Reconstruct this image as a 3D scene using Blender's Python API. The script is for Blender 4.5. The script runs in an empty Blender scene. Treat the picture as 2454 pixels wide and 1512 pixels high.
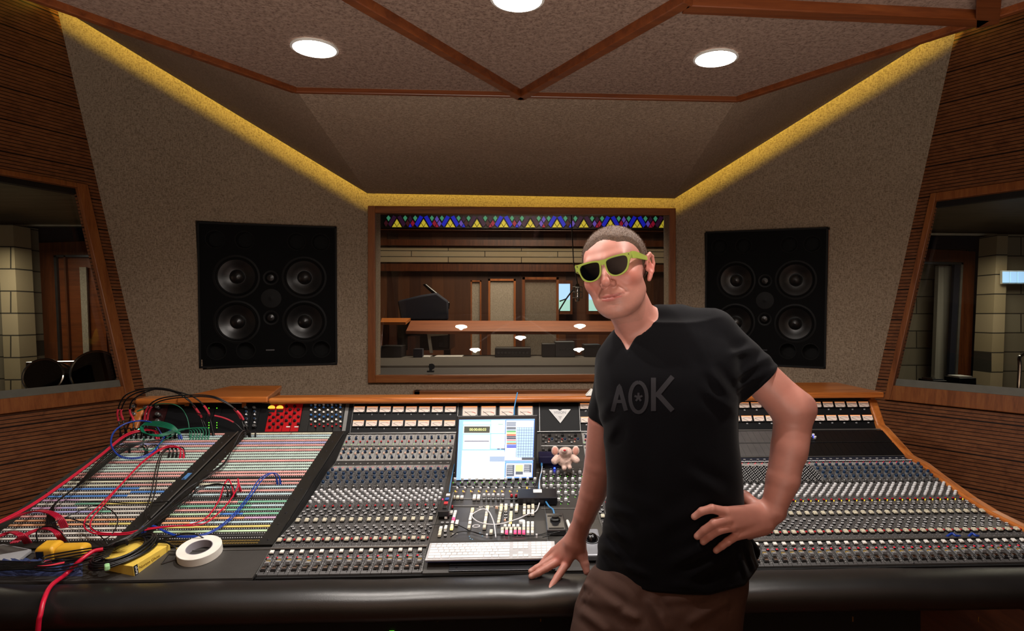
import bpy, bmesh, math, random
import numpy as np
from mathutils import Vector, Matrix
R = math.radians
random.seed(7)
scn = bpy.context.scene
COL = scn.collection

# ------------------------------------------------------------------ camera
YAW = R(2.5); CA, SA = math.cos(YAW), math.sin(YAW)
ZC = 1.58; F = 1500.0; CX = 1315.0; CY = 756.0
cd = bpy.data.cameras.new('camera'); cam = bpy.data.objects.new('camera', cd); COL.objects.link(cam)
cam.location = (0, 0, ZC); cam.rotation_euler = (R(90), 0, -YAW)
cd.sensor_width = 36; cd.lens = F / 2454 * 36; cd.shift_x = -(CX - 1227) / 2454; cd.clip_start = .05; cd.clip_end = 60
scn.camera = cam

# ------------------------------------------------------------------ exposure, world
scn.view_settings.view_transform = 'Standard'; scn.view_settings.look = 'None'
scn.view_settings.exposure = 0.0; scn.view_settings.gamma = 1.0
scn.view_settings.use_curve_mapping = False
w = bpy.data.worlds.new('world'); scn.world = w; w.use_nodes = True
w.node_tree.nodes['Background'].inputs[0].default_value = (.012, .011, .010, 1)
w.node_tree.nodes['Background'].inputs[1].default_value = 1.0

HC = 2.50          # height of the suspended ceiling
LAMP_W = 34.0      # watts of each recessed downlight
FILL_W = 135.0  # watts of the added fill lamps behind the camera

def cw(px, py, d):
    """point of the room seen at that pixel, d metres in front of the camera"""
    xc = (px - CX) / F * d
    return Vector((xc * CA + d * SA, -xc * SA + d * CA, ZC + (CY - py) / F * d))
def ray(px, py): return (cw(px, py, 1.0) - Vector((0, 0, ZC)))
def onplane(px, py, p0, n):
    r = ray(px, py); o = Vector((0, 0, ZC)); return o + r * ((Vector(p0) - o).dot(n) / r.dot(n))
def onY(px, py, Y): return onplane(px, py, (0, Y, 0), Vector((0, 1, 0)))
def onZ(px, py, Z): return onplane(px, py, (0, 0, Z), Vector((0, 0, 1)))
def onX(px, py, X): return onplane(px, py, (X, 0, 0), Vector((1, 0, 0)))

def lamp(name, kind, loc, energy, color=(1, .86, .7), size=.15, rot=None, spot=None, blend=.6, size_y=None):
    l = bpy.data.lights.new(name, kind); o = bpy.data.objects.new(name, l); COL.objects.link(o)
    o.location = loc; l.energy = energy; l.color = color
    if kind == 'AREA':
        l.size = size
        if size_y: l.shape = 'RECTANGLE'; l.size_y = size_y
    else: l.shadow_soft_size = size
    if spot: l.spot_size = R(spot); l.spot_blend = blend
    if rot: o.rotation_euler = rot
    return o

# recessed downlights: three in the photograph, the rest in the ceiling behind the camera
LIGHT_XY = []
for px, py in ((754, 113), (1715, 137), (1240, -6)):
    p = onZ(px, py, HC); LIGHT_XY.append((p.x, p.y, HC))
LIGHT_XY += [(-.60, 1.37, HC), (.75, 1.37, HC)]
for i, (x, y, z) in enumerate(LIGHT_XY):
    lamp('downlight_lamp', 'SPOT', (x, y, z - .02), LAMP_W, (1, .93, .87), .025, (0, 0, 0), 172, .6)
# two added area lamps behind the camera, unseen fill for the room
lamp('rear_fill_up', 'AREA', (0, -1.0, .95), FILL_W, (1, .9, .8), 2.0, (R(180), 0, 0))
lamp('rear_fill_back', 'AREA', (0, -1.7, 1.9), FILL_W * .35, (1, .9, .8), 1.8, (R(-105), 0, 0))
# live room and booths beyond the glass
lamp('live_room_lamp', 'AREA', (0, 7.2, 3.4), 85, (1, .84, .62), 1.6, (0, 0, 0))
lamp('left_booth_lamp', 'AREA', (-4.3, 5.3, 2.2), 9, (1, .9, .68), .6, (0, 0, 0))
lamp('right_booth_lamp', 'AREA', (4.4, 5.6, 2.2), 9, (1, .9, .68), .6, (0, 0, 0))

# ------------------------------------------------------------------ materials
def lin(h):
    if isinstance(h, str):
        h = h.lstrip('#'); c = [int(h[i:i + 2], 16) / 255 for i in (0, 2, 4)]
        return tuple(x / 12.92 if x <= .04045 else ((x + .055) / 1.055) ** 2.4 for x in c) + (1,)
    return tuple(h[:3]) + (1,)
class NT:
    def __init__(s, name):
        s.m = bpy.data.materials.new(name); s.m.use_nodes = True; s.t = s.m.node_tree
        s.n = s.t.nodes; s.b = s.n['Principled BSDF']
    def new(s, k, **kw):
        n = s.n.new(k)
        for a, v in kw.items(): setattr(n, a, v)
        return n
    def link(s, a, b): s.t.links.new(a, b)
    def coord(s, kind='Object', scale=(1, 1, 1), rot=(0, 0, 0)):
        tc = s.new('ShaderNodeTexCoord'); mp = s.new('ShaderNodeMapping')
        mp.inputs['Scale'].default_value = scale; mp.inputs['Rotation'].default_value = rot
        s.link(tc.outputs[kind], mp.inputs[0]); return mp.outputs[0]
    def noise(s, vec, scale, detail=3, rough=.5, dist=0):
        n = s.new('ShaderNodeTexNoise'); n.inputs['Scale'].default_value = scale
        n.inputs['Detail'].default_value = detail; n.inputs['Roughness'].default_value = rough; n.inputs['Distortion'].default_value = dist
        if vec is not None: s.link(vec, n.inputs['Vector'])
        return n.outputs['Fac']
    def ramp(s, fac, stops):
        r = s.new('ShaderNodeValToRGB'); e = r.color_ramp.elements
        while len(e) > 1: e.remove(e[-1])
        e[0].position, e[0].color = stops[0][0], lin(stops[0][1])
        for p, c in stops[1:]:
            q = e.new(p); q.color = lin(c)
        s.link(fac, r.inputs[0]); return r.outputs[0]
    def math(s, op, a, b=None):
        n = s.new('ShaderNodeMath', operation=op)
        for i, v in enumerate((a, b)):
            if v is None: continue
            if isinstance(v, (int, float)): n.inputs[i].default_value = v
            else: s.link(v, n.inputs[i])
        return n.outputs[0]
    def bump(s, h, strength=.3, dist=.002):
        b = s.new('ShaderNodeBump'); b.inputs['Strength'].default_value = strength; b.inputs['Distance'].default_value = dist
        s.link(h, b.inputs['Height']); s.link(b.outputs[0], s.b.inputs['Normal'])
    def color(s, sock): s.link(sock, s.b.inputs['Base Color'])
def pm(name, col, rough=.5, metal=0, emit=None, es=0, var=.08, bump=0, bscale=300, spec=.5, coat=0, alpha=None, trans=0):
    """plain procedural material: a base colour with a little noise variation"""
    t = NT(name); b = t.b; c = lin(col)
    b.inputs['Roughness'].default_value = rough; b.inputs['Metallic'].default_value = metal
    b.inputs['Specular IOR Level'].default_value = spec; b.inputs['Coat Weight'].default_value = coat
    if emit: b.inputs['Emission Color'].default_value = lin(emit); b.inputs['Emission Strength'].default_value = es
    if trans: b.inputs['Transmission Weight'].default_value = trans
    v = t.coord()
    n = t.noise(v, 18, 2)
    lo = tuple(x * (1 - var) for x in c[:3]); hi = tuple(min(1, x * (1 + var)) for x in c[:3])
    t.color(t.ramp(n, [(.3, lo), (.7, hi)]))
    if bump: t.bump(t.noise(v, bscale, 2), bump)
    return t.m
def fabric(name, c1, c2, sc=1.0, bump=.5):
    t = NT(name); v = t.coord()
    a = t.noise(t.coord(scale=(1, 1, .35)), 150 * sc, 3, .6); b = t.noise(t.coord(scale=(.4, .4, 1)), 170 * sc, 3, .6)
    m = t.math('MAXIMUM', a, b); g = t.noise(v, 1.4, 3)
    f = t.math('ADD', t.math('MULTIPLY', m, 1.0), t.math('MULTIPLY', t.math('SUBTRACT', g, .5), .12))
    t.color(t.ramp(f, [(.40, c1), (.62, c2)]))
    t.b.inputs['Roughness'].default_value = .95; t.b.inputs['Specular IOR Level'].default_value = .15
    t.bump(m, bump, .003); return t.m
def wood(name, dark, mid, light, axis=0, rough=.35, scale=1.0, grooves=None, spec=.5):
    """wood with grain along an axis; grooves = (pitch, axis) cuts thin slots"""
    t = NT(name); sc = [9 * scale] * 3; sc[axis] = .55 * scale
    v = t.coord(scale=sc)
    n = t.noise(v, 3.2, 6, .6, .8); g = t.noise(t.coord(scale=[q * 9 for q in sc]), 3, 2)
    f = t.math('ADD', t.math('MULTIPLY', n, .8), t.math('MULTIPLY', g, .2))
    colr = t.ramp(f, [(.28, dark), (.5, mid), (.72, light)])
    t.b.inputs['Roughness'].default_value = rough; t.b.inputs['Specular IOR Level'].default_value = spec
    if grooves:
        sp = t.new('ShaderNodeSeparateXYZ'); tc = t.new('ShaderNodeTexCoord'); t.link(tc.outputs['Object'], sp.inputs[0])
        z = t.math('DIVIDE', sp.outputs[grooves[1]], grooves[0]); fr = t.math('FRACT', z)
        cut = t.math('LESS_THAN', fr, .2)
        z8 = t.math('FRACT', t.math('DIVIDE', sp.outputs[grooves[1]], grooves[0] * 9)); big = t.math('LESS_THAN', z8, .045)
        fl = t.math('FLOOR', t.math('DIVIDE', sp.outputs[grooves[1]], grooves[0] * 9))
        wn = t.new('ShaderNodeTexWhiteNoise', noise_dimensions='1D'); t.link(fl, wn.inputs['W'])
        cut = t.math('MAXIMUM', cut, big)
        mx = t.new('ShaderNodeMix', data_type='RGBA'); t.link(cut, mx.inputs[0]); t.link(colr, mx.inputs[6]); mx.inputs[7].default_value = lin('#1c0d06')
        t.color(mx.outputs[2]); t.bump(t.math('SUBTRACT', 1.0, cut), .9, .004)
        return t.m
    t.color(colr); t.bump(f, .08, .001); return t.m
def glass(name, tint=(1, 1, 1), rough=0.0, ior=1.5):
    """thin architectural pane: clear transmission with a Fresnel reflection"""
    t = NT(name); t.n.remove(t.b)
    tr = t.new('ShaderNodeBsdfTransparent'); tr.inputs[0].default_value = tuple(tint) + (1,)
    gl = t.new('ShaderNodeBsdfGlossy'); gl.inputs['Roughness'].default_value = rough
    fr = t.new('ShaderNodeFresnel'); fr.inputs[0].default_value = ior; mx = t.new('ShaderNodeMixShader')
    t.link(fr.outputs[0], mx.inputs[0]); t.link(tr.outputs[0], mx.inputs[1]); t.link(gl.outputs[0], mx.inputs[2])
    t.link(mx.outputs[0], t.n['Material Output'].inputs[0]); return t.m
def emis(name, col, s):
    return pm(name, col, .5, emit=col, es=s, var=.0)

M = dict(
    fabric=fabric('acoustic_fabric_lit', '#7e6d5a', '#b09c86', 1),  # same cloth as the ceiling, lightened to paint in the light on the walls
    ceilfab2=fabric('soffit_fabric_lit', '#83705f', '#b39d88', 1),  # same cloth again, bounce light on the soffit put into a paler colour
    ceilfab=fabric('ceiling_fabric', '#6d574c', '#9a8172', .8),
    beam=wood('cherry_beam', '#4a220f', '#6e3718', '#824520', 0),
    trimv=wood('cherry_trim_vertical', '#683717', '#90532a', '#a56836', 2),
    trimh=wood('cherry_trim', '#683717', '#90532a', '#a56836', 0),
    slat=wood('slotted_wall_wood', '#5a321c', '#804e2e', '#935f3a', 1, .45, grooves=(.0215, 2), spec=.3),
    top=wood('cherry_top', '#7a3d16', '#b4682f', '#cd8243', 0, .28),
    floorw=wood('floor_boards', '#2a120a', '#4a2413', '#5f321c', 1, .35),
    black=pm('black_paint', '#0d0d0e', .45), matte=pm('matte_black', '#070708', .8),
    panel=pm('charcoal_panel', '#454341', .42, .25, bump=.1, bscale=500), panel2=pm('dark_grey_panel', '#2a2927', .4, .3),
    alu=pm('brushed_aluminium', '#8f8f8d', .35, .8), chrome=pm('chrome', '#d8d8da', .15, 1), gunm=pm('gunmetal', '#55565a', .3, .85),
    stripm=pm('console_strip_grey', '#5a5959', .4, .35, bump=.08, bscale=700),
    white=pm('white_plastic', '#e8e6e0', .4), cream=pm('cream_plastic', '#d8d2bd', .45), grey=pm('grey_plastic', '#8f9093', .4),
    red=pm('red_plastic', '#c8202c', .35), blue=pm('blue_plastic', '#1d4f9c', .35), navy=pm('navy_cap', '#1a3352', .35),
    yellow=pm('yellow_plastic', '#e2b72f', .4), peach=pm('peach_cap', '#dcb39e', .4), lgrey=pm('light_grey_cap', '#dcdde0', .35),
    leather=pm('black_leather', '#161515', .36, spec=.8, bump=.1, bscale=420, var=.15),
)
M['glass'] = glass('window_glass')
M['glassb'] = glass('booth_glass', (.95, .97, .95))

# ------------------------------------------------------------------ mesh helpers
WM = {}
def ident(): return Matrix.Identity(4)
def link(name, mesh, parent=None, W=None):
    o = bpy.data.objects.new(name, mesh); COL.objects.link(o); W = W or ident(); WM[o.name] = W
    if parent is not None:
        o.parent = parent; o.matrix_basis = WM[parent.name].inverted() @ W
    else: o.matrix_basis = W
    return o
def empty(name, loc, label=None, cat=None, group=None, W=None):
    o = link(name, None, None, W or Matrix.Translation(Vector(loc))); o.empty_display_size = .05
    if label: tag(o, label, cat, group)
    return o
def tag(o, label, cat=None, group=None):
    o['label'] = label
    if cat: o['category'] = cat
    if group: o['group'] = group
    return o
def struct(o): o['kind'] = 'structure'; return o
def frame(o, x, y, z=None):
    """4x4 with origin o and x, y axes (y is made square to x)"""
    x = Vector(x).normalized(); y = Vector(y); z = x.cross(y).normalized(); y = z.cross(x)
    m = Matrix((x, y, z)).transposed().to_4x4(); m.translation = Vector(o); return m
class MB:
    def __init__(s): s.v = []; s.f = []; s.mi = []; s.m = 0
    def mat(s, i): s.m = i; return s
    def add(s, vs, fs, T=None):
        b = len(s.v)
        s.v += [tuple(T @ Vector(q)) if T is not None else tuple(q) for q in vs]
        s.f += [tuple(i + b for i in f) for f in fs]; s.mi += [s.m] * len(fs); return s
    def box(s, c, d, T=None, ch=0.0):
        x, y, z = (q / 2 for q in d); cx, cy, cz = c
        if ch <= 0:
            vs = [(cx + i * x, cy + j * y, cz + k * z) for i in (-1, 1) for j in (-1, 1) for k in (-1, 1)]
            return s.add(vs, [(0, 1, 3, 2), (4, 6, 7, 5), (0, 4, 5, 1), (2, 3, 7, 6), (0, 2, 6, 4), (1, 5, 7, 3)], T)
        # chamfered on the upper edges
        e = ch; vs = []
        for (zz, q) in ((-z, 0), (z - e, 0), (z, e)):
            vs += [(cx - x + q, cy - y + q, cz + zz), (cx + x - q, cy - y + q, cz + zz), (cx + x - q, cy + y - q, cz + zz), (cx - x + q, cy + y - q, cz + zz)]
        fs = [(3, 2, 1, 0), (8, 9, 10, 11)]
        for r in (0, 4):
            for i in range(4): j = (i + 1) % 4; fs.append((r + i, r + j, r + 4 + j, r + 4 + i))
        return s.add(vs, fs, T)
    def lathe(s, prof, n=16, T=None, cap=True):
        """prof: list of (r, z) turned about z"""
        vs = []; fs = []
        for r, z in prof:
            for i in range(n):
                a = 2 * math.pi * i / n; vs.append((r * math.cos(a), r * math.sin(a), z))
        for k in range(len(prof) - 1):
            for i in range(n):
                j = (i + 1) % n; fs.append((k * n + i, k * n + j, (k + 1) * n + j, (k + 1) * n + i))
        if cap:
            fs.append(tuple(range(n))[::-1]); fs.append(tuple((len(prof) - 1) * n + i for i in range(n)))
        return s.add(vs, fs, T)
    def tube(s, pts, r, n=8, cap=True, T=None):
        pts = [Vector(p) for p in pts]; m = len(pts); rs = r if hasattr(r, '__len__') else [r] * m
        t0 = (pts[1] - pts[0]).normalized(); up = Vector((0, 0, 1)) if abs(t0.z) < .9 else Vector((1, 0, 0))
        x = t0.cross(up).normalized(); vs = []; fs = []
        for i, p in enumerate(pts):
            t = (pts[min(i + 1, m - 1)] - pts[max(i - 1, 0)]).normalized()
            x = (x - t * x.dot(t)); x = x.normalized() if x.length > 1e-6 else t.orthogonal().normalized(); y = t.cross(x)
            for k in range(n):
                a = 2 * math.pi * k / n; vs.append(p + (x * math.cos(a) + y * math.sin(a)) * rs[i])
        for i in range(m - 1):
            for k in range(n):
                j = (k + 1) % n; fs.append((i * n + k, i * n + j, (i + 1) * n + j, (i + 1) * n + k))
        if cap: fs.append(tuple(range(n))[::-1]); fs.append(tuple((m - 1) * n + k for k in range(n)))
        return s.add(vs, fs, T)
    def prism(s, poly, h, T=None):
        """polygon (x, y) list extruded from z=0 to h"""
        n = len(poly); a = sum(poly[i][0] * poly[(i + 1) % n][1] - poly[(i + 1) % n][0] * poly[i][1] for i in range(n))
        if a < 0: poly = poly[::-1]
        vs = [(x, y, 0) for x, y in poly] + [(x, y, h) for x, y in poly]
        fs = [tuple(range(n))[::-1], tuple(range(n, 2 * n))] + [(i, (i + 1) % n, n + (i + 1) % n, n + i) for i in range(n)]
        return s.add(vs, fs, T)
    def slab(s, pts, n, th):
        """planar polygon of world points thickened by th along n"""
        k = len(pts); pts = [Vector(p) for p in pts]; n = Vector(n).normalized()
        vs = pts + [p + n * th for p in pts]
        fs = [tuple(range(k)), tuple(range(k, 2 * k))[::-1]] + [(i, k + i, k + (i + 1) % k, (i + 1) % k) for i in range(k)]
        return s.add(vs, fs)
    def beam(s, a, b, up, wd, ht):
        """rectangular bar from a to b; up = height direction"""
        a, b = Vector(a), Vector(b); t = (b - a).normalized(); up = Vector(up); x = t.cross(up).normalized(); u = x.cross(t)
        vs = []
        for p in (a, b):
            for i, j in ((-1, -1), (1, -1), (1, 1), (-1, 1)): vs.append(p + x * wd / 2 * i + u * ht / 2 * j)
        return s.add(vs, [(3, 2, 1, 0), (4, 5, 6, 7), (0, 1, 5, 4), (1, 2, 6, 5), (2, 3, 7, 6), (3, 0, 4, 7)])
    def sphere(s, c, r, T=None, n=16, m=10):
        if not hasattr(r, '__len__'): r = (r, r, r)
        vs = []; fs = []
        for j in range(m + 1):
            ph = math.pi * j / m
            for i in range(n):
                a = 2 * math.pi * i / n; vs.append((c[0] + r[0] * math.sin(ph) * math.cos(a), c[1] + r[1] * math.sin(ph) * math.sin(a), c[2] + r[2] * math.cos(ph)))
        for j in range(m):
            for i in range(n):
                k = (i + 1) % n; fs.append((j * n + i, (j + 1) * n + i, (j + 1) * n + k, j * n + k))
        return s.add(vs, fs, T)
    def mesh(s, name, mats, smooth=35, fix=True):
        me = bpy.data.meshes.new(name); me.from_pydata(s.v, [], s.f)
        for m in (mats if isinstance(mats, (list, tuple)) else [mats]): me.materials.append(M[m] if isinstance(m, str) else m)
        me.polygons.foreach_set('material_index', s.mi)
        if fix:
            bm = bmesh.new(); bm.from_mesh(me); bmesh.ops.recalc_face_normals(bm, faces=bm.faces); bm.to_mesh(me); bm.free()
        if smooth:
            me.polygons.foreach_set('use_smooth', [True] * len(me.polygons)); me.set_sharp_from_angle(angle=R(smooth))
        me.update(); return me
    def build(s, name, mats, parent=None, W=None, smooth=35, bevel=0, seg=2):
        me = s.mesh(name, mats, smooth); o = link(name, me, parent)
        if W is not None: raise ValueError
        if bevel:
            b = o.modifiers.new('bevel', 'BEVEL'); b.width = bevel; b.segments = seg; b.limit_method = 'ANGLE'; b.angle_limit = R(40)
        return o
def base_of(pts):
    v = Vector((0, 0, 0))
    for p in pts: v += Vector(p)
    return v / len(pts)
def spline(ctrl, n=8):
    """Catmull-Rom through control points"""
    P = [Vector(p) for p in ctrl]; P = [P[0] * 2 - P[1]] + P + [P[-1] * 2 - P[-2]]; out = []
    for i in range(1, len(P) - 2):
        for k in range(n):
            t = k / n; a, b, c, d = P[i - 1:i + 3]
            out.append(.5 * ((2 * b) + (c - a) * t + (2 * a - 5 * b + 4 * c - d) * t * t + (3 * b - a - 3 * c + d) * t ** 3))
    return out + [P[-2]]
def text_mb(txt, size, T, depth=.0004, align='CENTER'):
    c = bpy.data.curves.new('t', 'FONT'); c.body = txt; c.size = size; c.align_x = align; c.align_y = 'CENTER'; c.extrude = depth; c.resolution_u = 3
    o = bpy.data.objects.new('t', c); me = o.to_mesh()
    vs = [T @ v.co for v in me.vertices]; fs = [tuple(p.vertices) for p in me.polygons]
    o.to_mesh_clear(); bpy.data.objects.remove(o); bpy.data.curves.remove(c); return vs, fs
# ================================================================== ROOM SHELL
YW = 4.6; UP = Vector((0, 0, 1))
LI = onY(883, 700, YW); RI = onY(1617, 700, YW)
dL = Vector((-1, -.263, 0)).normalized(); nL = Vector((-dL.y, dL.x, 0)); nL = nL if nL.y < 0 else -nL
dR = Vector((1, -.52, 0)).normalized(); nR = Vector((-dR.y, dR.x, 0)); nR = nR if nR.y < 0 else -nR
def wl(px, py): return onplane(px, py, LI, nL)
def wr(px, py): return onplane(px, py, RI, nR)
# corner lines between the fabric walls and the slotted wooden side walls
CL0, CL1 = wl(350, 950), wl(137, 20); CR0, CR1 = wr(2098, 930), wr(2294, 60)
def along(a, b, z): return a + (b - a) * ((z - a.z) / (b.z - a.z))
# -- front wall with the window opening
WO = [onY(884, 497, YW), onY(1617, 509, YW), onY(1617, 912, YW), onY(884, 912, YW)]
wx0, wx1 = LI.x, RI.x; wz0, wz1 = WO[3].z + .03, WO[0].z - .02
ox0, ox1 = onY(900, 700, YW).x, onY(1603, 700, YW).x
FB = 2.85
SPL = [(468, 528), (806, 549), (809, 869), (486, 886)]; SPR = [(1688, 558), (1989, 544), (1975, 884), (1695, 868)]
def plate(loops, T, z=0, th=.002, m=None):
    c = bpy.data.curves.new('t', 'CURVE'); c.dimensions = '2D'; c.fill_mode = 'BOTH'; c.extrude = th / 2
    for k, pts in enumerate(loops):
        a = sum(pts[i][0] * pts[(i + 1) % len(pts)][1] - pts[(i + 1) % len(pts)][0] * pts[i][1] for i in range(len(pts)))
        if (a < 0) == (k == 0): pts = pts[::-1]
        sp = c.splines.new('POLY'); sp.points.add(len(pts) - 1); sp.use_cyclic_u = True
        for q, p in zip(sp.points, pts): q.co = (p[0], p[1], 0, 1)
    o = bpy.data.objects.new('t', c); me = o.to_mesh(); m = m or MB()
    m.add([(v.co.x, v.co.y, v.co.z + z) for v in me.vertices], [tuple(p.vertices) for p in me.polygons], T)
    o.to_mesh_clear(); bpy.data.objects.remove(o); bpy.data.curves.remove(c); return m
b = MB()
for (x0, x1, z0, z1) in ((wx0, wx1, 0, wz0), (wx0, wx1, wz1, FB)):
    b.slab([(x0, YW, z0), (x1, YW, z0), (x1, YW, z1), (x0, YW, z1)], (0, 1, 0), .02)
for (x0, x1) in ((wx0, ox0), (ox1, wx1)):
    b.slab([(x0, YW, wz0), (x1, YW, wz0), (x1, YW, wz1), (x0, YW, wz1)], (0, 1, 0), .16)
struct(b.build('wall_front', 'fabric', smooth=0))
for nm, I, C0, C1, n in (('wall_left_front', LI, CL0, CL1, nL), ('wall_right_front', RI, CR0, CR1, nR)):
    g = .35
    pts = [Vector((I.x, I.y, 0)), Vector((I.x, I.y, FB)), along(C0, C1, C1.z + g), along(C0, C1, 0)]
    onw, quad = (wl, SPL) if nm == 'wall_left_front' else (wr, SPR)
    T = frame(I, n.cross(UP) * -1, UP); Ti = T.inverted()
    hole = [onw(*p) for p in quad]
    b = plate([[(Ti @ p).to_2d() for p in pts], [(Ti @ p).to_2d() for p in hole]], T, -.075, .15)
    struct(b.build(nm, 'fabric', smooth=0))
# -- slotted wooden side walls, in their own planes
uL = Vector((-math.sin(R(25)), -math.cos(R(25)), 0)); uR = Vector((math.sin(R(34)), -math.cos(R(34)), 0))
def side(tagn, C0, C1, u, px_in_top, px_in_bot, px_out_top, px_out_bot, top_line, bot_line, sgn):
    v = (C1 - C0).normalized(); n = u.cross(v).normalized(); n = n if n.x * sgn < 0 else -n
    def on(p): return onplane(p[0], p[1], C0, n)
    M3 = Matrix((u, v, n)).transposed().inverted()
    def uv(p): q = M3 @ (p - C0); return q.x, q.y
    def P(a, c): return C0 + u * a + v * c
    ui = (uv(on(px_in_top))[0] + uv(on(px_in_bot))[0]) / 2          # opening side
    uo = (uv(on(px_out_top))[0] + uv(on(px_out_bot))[0]) / 2        # outer side of the post
    vt = uv(on(px_in_top))[1]; vb = uv(on(px_in_bot))[1]
    vto = uv(on(top_line))[1]; vbo = uv(on(bot_line))[1]
    U1 = 4.6; vlo = (0 - C0.z) / v.z; vhi = (C1 - C0).length + .5
    w = MB()
    for (a0, a1, c0, c1) in ((0, ui, vlo, vhi), (ui, U1, vlo, vb), (ui, U1, vt, vhi)):
        w.slab([P(a0, c0), P(a1, c0), P(a1, c1), P(a0, c1)], -n, .02)
    struct(w.build('wall_' + tagn, 'slat', smooth=0))
    fr = MB(); th = .03
    fr.slab([P(uo, vbo), P(ui, vbo), P(ui, vto), P(uo, vto)], n, th)
    fr.slab([P(ui, vt), P(U1, vt), P(U1, vto), P(ui, vto)], n, th)
    fr.slab([P(ui, vbo), P(U1, vbo), P(U1, vb), P(ui, vb)], n, th)
    root = struct(fr.build('window_' + ('2' if sgn < 0 else '3'), 'trimv', smooth=0, bevel=.004))
    # lining of the recess, sill and pane
    ln = MB(); dp = .12
    ln.slab([P(ui, vb), P(U1, vb), P(U1, vb + .045), P(ui, vb + .045)], -n, .028)
    ln.build('window_sill', M['sillg'], root, smooth=0)
    ln = MB()
    ln.slab([P(ui, vt - .035), P(U1, vt - .035), P(U1, vt), P(ui, vt)], -n, .028)
    ln.build('window_lining', 'black', root, smooth=0)
    g = MB(); e = .03; k = .02
    g.add([P(ui, vb) - n * e, P(U1, vb) - n * e, P(U1, vt) - n * (e + k), P(ui, vt) - n * (e + k)], [(0, 1, 2, 3)])
    g.build('window_pane', 'glassb', root, smooth=0)
    return P, n
M['carpet_dark'] = pm('dark_lining', '#2a2420', .8); M['sillg'] = pm('grey_sill', '#6b6a60', .5)
PL, nSL = side('left', CL0, CL1, uL, (175, 451), (294, 926), (199, 437), (318, 930), (0, 408), (0, 993), -1)
PR, nSR = side('right', CR0, CR1, uR, (2242, 484), (2148, 924), (2226, 468), (2136, 935), (2454, 434), (2454, 992), 1)

# -- soffit above the front walls with its light cove
A0, A1, A2, A3 = onZ(-330, -150, HC), onZ(705, 208, HC), onZ(1770, 230, HC), onZ(2800, -110, HC)
TL0, TL1 = wl(883, 468), along(CL0, CL1, CL1.z); TR0, TR1 = wr(1617, 480), along(CR0, CR1, CR1.z)
# the cove edge follows these three wall lines
lines = [(TL1, onY(883, 468, YW), nL, 'left'), (onY(883, 468, YW), onY(1617, 480, YW), Vector((0, -1, 0)), 'front'), (onY(1617, 480, YW), TR1, nR, 'right')]
g0, g1 = .07, .16     # distance of the lip from the wall, of the soffit foot from the wall
bs = Vector((0, 0, 0))
J = [TL1, onY(883, 468, YW), onY(1617, 480, YW), TR1]
N = [nL, (nL + Vector((0, -1, 0))).normalized(), (nR + Vector((0, -1, 0))).normalized(), nR]
def sc(i, g): return g / max(.5, N[i].dot((nL, Vector((0, -1, 0)), Vector((0, -1, 0)), nR)[i]))
lipw = [J[i] + N[i] * sc(i, g0) for i in range(4)]; lipr = [J[i] + N[i] * sc(i, g1) for i in range(4)]
b = MB()
for i in range(3):
    a, c = lipw[i], lipw[i + 1]; d_, e = lipr[i + 1], lipr[i]; t = Vector((0, 0, .012))
    b.add([a, c, d_, e, a + t, c + t, d_ + t, e + t], [(0, 1, 2, 3), (7, 6, 5, 4), (0, 4, 5, 1), (2, 6, 7, 3)])
struct(b.build('trim_1', 'fabric', smooth=0))
b = MB()
AA = [A0, A1, A2, A3]
for i in range(3):
    a, c = lipr[i], lipr[i + 1]; d_, e = AA[i + 1], AA[i]; t = Vector((0, .02, .02))
    b.add([a, c, d_, e, a + t, c + t, d_ + t, e + t], [(0, 1, 2), (0, 2, 3), (4, 6, 5), (4, 7, 6), (0, 4, 5, 1), (2, 6, 7, 3)] if i < 2 else [(0, 1, 3), (1, 2, 3), (4, 7, 5), (5, 7, 6), (0, 4, 5, 1), (2, 6, 7, 3)])
struct(b.build('ceiling_soffit', 'ceilfab2' if 'ceilfab2' in M else 'fabric', smooth=0))
# light strips lying on the cove shelf
M['led'] = emis('warm_light_strip', '#ffdc4e', 20)
for i in range(3):
    s = MB(); a = J[i] + N[i] * sc(i, .13) + Vector((0, 0, .12)); c = J[i + 1] + N[i + 1] * sc(i + 1, .13) + Vector((0, 0, .12))
    t = (c - a).normalized()
    s.beam(a, c, UP, .02, .02)
    o = s.build('light_strip', 'led', smooth=0)
    tag(o, ['amber light strip hidden in the cove above the left loudspeaker wall', 'amber light strip hidden in the cove above the middle window', 'amber light strip hidden in the cove above the right loudspeaker wall'][i], 'light strip')
# -- suspended ceiling, behind it closed to the side walls
b = MB()
b.slab([A0, A1, A2, A3, Vector((5.5, -3.2, HC)), Vector((-5.5, -3.2, HC))], (0, 0, 1), .06)
struct(b.build('ceiling', 'ceilfab', smooth=0))
b = MB(); b.slab([(-6, -3.3, 3.9), (6, -3.3, 3.9), (6, YW + .2, 3.9), (-6, YW + .2, 3.9)], (0, 0, 1), .05)
struct(b.build('ceiling_upper', 'matte', smooth=0))
b = MB(); b.slab([(-5, -3.2, 0), (5, -3.2, 0), (5, -3.2, 3.9), (-5, -3.2, 3.9)], (0, -1, 0), .1); struct(b.build('wall_back', 'fabric', smooth=0))
b = MB(); b.slab([(-7, -3.3, 0), (7, -3.3, 0), (7, 12, 0), (-7, 12, 0)], (0, 0, -1), .1); struct(b.build('floor', 'floorw', smooth=0))
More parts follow.
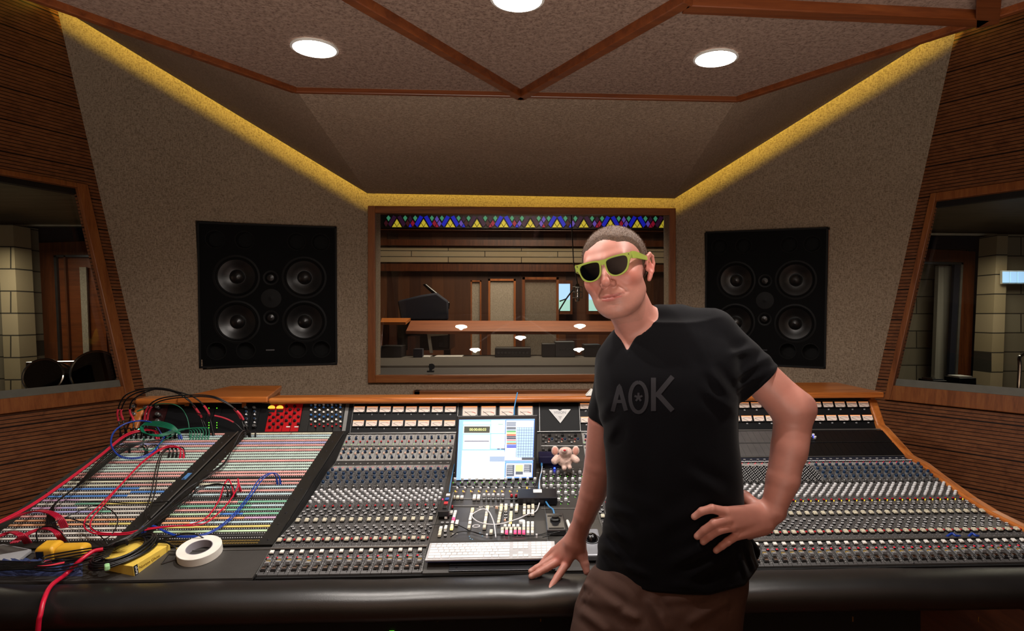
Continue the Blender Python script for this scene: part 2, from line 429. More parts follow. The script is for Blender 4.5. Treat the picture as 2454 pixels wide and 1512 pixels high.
# -- ceiling battens
def bat(name, p, q, wd, ht=.035):
    m = MB(); a, c = onZ(*p, HC), onZ(*q, HC); m.beam(a + Vector((0, 0, -ht / 2 + .004)), c + Vector((0, 0, -ht / 2 + .004)), UP, wd, ht)
    struct(m.build(name, 'beam', smooth=0, bevel=.003))
bat('trim_2', (560, -187), (1250, 222), .036); bat('trim_3', (1650, -16), (1246, 222), .036)
bat('trim_4', (1640, -1), (2360, 34), .05); bat('trim_5', (2372, -60), (2366, 40), .06)
bat('trim_6', (705, 211), (1770, 233), .020, .024); bat('trim_7', (0, -44), (706, 210), .024, .026); bat('trim_8', (1769, 232), (2560, -28), .024, .026)
# -- window frame of the middle window
def pb(px0, px1, py0, py1, Y, th, name, mat, parent=None, bev=.004):
    a = onY(px0, py0, Y); c = onY(px1, py1, Y); m = MB()
    m.box(((a.x + c.x) / 2, Y - th / 2, (a.z + c.z) / 2), (abs(c.x - a.x), th, abs(c.z - a.z)))
    return m.build(name, mat, parent, smooth=0, bevel=bev)
p0 = onY(884, 495, YW); p1 = onY(1617, 913, YW); q0 = onY(901, 512, YW); q1 = onY(1602, 895, YW)
m = MB(); th = .035; y0 = YW + .0
for (x0, x1) in ((p0.x, q0.x), (q1.x, p1.x)): m.box(((x0 + x1) / 2, y0 - th / 2, (p0.z + p1.z) / 2), (x1 - x0, th, p0.z - p1.z))
wf = struct(m.build('window_1', 'trimv', smooth=0, bevel=.004))
m = MB()
for (z0, z1) in ((p0.z, q0.z), (q1.z, p1.z)): m.box(((q0.x + q1.x) / 2, y0 - th / 2, (z0 + z1) / 2), (q1.x - q0.x, th, abs(z1 - z0)))
m.build('window_rail', 'trimh', wf, smooth=0, bevel=.004)
E = .13; m = MB()
for x in (q0.x - E, q1.x + E): m.box((x, YW + .36, (q0.z + q1.z) / 2), (.01, .68, q0.z - q1.z + 2 * E))
for z in (q0.z + E, q1.z - .012): m.box(((q0.x + q1.x) / 2, YW + .36, z), (q1.x - q0.x + 2 * E, .68, .008))
m.build('window_lining', 'carpet_dark', wf, smooth=0)
for k, (y0_, y1_) in enumerate(((YW + .03, YW + .03 + math.tan(R(11.3)) * (q0.z - q1.z + E)), (YW + .66, YW + .66 - math.tan(R(14)) * (q0.z - q1.z + E)))):
    m = MB(); m.add([(q0.x - E, y0_, q1.z), (q1.x + E, y0_, q1.z), (q1.x + E, y1_, q0.z + E), (q0.x - E, y1_, q0.z + E)], [(0, 1, 2, 3)])
    m.build('window_pane', 'glass', wf, smooth=0)
# low wooden slot under the window
m = MB(); a = onY(995, 934, YW); c = onY(1430, 948, YW); m.box(((a.x + c.x) / 2 + .15, YW - .03, (a.z + c.z) / 2), (c.x - a.x + .3, .06, a.z - c.z))
m.box((a.x + .02, YW - .03, 1.0), (.05, .06, 2 * (a.z - 1.0)))
struct(m.build('trim_9', 'trimh', smooth=0, bevel=.004))
m = MB(); m.box(((a.x + c.x) / 2 + .15, YW - .008, c.z - .1), (c.x - a.x + .2, .02, .2)); struct(m.build('trim_10', 'matte', smooth=0))

# -- downlights
M['lampglow'] = emis('lamp_glow', '#fff4e6', 60)
dl_lab = ['round recessed ceiling downlight above the left loudspeaker', 'round recessed ceiling downlight above the right loudspeaker', 'round recessed ceiling downlight at the top edge of the picture']
for i, (x, y, z) in enumerate(LIGHT_XY):
    e = empty('ceiling_downlight', (x, y, z), dl_lab[i] if i < 3 else 'round recessed ceiling downlight behind the camera, seen mirrored in the window', 'downlight', None if i < 3 else 'downlights behind the camera')
    m = MB(); m.lathe([(.071, 0), (.071, -.004)], 32, Matrix.Translation((x, y, z - .002))); m.build('lamp_diffuser', 'lampglow', e)
    m = MB(); m.lathe([(.071, -.001), (.078, -.001), (.079, -.006), (.071, -.008)], 32, Matrix.Translation((x, y, z)), cap=False); m.build('trim_ring', 'white', e)

# ================================================================== LOUDSPEAKERS IN THE WALLS
M['spk'] = pm('loudspeaker_black', '#060607', .75, bump=.15, bscale=600, spec=.15); M['cone'] = pm('loudspeaker_cone', '#141415', .33, spec=.9); M['dome'] = pm('dust_cap', '#151516', .33, spec=.9)
M['hole'] = pm('port_black', '#020202', .9); M['surround'] = pm('rubber_surround', '#070708', .6, spec=.25)
def holed(w, h, holes, T, name, mat, parent, z=0, th=.002):
    L = [[(-w / 2, -h / 2), (w / 2, -h / 2), (w / 2, h / 2), (-w / 2, h / 2)]]
    for (x, y, r) in holes: L.append([(x + r * math.cos(2 * math.pi * k / 48), y + r * math.sin(2 * math.pi * k / 48)) for k in range(48)])
    return plate(L, T, z, th).build(name, mat, parent, smooth=0)
def speaker(on, n, quad, label, nm_side, tilt):
    tl, tr, br, bl = [on(*p) for p in quad]
    o = (tl + tr + br + bl) / 4; x = ((tr - tl) + (br - bl)).normalized(); z = UP.copy()
    W_ = ((tr - tl).length + (br - bl).length) / 2; H_ = ((tl - bl).length + (tr - br).length) / 2
    e = empty('wall_loudspeaker', o - z * H_ / 2, label, 'loudspeaker')
    # local frame: X right, Y up, Z to the room
    T = frame(o, x, z); T = T @ Matrix.Rotation(R(tilt), 4, 'X') @ Matrix.Translation((0, 0, .018))
    m = MB(); m.box((0, 0, -.11), (W_, H_, .06), T)
    for sx in (-1, 1): m.box((sx * (W_ / 2 - .01), 0, -.05), (.02, H_, .1), T); m.box((0, sx * (H_ / 2 - .01), -.05), (W_ - .04, .02, .1), T)
    m.build('cabinet', 'spk', e, smooth=0)
    hl = [((fx - .5) * W_, (.5 - fy) * H_, .15 * W_) for fx in (.265, .755) for fy in (.37, .685)] + [((fx - .5) * W_, (.5 - fy) * H_, .068 * W_) for fx in (.12, .325, .7, .88) for fy in (.115, .885)]
    holed(W_, H_, hl, T, 'baffle', 'spk', e)
    m = MB(); rw = .012
    for (c, d) in (((0, H_ / 2 - rw / 2, .006), (W_, rw, .012)), ((0, -H_ / 2 + rw / 2, .006), (W_, rw, .012)), ((-W_ / 2 + rw / 2, 0, .006), (rw, H_, .012)), ((W_ / 2 - rw / 2, 0, .006), (rw, H_, .012))): m.box(c, d, T)
    m.build('grille_frame', 'matte', e, smooth=0)
    def at(fx, fy): return T @ Matrix.Translation(((fx - .5) * W_, (.5 - fy) * H_, 0))
    for fx in (.265, .755):
        for fy in (.37, .685):
            q = at(fx, fy); r = .158 * W_
            m = MB(); m.lathe([(r * 1.06, 0), (r * 1.06, .004), (r * .97, .006), (r * .9, .001)], 40, q, cap=False); wf_ = m.build('woofer', 'surround', e)
            m = MB(); m.lathe([(r * .95, .001), (r * .9, .007), (r * .83, .001)], 40, q, cap=False); m.build('surround', 'surround', wf_)
            m = MB(); m.lathe([(r * .84, .0015), (r * .6, -.011), (r * .33, -.030), (.0001, -.031)], 40, q, cap=False); m.build('cone', 'cone', wf_)
            # cone recess is cut by raising a ring; dust cap stands out of it
            m = MB(); m.lathe([(r * .36, -.029), (r * .34, -.020), (r * .27, -.008), (r * .15, .002), (.0002, .006)], 32, q, cap=False); m.build('dust_cap', 'dome', wf_)
    for fy in (.375, .655):
        q = at(.51, fy); r = .045 * W_
        m = MB(); m.lathe([(r * 1.35, 0), (r * 1.3, .004), (r, .002), (r * .95, -.004)], 32, q, cap=False); t_ = m.build('midrange', 'surround', e)
        m = MB(); m.lathe([(r * .95, -.004), (r * .85, .012), (r * .55, .028), (.0002, .034)], 32, q, cap=False); m.build('dome', 'dome', t_)
    q = at(.51, .52); m = MB(); r = .075 * W_
    m.lathe([(r, 0), (r, .004), (r * .92, .005), (r * .35, .001), (r * .15, .004), (.0002, .005)], 32, q, cap=False); m.build('tweeter', 'surround', e)
    for fx in (.12, .325, .7, .88):
        for fy in (.115, .885):
            m = MB(); r = .072 * W_
            m.lathe([(r, .0015), (r * .97, .004), (r * .9, .0025), (r * .85, -.02), (r * .8, -.07), (.0002, -.07)], 32, at(fx, fy), cap=False); m.build('bass_port', 'hole', e)
    m = MB(); m.box((.0, -.385 * H_, .001), (.055, .008, .002), T); m.build('name_plate', 'gunm', e)
def cut_cones(): pass
speaker(wl, nL, SPL, 'square black wall loudspeaker on the left of the window, fully in view', 'left', 2.5)
speaker(wr, nR, SPR, 'square black wall loudspeaker on the right, partly behind the person', 'right', 2.5)
# ================================================================== LIVE ROOM BEYOND THE MIDDLE WINDOW
def vboards(name, c1, c2, pitch=.14, rough=.5):
    t = NT(name); tc = t.new('ShaderNodeTexCoord'); sp = t.new('ShaderNodeSeparateXYZ'); t.link(tc.outputs['Object'], sp.inputs[0])
    q = t.math('DIVIDE', sp.outputs[0], pitch); wn = t.new('ShaderNodeTexWhiteNoise', noise_dimensions='1D'); t.link(t.math('FLOOR', q), wn.inputs['W'])
    n = t.noise(t.coord(scale=(8, 8, .6)), 4, 4); f = t.math('ADD', t.math('MULTIPLY', wn.outputs[0], .7), t.math('MULTIPLY', n, .3))
    t.color(t.ramp(f, [(.2, c1), (.85, c2)])); t.b.inputs['Roughness'].default_value = rough
    t.bump(t.math('GREATER_THAN', t.math('FRACT', q), .06), .5, .004); return t.m
def blocks(name, c1, c2, bw=.4, bh=.2, axis='XZ'):
    t = NT(name); tc = t.new('ShaderNodeTexCoord'); sp = t.new('ShaderNodeSeparateXYZ'); t.link(tc.outputs['Object'], sp.inputs[0])
    cb = t.new('ShaderNodeCombineXYZ'); t.link(sp.outputs[0], cb.inputs[0]); t.link(sp.outputs[2], cb.inputs[1])
    br = t.new('ShaderNodeTexBrick'); br.inputs['Scale'].default_value = 1; br.inputs['Brick Width'].default_value = bw; br.inputs['Row Height'].default_value = bh
    br.inputs['Mortar Size'].default_value = .006; br.inputs['Color1'].default_value = lin(c1); br.inputs['Color2'].default_value = lin(c2); br.inputs['Mortar'].default_value = lin('#3b372f')
    t.link(cb.outputs[0], br.inputs['Vector']); t.color(br.outputs['Color']); t.b.inputs['Roughness'].default_value = .85
    t.bump(t.math('SUBTRACT', 1.0, br.outputs['Fac']), .6, .006); return t.m
M.update(lwall=vboards('live_room_boards', '#3b1c10', '#6e4326', .17), block=blocks('painted_blocks', '#b6a587', '#a89878'), block2=blocks('grey_blocks', '#938a76', '#847b68'),
    dwood=wood('dark_frame_wood', '#3b1d0e', '#5d3018', '#74401f', 2), gobo=fabric('gobo_fabric', '#857b6e', '#a3998a', 1.0, .2), navy2=pm('navy_drape', '#0e1224', .8),
    carpet=pm('grey_ledge_carpet', '#4a443c', .9, bump=.4), daylight=emis('daylight_pane', '#9fc8ee', 1.0), dayg=emis('daylight_grass', '#9fd0c4', .8), paper=pm('paper', '#dcdad4', .7),
    pblack=pm('piano_lacquer', '#08080a', .2, coat=.5), eqgrey=pm('equipment_grey', '#3a3b3d', .5), creamc=wood('cream_ceiling_boards', '#8a7f63', '#a89b7c', '#b9ac8b', 0, .5), ribw=pm('white_ribbed', '#a9a59a', .7))
def qbox(name, px0, py0, px1, py1, Y, th, mat, parent=None, bev=0, back=True):
    """box whose front face fills that part of the picture at depth Y"""
    a = onY(px0, py0, Y); c = onY(px1, py1, Y); m = MB()
    m.box(((a.x + c.x) / 2, Y + th / 2, (a.z + c.z) / 2), (abs(c.x - a.x), th, abs(a.z - c.z)))
    return m.build(name, mat, parent, smooth=0, bevel=bev)
LY = 9.6; M['desk'] = wood('reflected_desk_wood', '#57290f', '#7c4220', '#925428', 0, .6)
m = MB(); m.box((0, LY + .1, 2.0), (9, .2, 4.0)); struct(m.build('wall_live_room', 'lwall', smooth=0))
for x in (-3.0, 3.0):
    m = MB(); m.box((x, (YW + LY) / 2 + .3, 2.0), (.15, LY - YW - .6, 4.0)); struct(m.build('wall_live_side', 'lwall', smooth=0))
m = MB(); m.box((0, (YW + LY) / 2 + .2, 3.75), (8, LY - YW, .1)); struct(m.build('ceiling_live_room', 'lwall', smooth=0))
struct(qbox('wall_block_band', 700, 592, 1800, 631, LY - .12, .1, blocks('cream_block_band', '#b6a587', '#a89878', 1.1, .088))); struct(qbox('trim_11', 700, 572, 1800, 592, LY - .2, .18, 'dwood')); struct(qbox('trim_12', 700, 548, 1800, 556, LY - .3, .28, 'dwood'))
struct(qbox('trim_13', 700, 631, 1800, 652, LY - .16, .1, 'dwood'))
# stained glass frieze
root = empty('stained_glass_frieze', onY(1260, 548, LY - .35), 'strip of blue, yellow and violet stained glass diamonds high in the live room', 'stained glass')
a = onY(905, 514, LY - .35); c = onY(1600, 549, LY - .35)
m = MB(); m.box(((a.x + c.x) / 2, LY - .30, (a.z + c.z) / 2), (c.x - a.x, .04, a.z - c.z)); m.build('lead_frame', 'black', root, smooth=0)
sg = [emis('stained_' + n, col, s) for n, col, s in (('yellow', '#d8c63a', .42), ('blue', '#1522d8', .34), ('violet', '#6a50c8', .34), ('green', '#4fae84', .30), ('purple', '#3c1440', .22), ('red', '#a8143c', .26), ('wine', '#4a1422', .22))]
m = MB(); Yg = LY - .352
def piece(pts, k):
    q = [onY(x, y, Yg) for x, y in pts]; m.mat(k).slab(q, (0, 1, 0), .006)
for i in range(11):
    x = 951 + i * 64.0; d = .2 * i; yb = 544 + d * .7; blue = i in (1, 2, 4, 6, 8, 9)
    for (ax, ay) in ((0, -19), (-6, -9.2), (6, -9.2)):   # yellow triangle of three lozenges
        piece([(x + ax, yb + ay), (x + ax + 5.4, yb + ay + 8.6), (x + ax, yb + min(0, ay + 17)), (x + ax - 5.4, yb + ay + 8.6)] if ax == 0 else [(x + ax, yb + ay), (x + ax + 5.6, yb), (x + ax - 5.6, yb)], 0)
    for s in (-1, 1):
        piece([(x + s * 1, yb - 24), (x + s * 9, yb - 28), (x + s * 21, yb - 7), (x + s * 15, yb)], 1 if blue else 4)
        piece([(x + s * 20, yb - 28), (x + s * 25, yb - 22), (x + s * 20, yb - 14), (x + s * 15, yb - 22)], 3)
        piece([(x + s * 26, yb - 17), (x + s * 31, yb - 9), (x + s * 26, yb - 1), (x + s * 21, yb - 9)], 2 if i in (2, 5, 7, 9) else 6 if i % 3 == 0 else 5)
    piece([(x + 32, yb - 27), (x + 37, yb - 19), (x + 32, yb - 11), (x + 27, yb - 19)], 2 if i in (1, 5, 8) else 4)
    piece([(x + 32, yb - 9), (x + 36, yb), (x + 28, yb)], 5 if i % 2 else 1)
m.build('glass_pieces', sg, root, smooth=0)
# windows to the garden
for i, (x0, x1, y0, y1) in enumerate(((1339, 1366, 680, 745), (1411, 1446, 680, 745))):
    r_ = struct(qbox('window_%d' % (4 + i), x0 - 6, y0 - 8, x1 + 6, y1 + 8, LY - .2, .1, 'dwood'))
    qbox('daylight_pane', x0, y0, x1, y0 + 38, LY - .21, .01, 'daylight', r_); qbox('garden_pane', x0, y0 + 38, x1, y1, LY - .21, .01, 'dayg', r_)
# bare branches outside, seen as dark lines on the panes
# isolation panels with wooden frames
def gobo(name, x0, y0, x1, y1, Y, lab, fr=6, sk=0):
    a, c = onY(x0, y0, Y), onY(x1, y1, Y); e = empty(name, (a.x / 2 + c.x / 2, Y, 0), lab, 'acoustic panel'); t = fr / F * Y
    m = MB(); m.box(((a.x + c.x) / 2, Y + .04, (a.z + .1) / 2), (c.x - a.x - t, .06, a.z - .1)); m.build('fabric_panel', 'gobo', e, smooth=0)
    m = MB()
    for x in (a.x + t / 2, c.x - t / 2): m.box((x, Y + .04, a.z / 2), (t, .1, a.z))
    m.box(((a.x + c.x) / 2, Y + .04, a.z - t / 2), (c.x - a.x, .1, t)); m.build('wooden_frame', 'trimv', e, smooth=0)
gobo('gobo_panel', 1252, 664, 1339, 845, 7.4, 'tall grey fabric panel in a wooden frame beside the bright garden windows')
gobo('gobo_panel', 1170, 668, 1236, 792, 8.3, 'grey panel behind the glass, left of the tall framed panel', 5)
gobo('gobo_panel', 1128, 672, 1153, 840, 8.0, 'narrow grey upright panel left of the other live room panels', 3)
m = MB(); a = onY(1172, 793, 7.3); c = onY(1254, 783, 7.3); m.beam(a, c, UP, .04, .04); m.beam(a, Vector((a.x, a.y, 0)), Vector((0, 1, 0)), .04, .04); tag(m.build('handrail', 'trimv', smooth=0), 'thin sloping wooden rail between two grey panels in the live room', 'rail')
# grand piano with raised lid
e = empty('grand_piano', (-.7, 7.4, 0), 'dark grand piano with raised lid at the left behind the glass', 'piano')
a, c = onY(1000, 772, 7.6), onY(1078, 845, 7.6); a.x -= .25
m = MB(); m.box(((a.x + c.x) / 2, 7.9, a.z - .17), (c.x - a.x, .6, .34)); m.build('case', 'pblack', e, bevel=.02)
m = MB(); pl = [onY(x, y, 7.5) for x, y in ((960, 768), (952, 722), (1008, 708), (1046, 702), (1074, 722), (1074, 768))]; m.slab(pl, (0, 1, .2), .05); m.build('cover', 'navy2', e, bevel=.02)
m = MB(); pl = [onY(x, y, 7.9) for x, y in ((1012, 682), (1020, 680), (1078, 726), (1076, 742))]; m.slab(pl, (0, 1, .2), .04); m.build('lid', 'pblack', e, bevel=.01)
for dx in (.05, .9):
    m = MB(); m.box((a.x + dx * (c.x - a.x), 7.9, (a.z - .34) / 2), (.08, .08, a.z - .34)); m.build('leg', 'pblack', e, smooth=0)
# reflection of a desk in the pane, shaped as a board behind the glass
e = empty('reflected_desk', (0, 6.9, 0), 'long cherry wood desk reflected in the window, modelled behind the glass', 'desk')
m = MB(); q = [onY(972, 793, 6.6), onY(1640, 795, 6.6), onY(1640, 769, 7.1), onY(984, 768, 7.1)]; m.slab(q, (0, .3, -1), .035); m.build('desk_top', M['desk'], e, bevel=.006)
for x in (990, 1560):
    p = onY(x, 794, 6.75); m = MB(); m.box((p.x, 6.8, p.z / 2 - .02), (.08, .3, p.z - .06)); m.build('leg', 'dwood', e, smooth=0)
e = empty('side_table', onY(935, 776, 7.2), 'small wooden table top at the far left behind the glass', 'table')
m = MB(); q = [onY(912, 772, 7.0), onY(972, 772, 7.0), onY(984, 762, 7.4), onY(915, 762, 7.4)]; m.slab(q, (0, .2, -1), .03); m.build('table_top', 'top', e, smooth=0)
m = MB(); p = onY(925, 774, 7.2); m.box((p.x, 7.2, p.z / 2), (.06, .06, p.z - .04)); m.build('leg', 'dwood', e, smooth=0)
m = MB(); q = [onY(x, y, 6.9) for x, y in ((1023, 797), (1073, 797), (1073, 803), (1031, 806), (1037, 846), (1030, 846))]; m.slab(q, (0, 1, 0), .03)
tag(m.build('white_chair_frame', 'cream', smooth=0), 'pale bent chair frame under the desk behind the glass', 'chair')
# carpeted ledge behind the window and what lies on it
zl = wz0 + .02
m = MB(); m.box((0, 6.03, zl - .05), (ox1 - ox0 + 2.2, 1.4, .1)); m.box((0, 6.03, zl / 2 - .05), (ox1 - ox0 + 2, 1.3, zl - .1)); struct(m.build('trim_14', 'carpet', smooth=0))
YB = 6.35
def onledge(px, w_px): p = onZ(px, 843, zl); return p
def ledge(name, x0, x1, y0, mat, lab, cat, d=.25, y1=845, det=None):
    a, c = onY(x0, y0, YB), onY(x1, y1, YB); h = max(.02, a.z - zl)
    e = empty(name, ((a.x + c.x) / 2, YB + d / 2, zl), lab, cat); m = MB(); m.box(((a.x + c.x) / 2, YB + d / 2, zl + h / 2), (c.x - a.x, d, h)); m.build('housing', mat, e, bevel=.004)
    if det:
        m = MB(); n = det; w_ = (c.x - a.x) * .8
        for i in range(n): m.lathe([(.012, 0), (.011, .012)], 10, frame(((a.x + c.x) / 2 - w_ / 2 + w_ * i / (n - 1), YB, zl + h * .5), (1, 0, 0), (0, 0, 1)))
        m.build('dials', 'eqgrey', e)
    return e
ledge('mixer', 1186, 1272, 834, 'black', 'flat black mixer on the ledge behind the glass', 'mixer', .3, det=9)
ledge('amplifier_box', 1299, 1331, 824, 'black', 'square black box on the ledge behind the glass', 'box')
ledge('amplifier', 1331, 1378, 819, 'eqgrey', 'grey amplifier with a row of dials on the ledge behind the glass', 'amplifier', .28, det=6)
ledge('tape_deck', 1400, 1440, 826, 'black', 'dark box on the ledge close to the person', 'box')
ledge('radio', 912, 962, 829, 'black', 'dark rounded unit at the left end of the ledge', 'unit')
ledge('small_case', 990, 1012, 836, 'navy2', 'small dark blue case on the ledge', 'case', .1)
for i, (x0, x1) in enumerate(((1033, 1062), (1064, 1128))):
    a = onZ(x0, 845, zl); c = onZ(x1, 841, zl); m = MB(); m.box(((a.x + c.x) / 2, YB + .15, zl + .004), (c.x - a.x, .25, .008))
    tag(m.build('paper_sheet', 'paper', smooth=0), ['grey sheet of paper on the ledge behind the glass', 'white stack of papers on the ledge behind the glass'][i], 'paper')
e = empty('window_intercom', onY(1032, 893, YW + .14), 'small black round-headed gadget standing on the window sill', 'gadget')
p = onY(1032, 893, YW + .03); m = MB(); m.box((p.x, YW + .03, p.z + .01), (.05, .03, .012)); m.build('foot', 'matte', e)
m = MB(); m.box((p.x, YW + .03, p.z + .035), (.02, .015, .06)); m.lathe([(.001, -.008), (.022, -.006), (.022, .006), (.001, .008)], 20, frame((p.x + .008, YW + .03, p.z + .045), (1, 0, 0), (0, 0, 1))); m.build('head', 'matte', e)
# condenser microphone hanging in the live room
e = empty('studio_microphone', onY(1384, 700, 6.0), 'silver cage-mounted studio microphone hanging behind the glass', 'microphone')
m = MB(); p = onY(1384, 700, 6.0)
for k in range(5):
    a_ = k * math.pi * .4; m.tube([p + Vector((math.cos(a_) * .045, math.sin(a_) * .045, z)) for z in (-.06, 0, .05)], .004, 6)
for z in (-.055, 0, .05): m.tube([p + Vector((math.cos(a_) * .046, math.sin(a_) * .046, z)) for a_ in np.linspace(0, 6.283, 17)], .004, 6)
m.build('shock_mount', 'alu', e); m = MB(); m.lathe([(.02, -.09), (.024, -.08), (.024, .06), (.015, .08)], 16, Matrix.Translation(p)); m.build('capsule', 'chrome', e)
m = MB(); m.tube([p + Vector((0, 0, .08)), p + Vector((-.03, .1, .3)), p + Vector((-.1, .2, 1.9))], .006, 6); m.build('cord', 'matte', e)
m = MB(); m.tube([onY(1341, 742, 9.0), onY(1357, 716, 9.0), onY(1376, 690, 9.0)], .012, 6); m.tube([onY(1341, 722, 9.0), onY(1357, 716, 9.0)], .01, 6); m.tube([onY(1341, 742, 9.0), onY(1337, 760, 9.0), Vector((onY(1337, 760, 9.0).x, 9.0, 0))], .012, 6)
tag(m.build('microphone_boom', 'matte'), 'thin black boom stand crossing the bright garden window', 'stand')

# ================================================================== SIDE BOOTHS
def booth(s, BY, items):
    nm = 'left' if s < 0 else 'right'
    # cream board ceiling, far wall, outer wall
    for kind, n_, px0, py0, px1, py1, dY, th, mt in items: pass
# left booth
BY = 6.4
def poly(name, pts, mat, n=(0, 1, 0), th=.05, parent=None, Y=BY, bev=0): 
    m = MB(); m.slab([onY(x, y, Y) for x, y in pts], n, th); return m.build(name, mat, parent, smooth=0, bevel=bev)
struct(poly('wall_booth_left', [(-700, 100), (420, 100), (420, 1500), (-700, 1500)], 'navy2', th=.1, Y=BY + .1))
zc_ = onY(100, 541, BY).z
m = MB(); m.slab([(-6.9, 4.7, zc_ + .12), (-3.1, 4.7, zc_ + .12), (-3.1, BY + .1, zc_), (-6.9, BY + .1, zc_)], (0, 0, 1), .05); struct(m.build('ceiling_booth_left', 'creamc', smooth=0))
struct(poly('trim_15', [(-100, 536), (210, 536), (210, 542), (-100, 542)], 'cream', th=.05, Y=BY - .02))
struct(poly('pillar_booth_left', [(-400, 536), (31, 538), (60, 1100), (-400, 1100)], 'block2', th=.3, Y=BY - .45))
struct(poly('pillar_block_left', [(-6, 538), (31, 538), (60, 1100), (20, 1100)], 'block', th=.2, Y=BY - .55))
d_ = struct(poly('door_1', [(92, 582), (260, 576), (290, 1000), (102, 1000)], 'dwood', th=.08, Y=BY - .15))
for k, (x0, x1, c_) in enumerate(((128, 134, 'gunm'), (152, 156, 'dwood'))): poly('door_frame_edge', [(x0, 612), (x1, 612), (x1 + 18, 1000), (x0 + 18, 1000)], c_, th=.03, parent=d_, Y=BY - .2)
poly('door_frame_edge', [(128, 611), (215, 611), (215, 616), (128, 616)], 'gunm', th=.03, parent=d_, Y=BY - .2)
poly('door_panel', [(140, 620), (240, 620), (270, 1000), (156, 1000)], M['beam'], th=.03, parent=d_, Y=BY - .17)
poly('door_handle', [(190, 640), (206, 640), (214, 860), (200, 860)], 'gobo', th=.02, parent=d_, Y=BY - .21)
m = MB(); m.slab([(-6.9, 3.2, .0), (-6.9, BY, .0), (-6.9, BY, 3), (-6.9, 3.2, 3)], (-1, 0, 0), .05); struct(m.build('wall_booth_far_left', 'block2', smooth=0))
# drums with chrome hoops below the left window
for k, (x, y, r) in enumerate(((118, 912, .13), (240, 908, .16))):
    p = onY(x, y, 5.0); p.z = onY(180, 936, 5.0).z - .06 + r + .03; e = empty('snare_drum', (p.x, 5.0, p.z - r), ['chrome-hooped drum on its edge, left one behind the left window', 'chrome-hooped drum on its edge, right one behind the left window'][k], 'drum')
    T = frame(p, (1, .25, 0), (.0, .25, 1))
    m = MB(); m.lathe([(r * .97, -.1), (r * .97, .1)], 32, T); m.build('shell', 'pblack', e)
    for z in (-.1, .1):
        m = MB(); m.tube([T @ Vector((math.cos(a_) * r, math.sin(a_) * r, z)) for a_ in np.linspace(0, 2 * math.pi, 33)], .008, 6); m.build('hoop', 'chrome', e)
p = onY(180, 936, 5.0); m = MB(); m.box((p.x, 5.05, (p.z - .06) / 2), (.8, .5, p.z - .06)); tag(m.build('equipment_chest', 'black', smooth=0, bevel=.01), 'black chest carrying the drums behind the left window', 'chest')
p = onY(60, 960, 5.5); q = onY(66, 868, 5.5); m = MB(); m.tube([Vector((p.x, p.y, 0)), q, q + Vector((.45, .1, 0)), q + Vector((.7, .1, 0))], .012, 8); tag(m.build('chrome_stand', 'chrome'), 'bent chrome tube stand above the drums', 'stand')
# right booth
BR = 6.8
struct(poly('wall_booth_right', [(2050, 300), (3200, 300), (3200, 1500), (2050, 1500)], 'block2', th=.1, Y=BR + .3))
m = MB(); zc_ = onY(2300, 561, BR).z; m.slab([(3.1, 4.7, zc_ + .14), (7.5, 4.7, zc_ + .14), (7.5, BR + .3, zc_), (3.1, BR + .3, zc_)], (0, 0, 1), .05); struct(m.build('ceiling_booth_right', 'creamc', smooth=0))
struct(poly('wall_booth_dark', [(2200, 562), (2388, 562), (2366, 1100), (2315, 1100), (2336, 596), (2200, 596)], 'navy2', Y=BR - .1, th=.1))
struct(poly('trim_16', [(2200, 558), (2390, 560), (2390, 565), (2200, 563)], 'cream', th=.04, Y=BR - .15))
d_ = struct(poly('door_2', [(2200, 595), (2338, 603), (2318, 1100), (2270, 1100), (2306, 628), (2200, 626)], 'dwood', th=.08, Y=BR - .2))
poly('door_frame_edge', [(2304, 629), (2309, 629), (2290, 1000), (2284, 1000)], 'alu', th=.03, parent=d_, Y=BR - .24)
poly('door_frame_edge', [(2200, 627), (2309, 629), (2309, 634), (2200, 632)], 'gunm', th=.03, parent=d_, Y=BR - .24)
poly('door_panel', [(2288, 634), (2302, 634), (2284, 1000), (2268, 1000)], 'navy2', th=.04, parent=d_, Y=BR - .22)
struct(poly('trim_17', [(2250, 636), (2288, 638), (2272, 1000), (2236, 1000)], vboards('ribbed_panel', '#8e8a80', '#aaa69b', .02), th=.06, Y=BR - .05))
struct(poly('pillar_block_right', [(2390, 562), (2416, 562), (2396, 1100), (2364, 1100)], 'block', th=.25, Y=BR - .6))
struct(poly('pillar_booth_right', [(2416, 562), (2900, 562), (2900, 1100), (2396, 1100)], 'block2', th=.2, Y=BR - .5))
m = MB(); m.slab([(7.5, 2.6, .0), (7.5, BR, .0), (7.5, BR, 3), (7.5, 2.6, 3)], (1, 0, 0), .05); struct(m.build('wall_booth_far_right', 'block2', smooth=0))
r_ = struct(poly('window_6', [(2402, 648), (2480, 648), (2480, 680), (2402, 680)], 'cream', th=.03, Y=BR - .66))  # reflection of a window in the glass, built as glowing panes
for k in range(4): poly('daylight_pane', [(2404 + k * 18, 651), (2419 + k * 18, 651), (2419 + k * 18, 677), (2404 + k * 18, 677)], M['daylight'], th=.01, parent=r_, Y=BR - .68)
p = onY(2444, 900, 4.9); m = MB(); m.tube(spline([p + Vector((.5, .2, -.35)), p + Vector((.02, 0, -.3)), p + Vector((0, 0, .08)), p + Vector((.05, .05, .16)), p + Vector((.3, .2, .17))], 6), .014, 10)
tag(m.build('chrome_chair_frame', 'chrome'), 'bent chrome chair tube at the right picture edge behind the glass', 'chair')
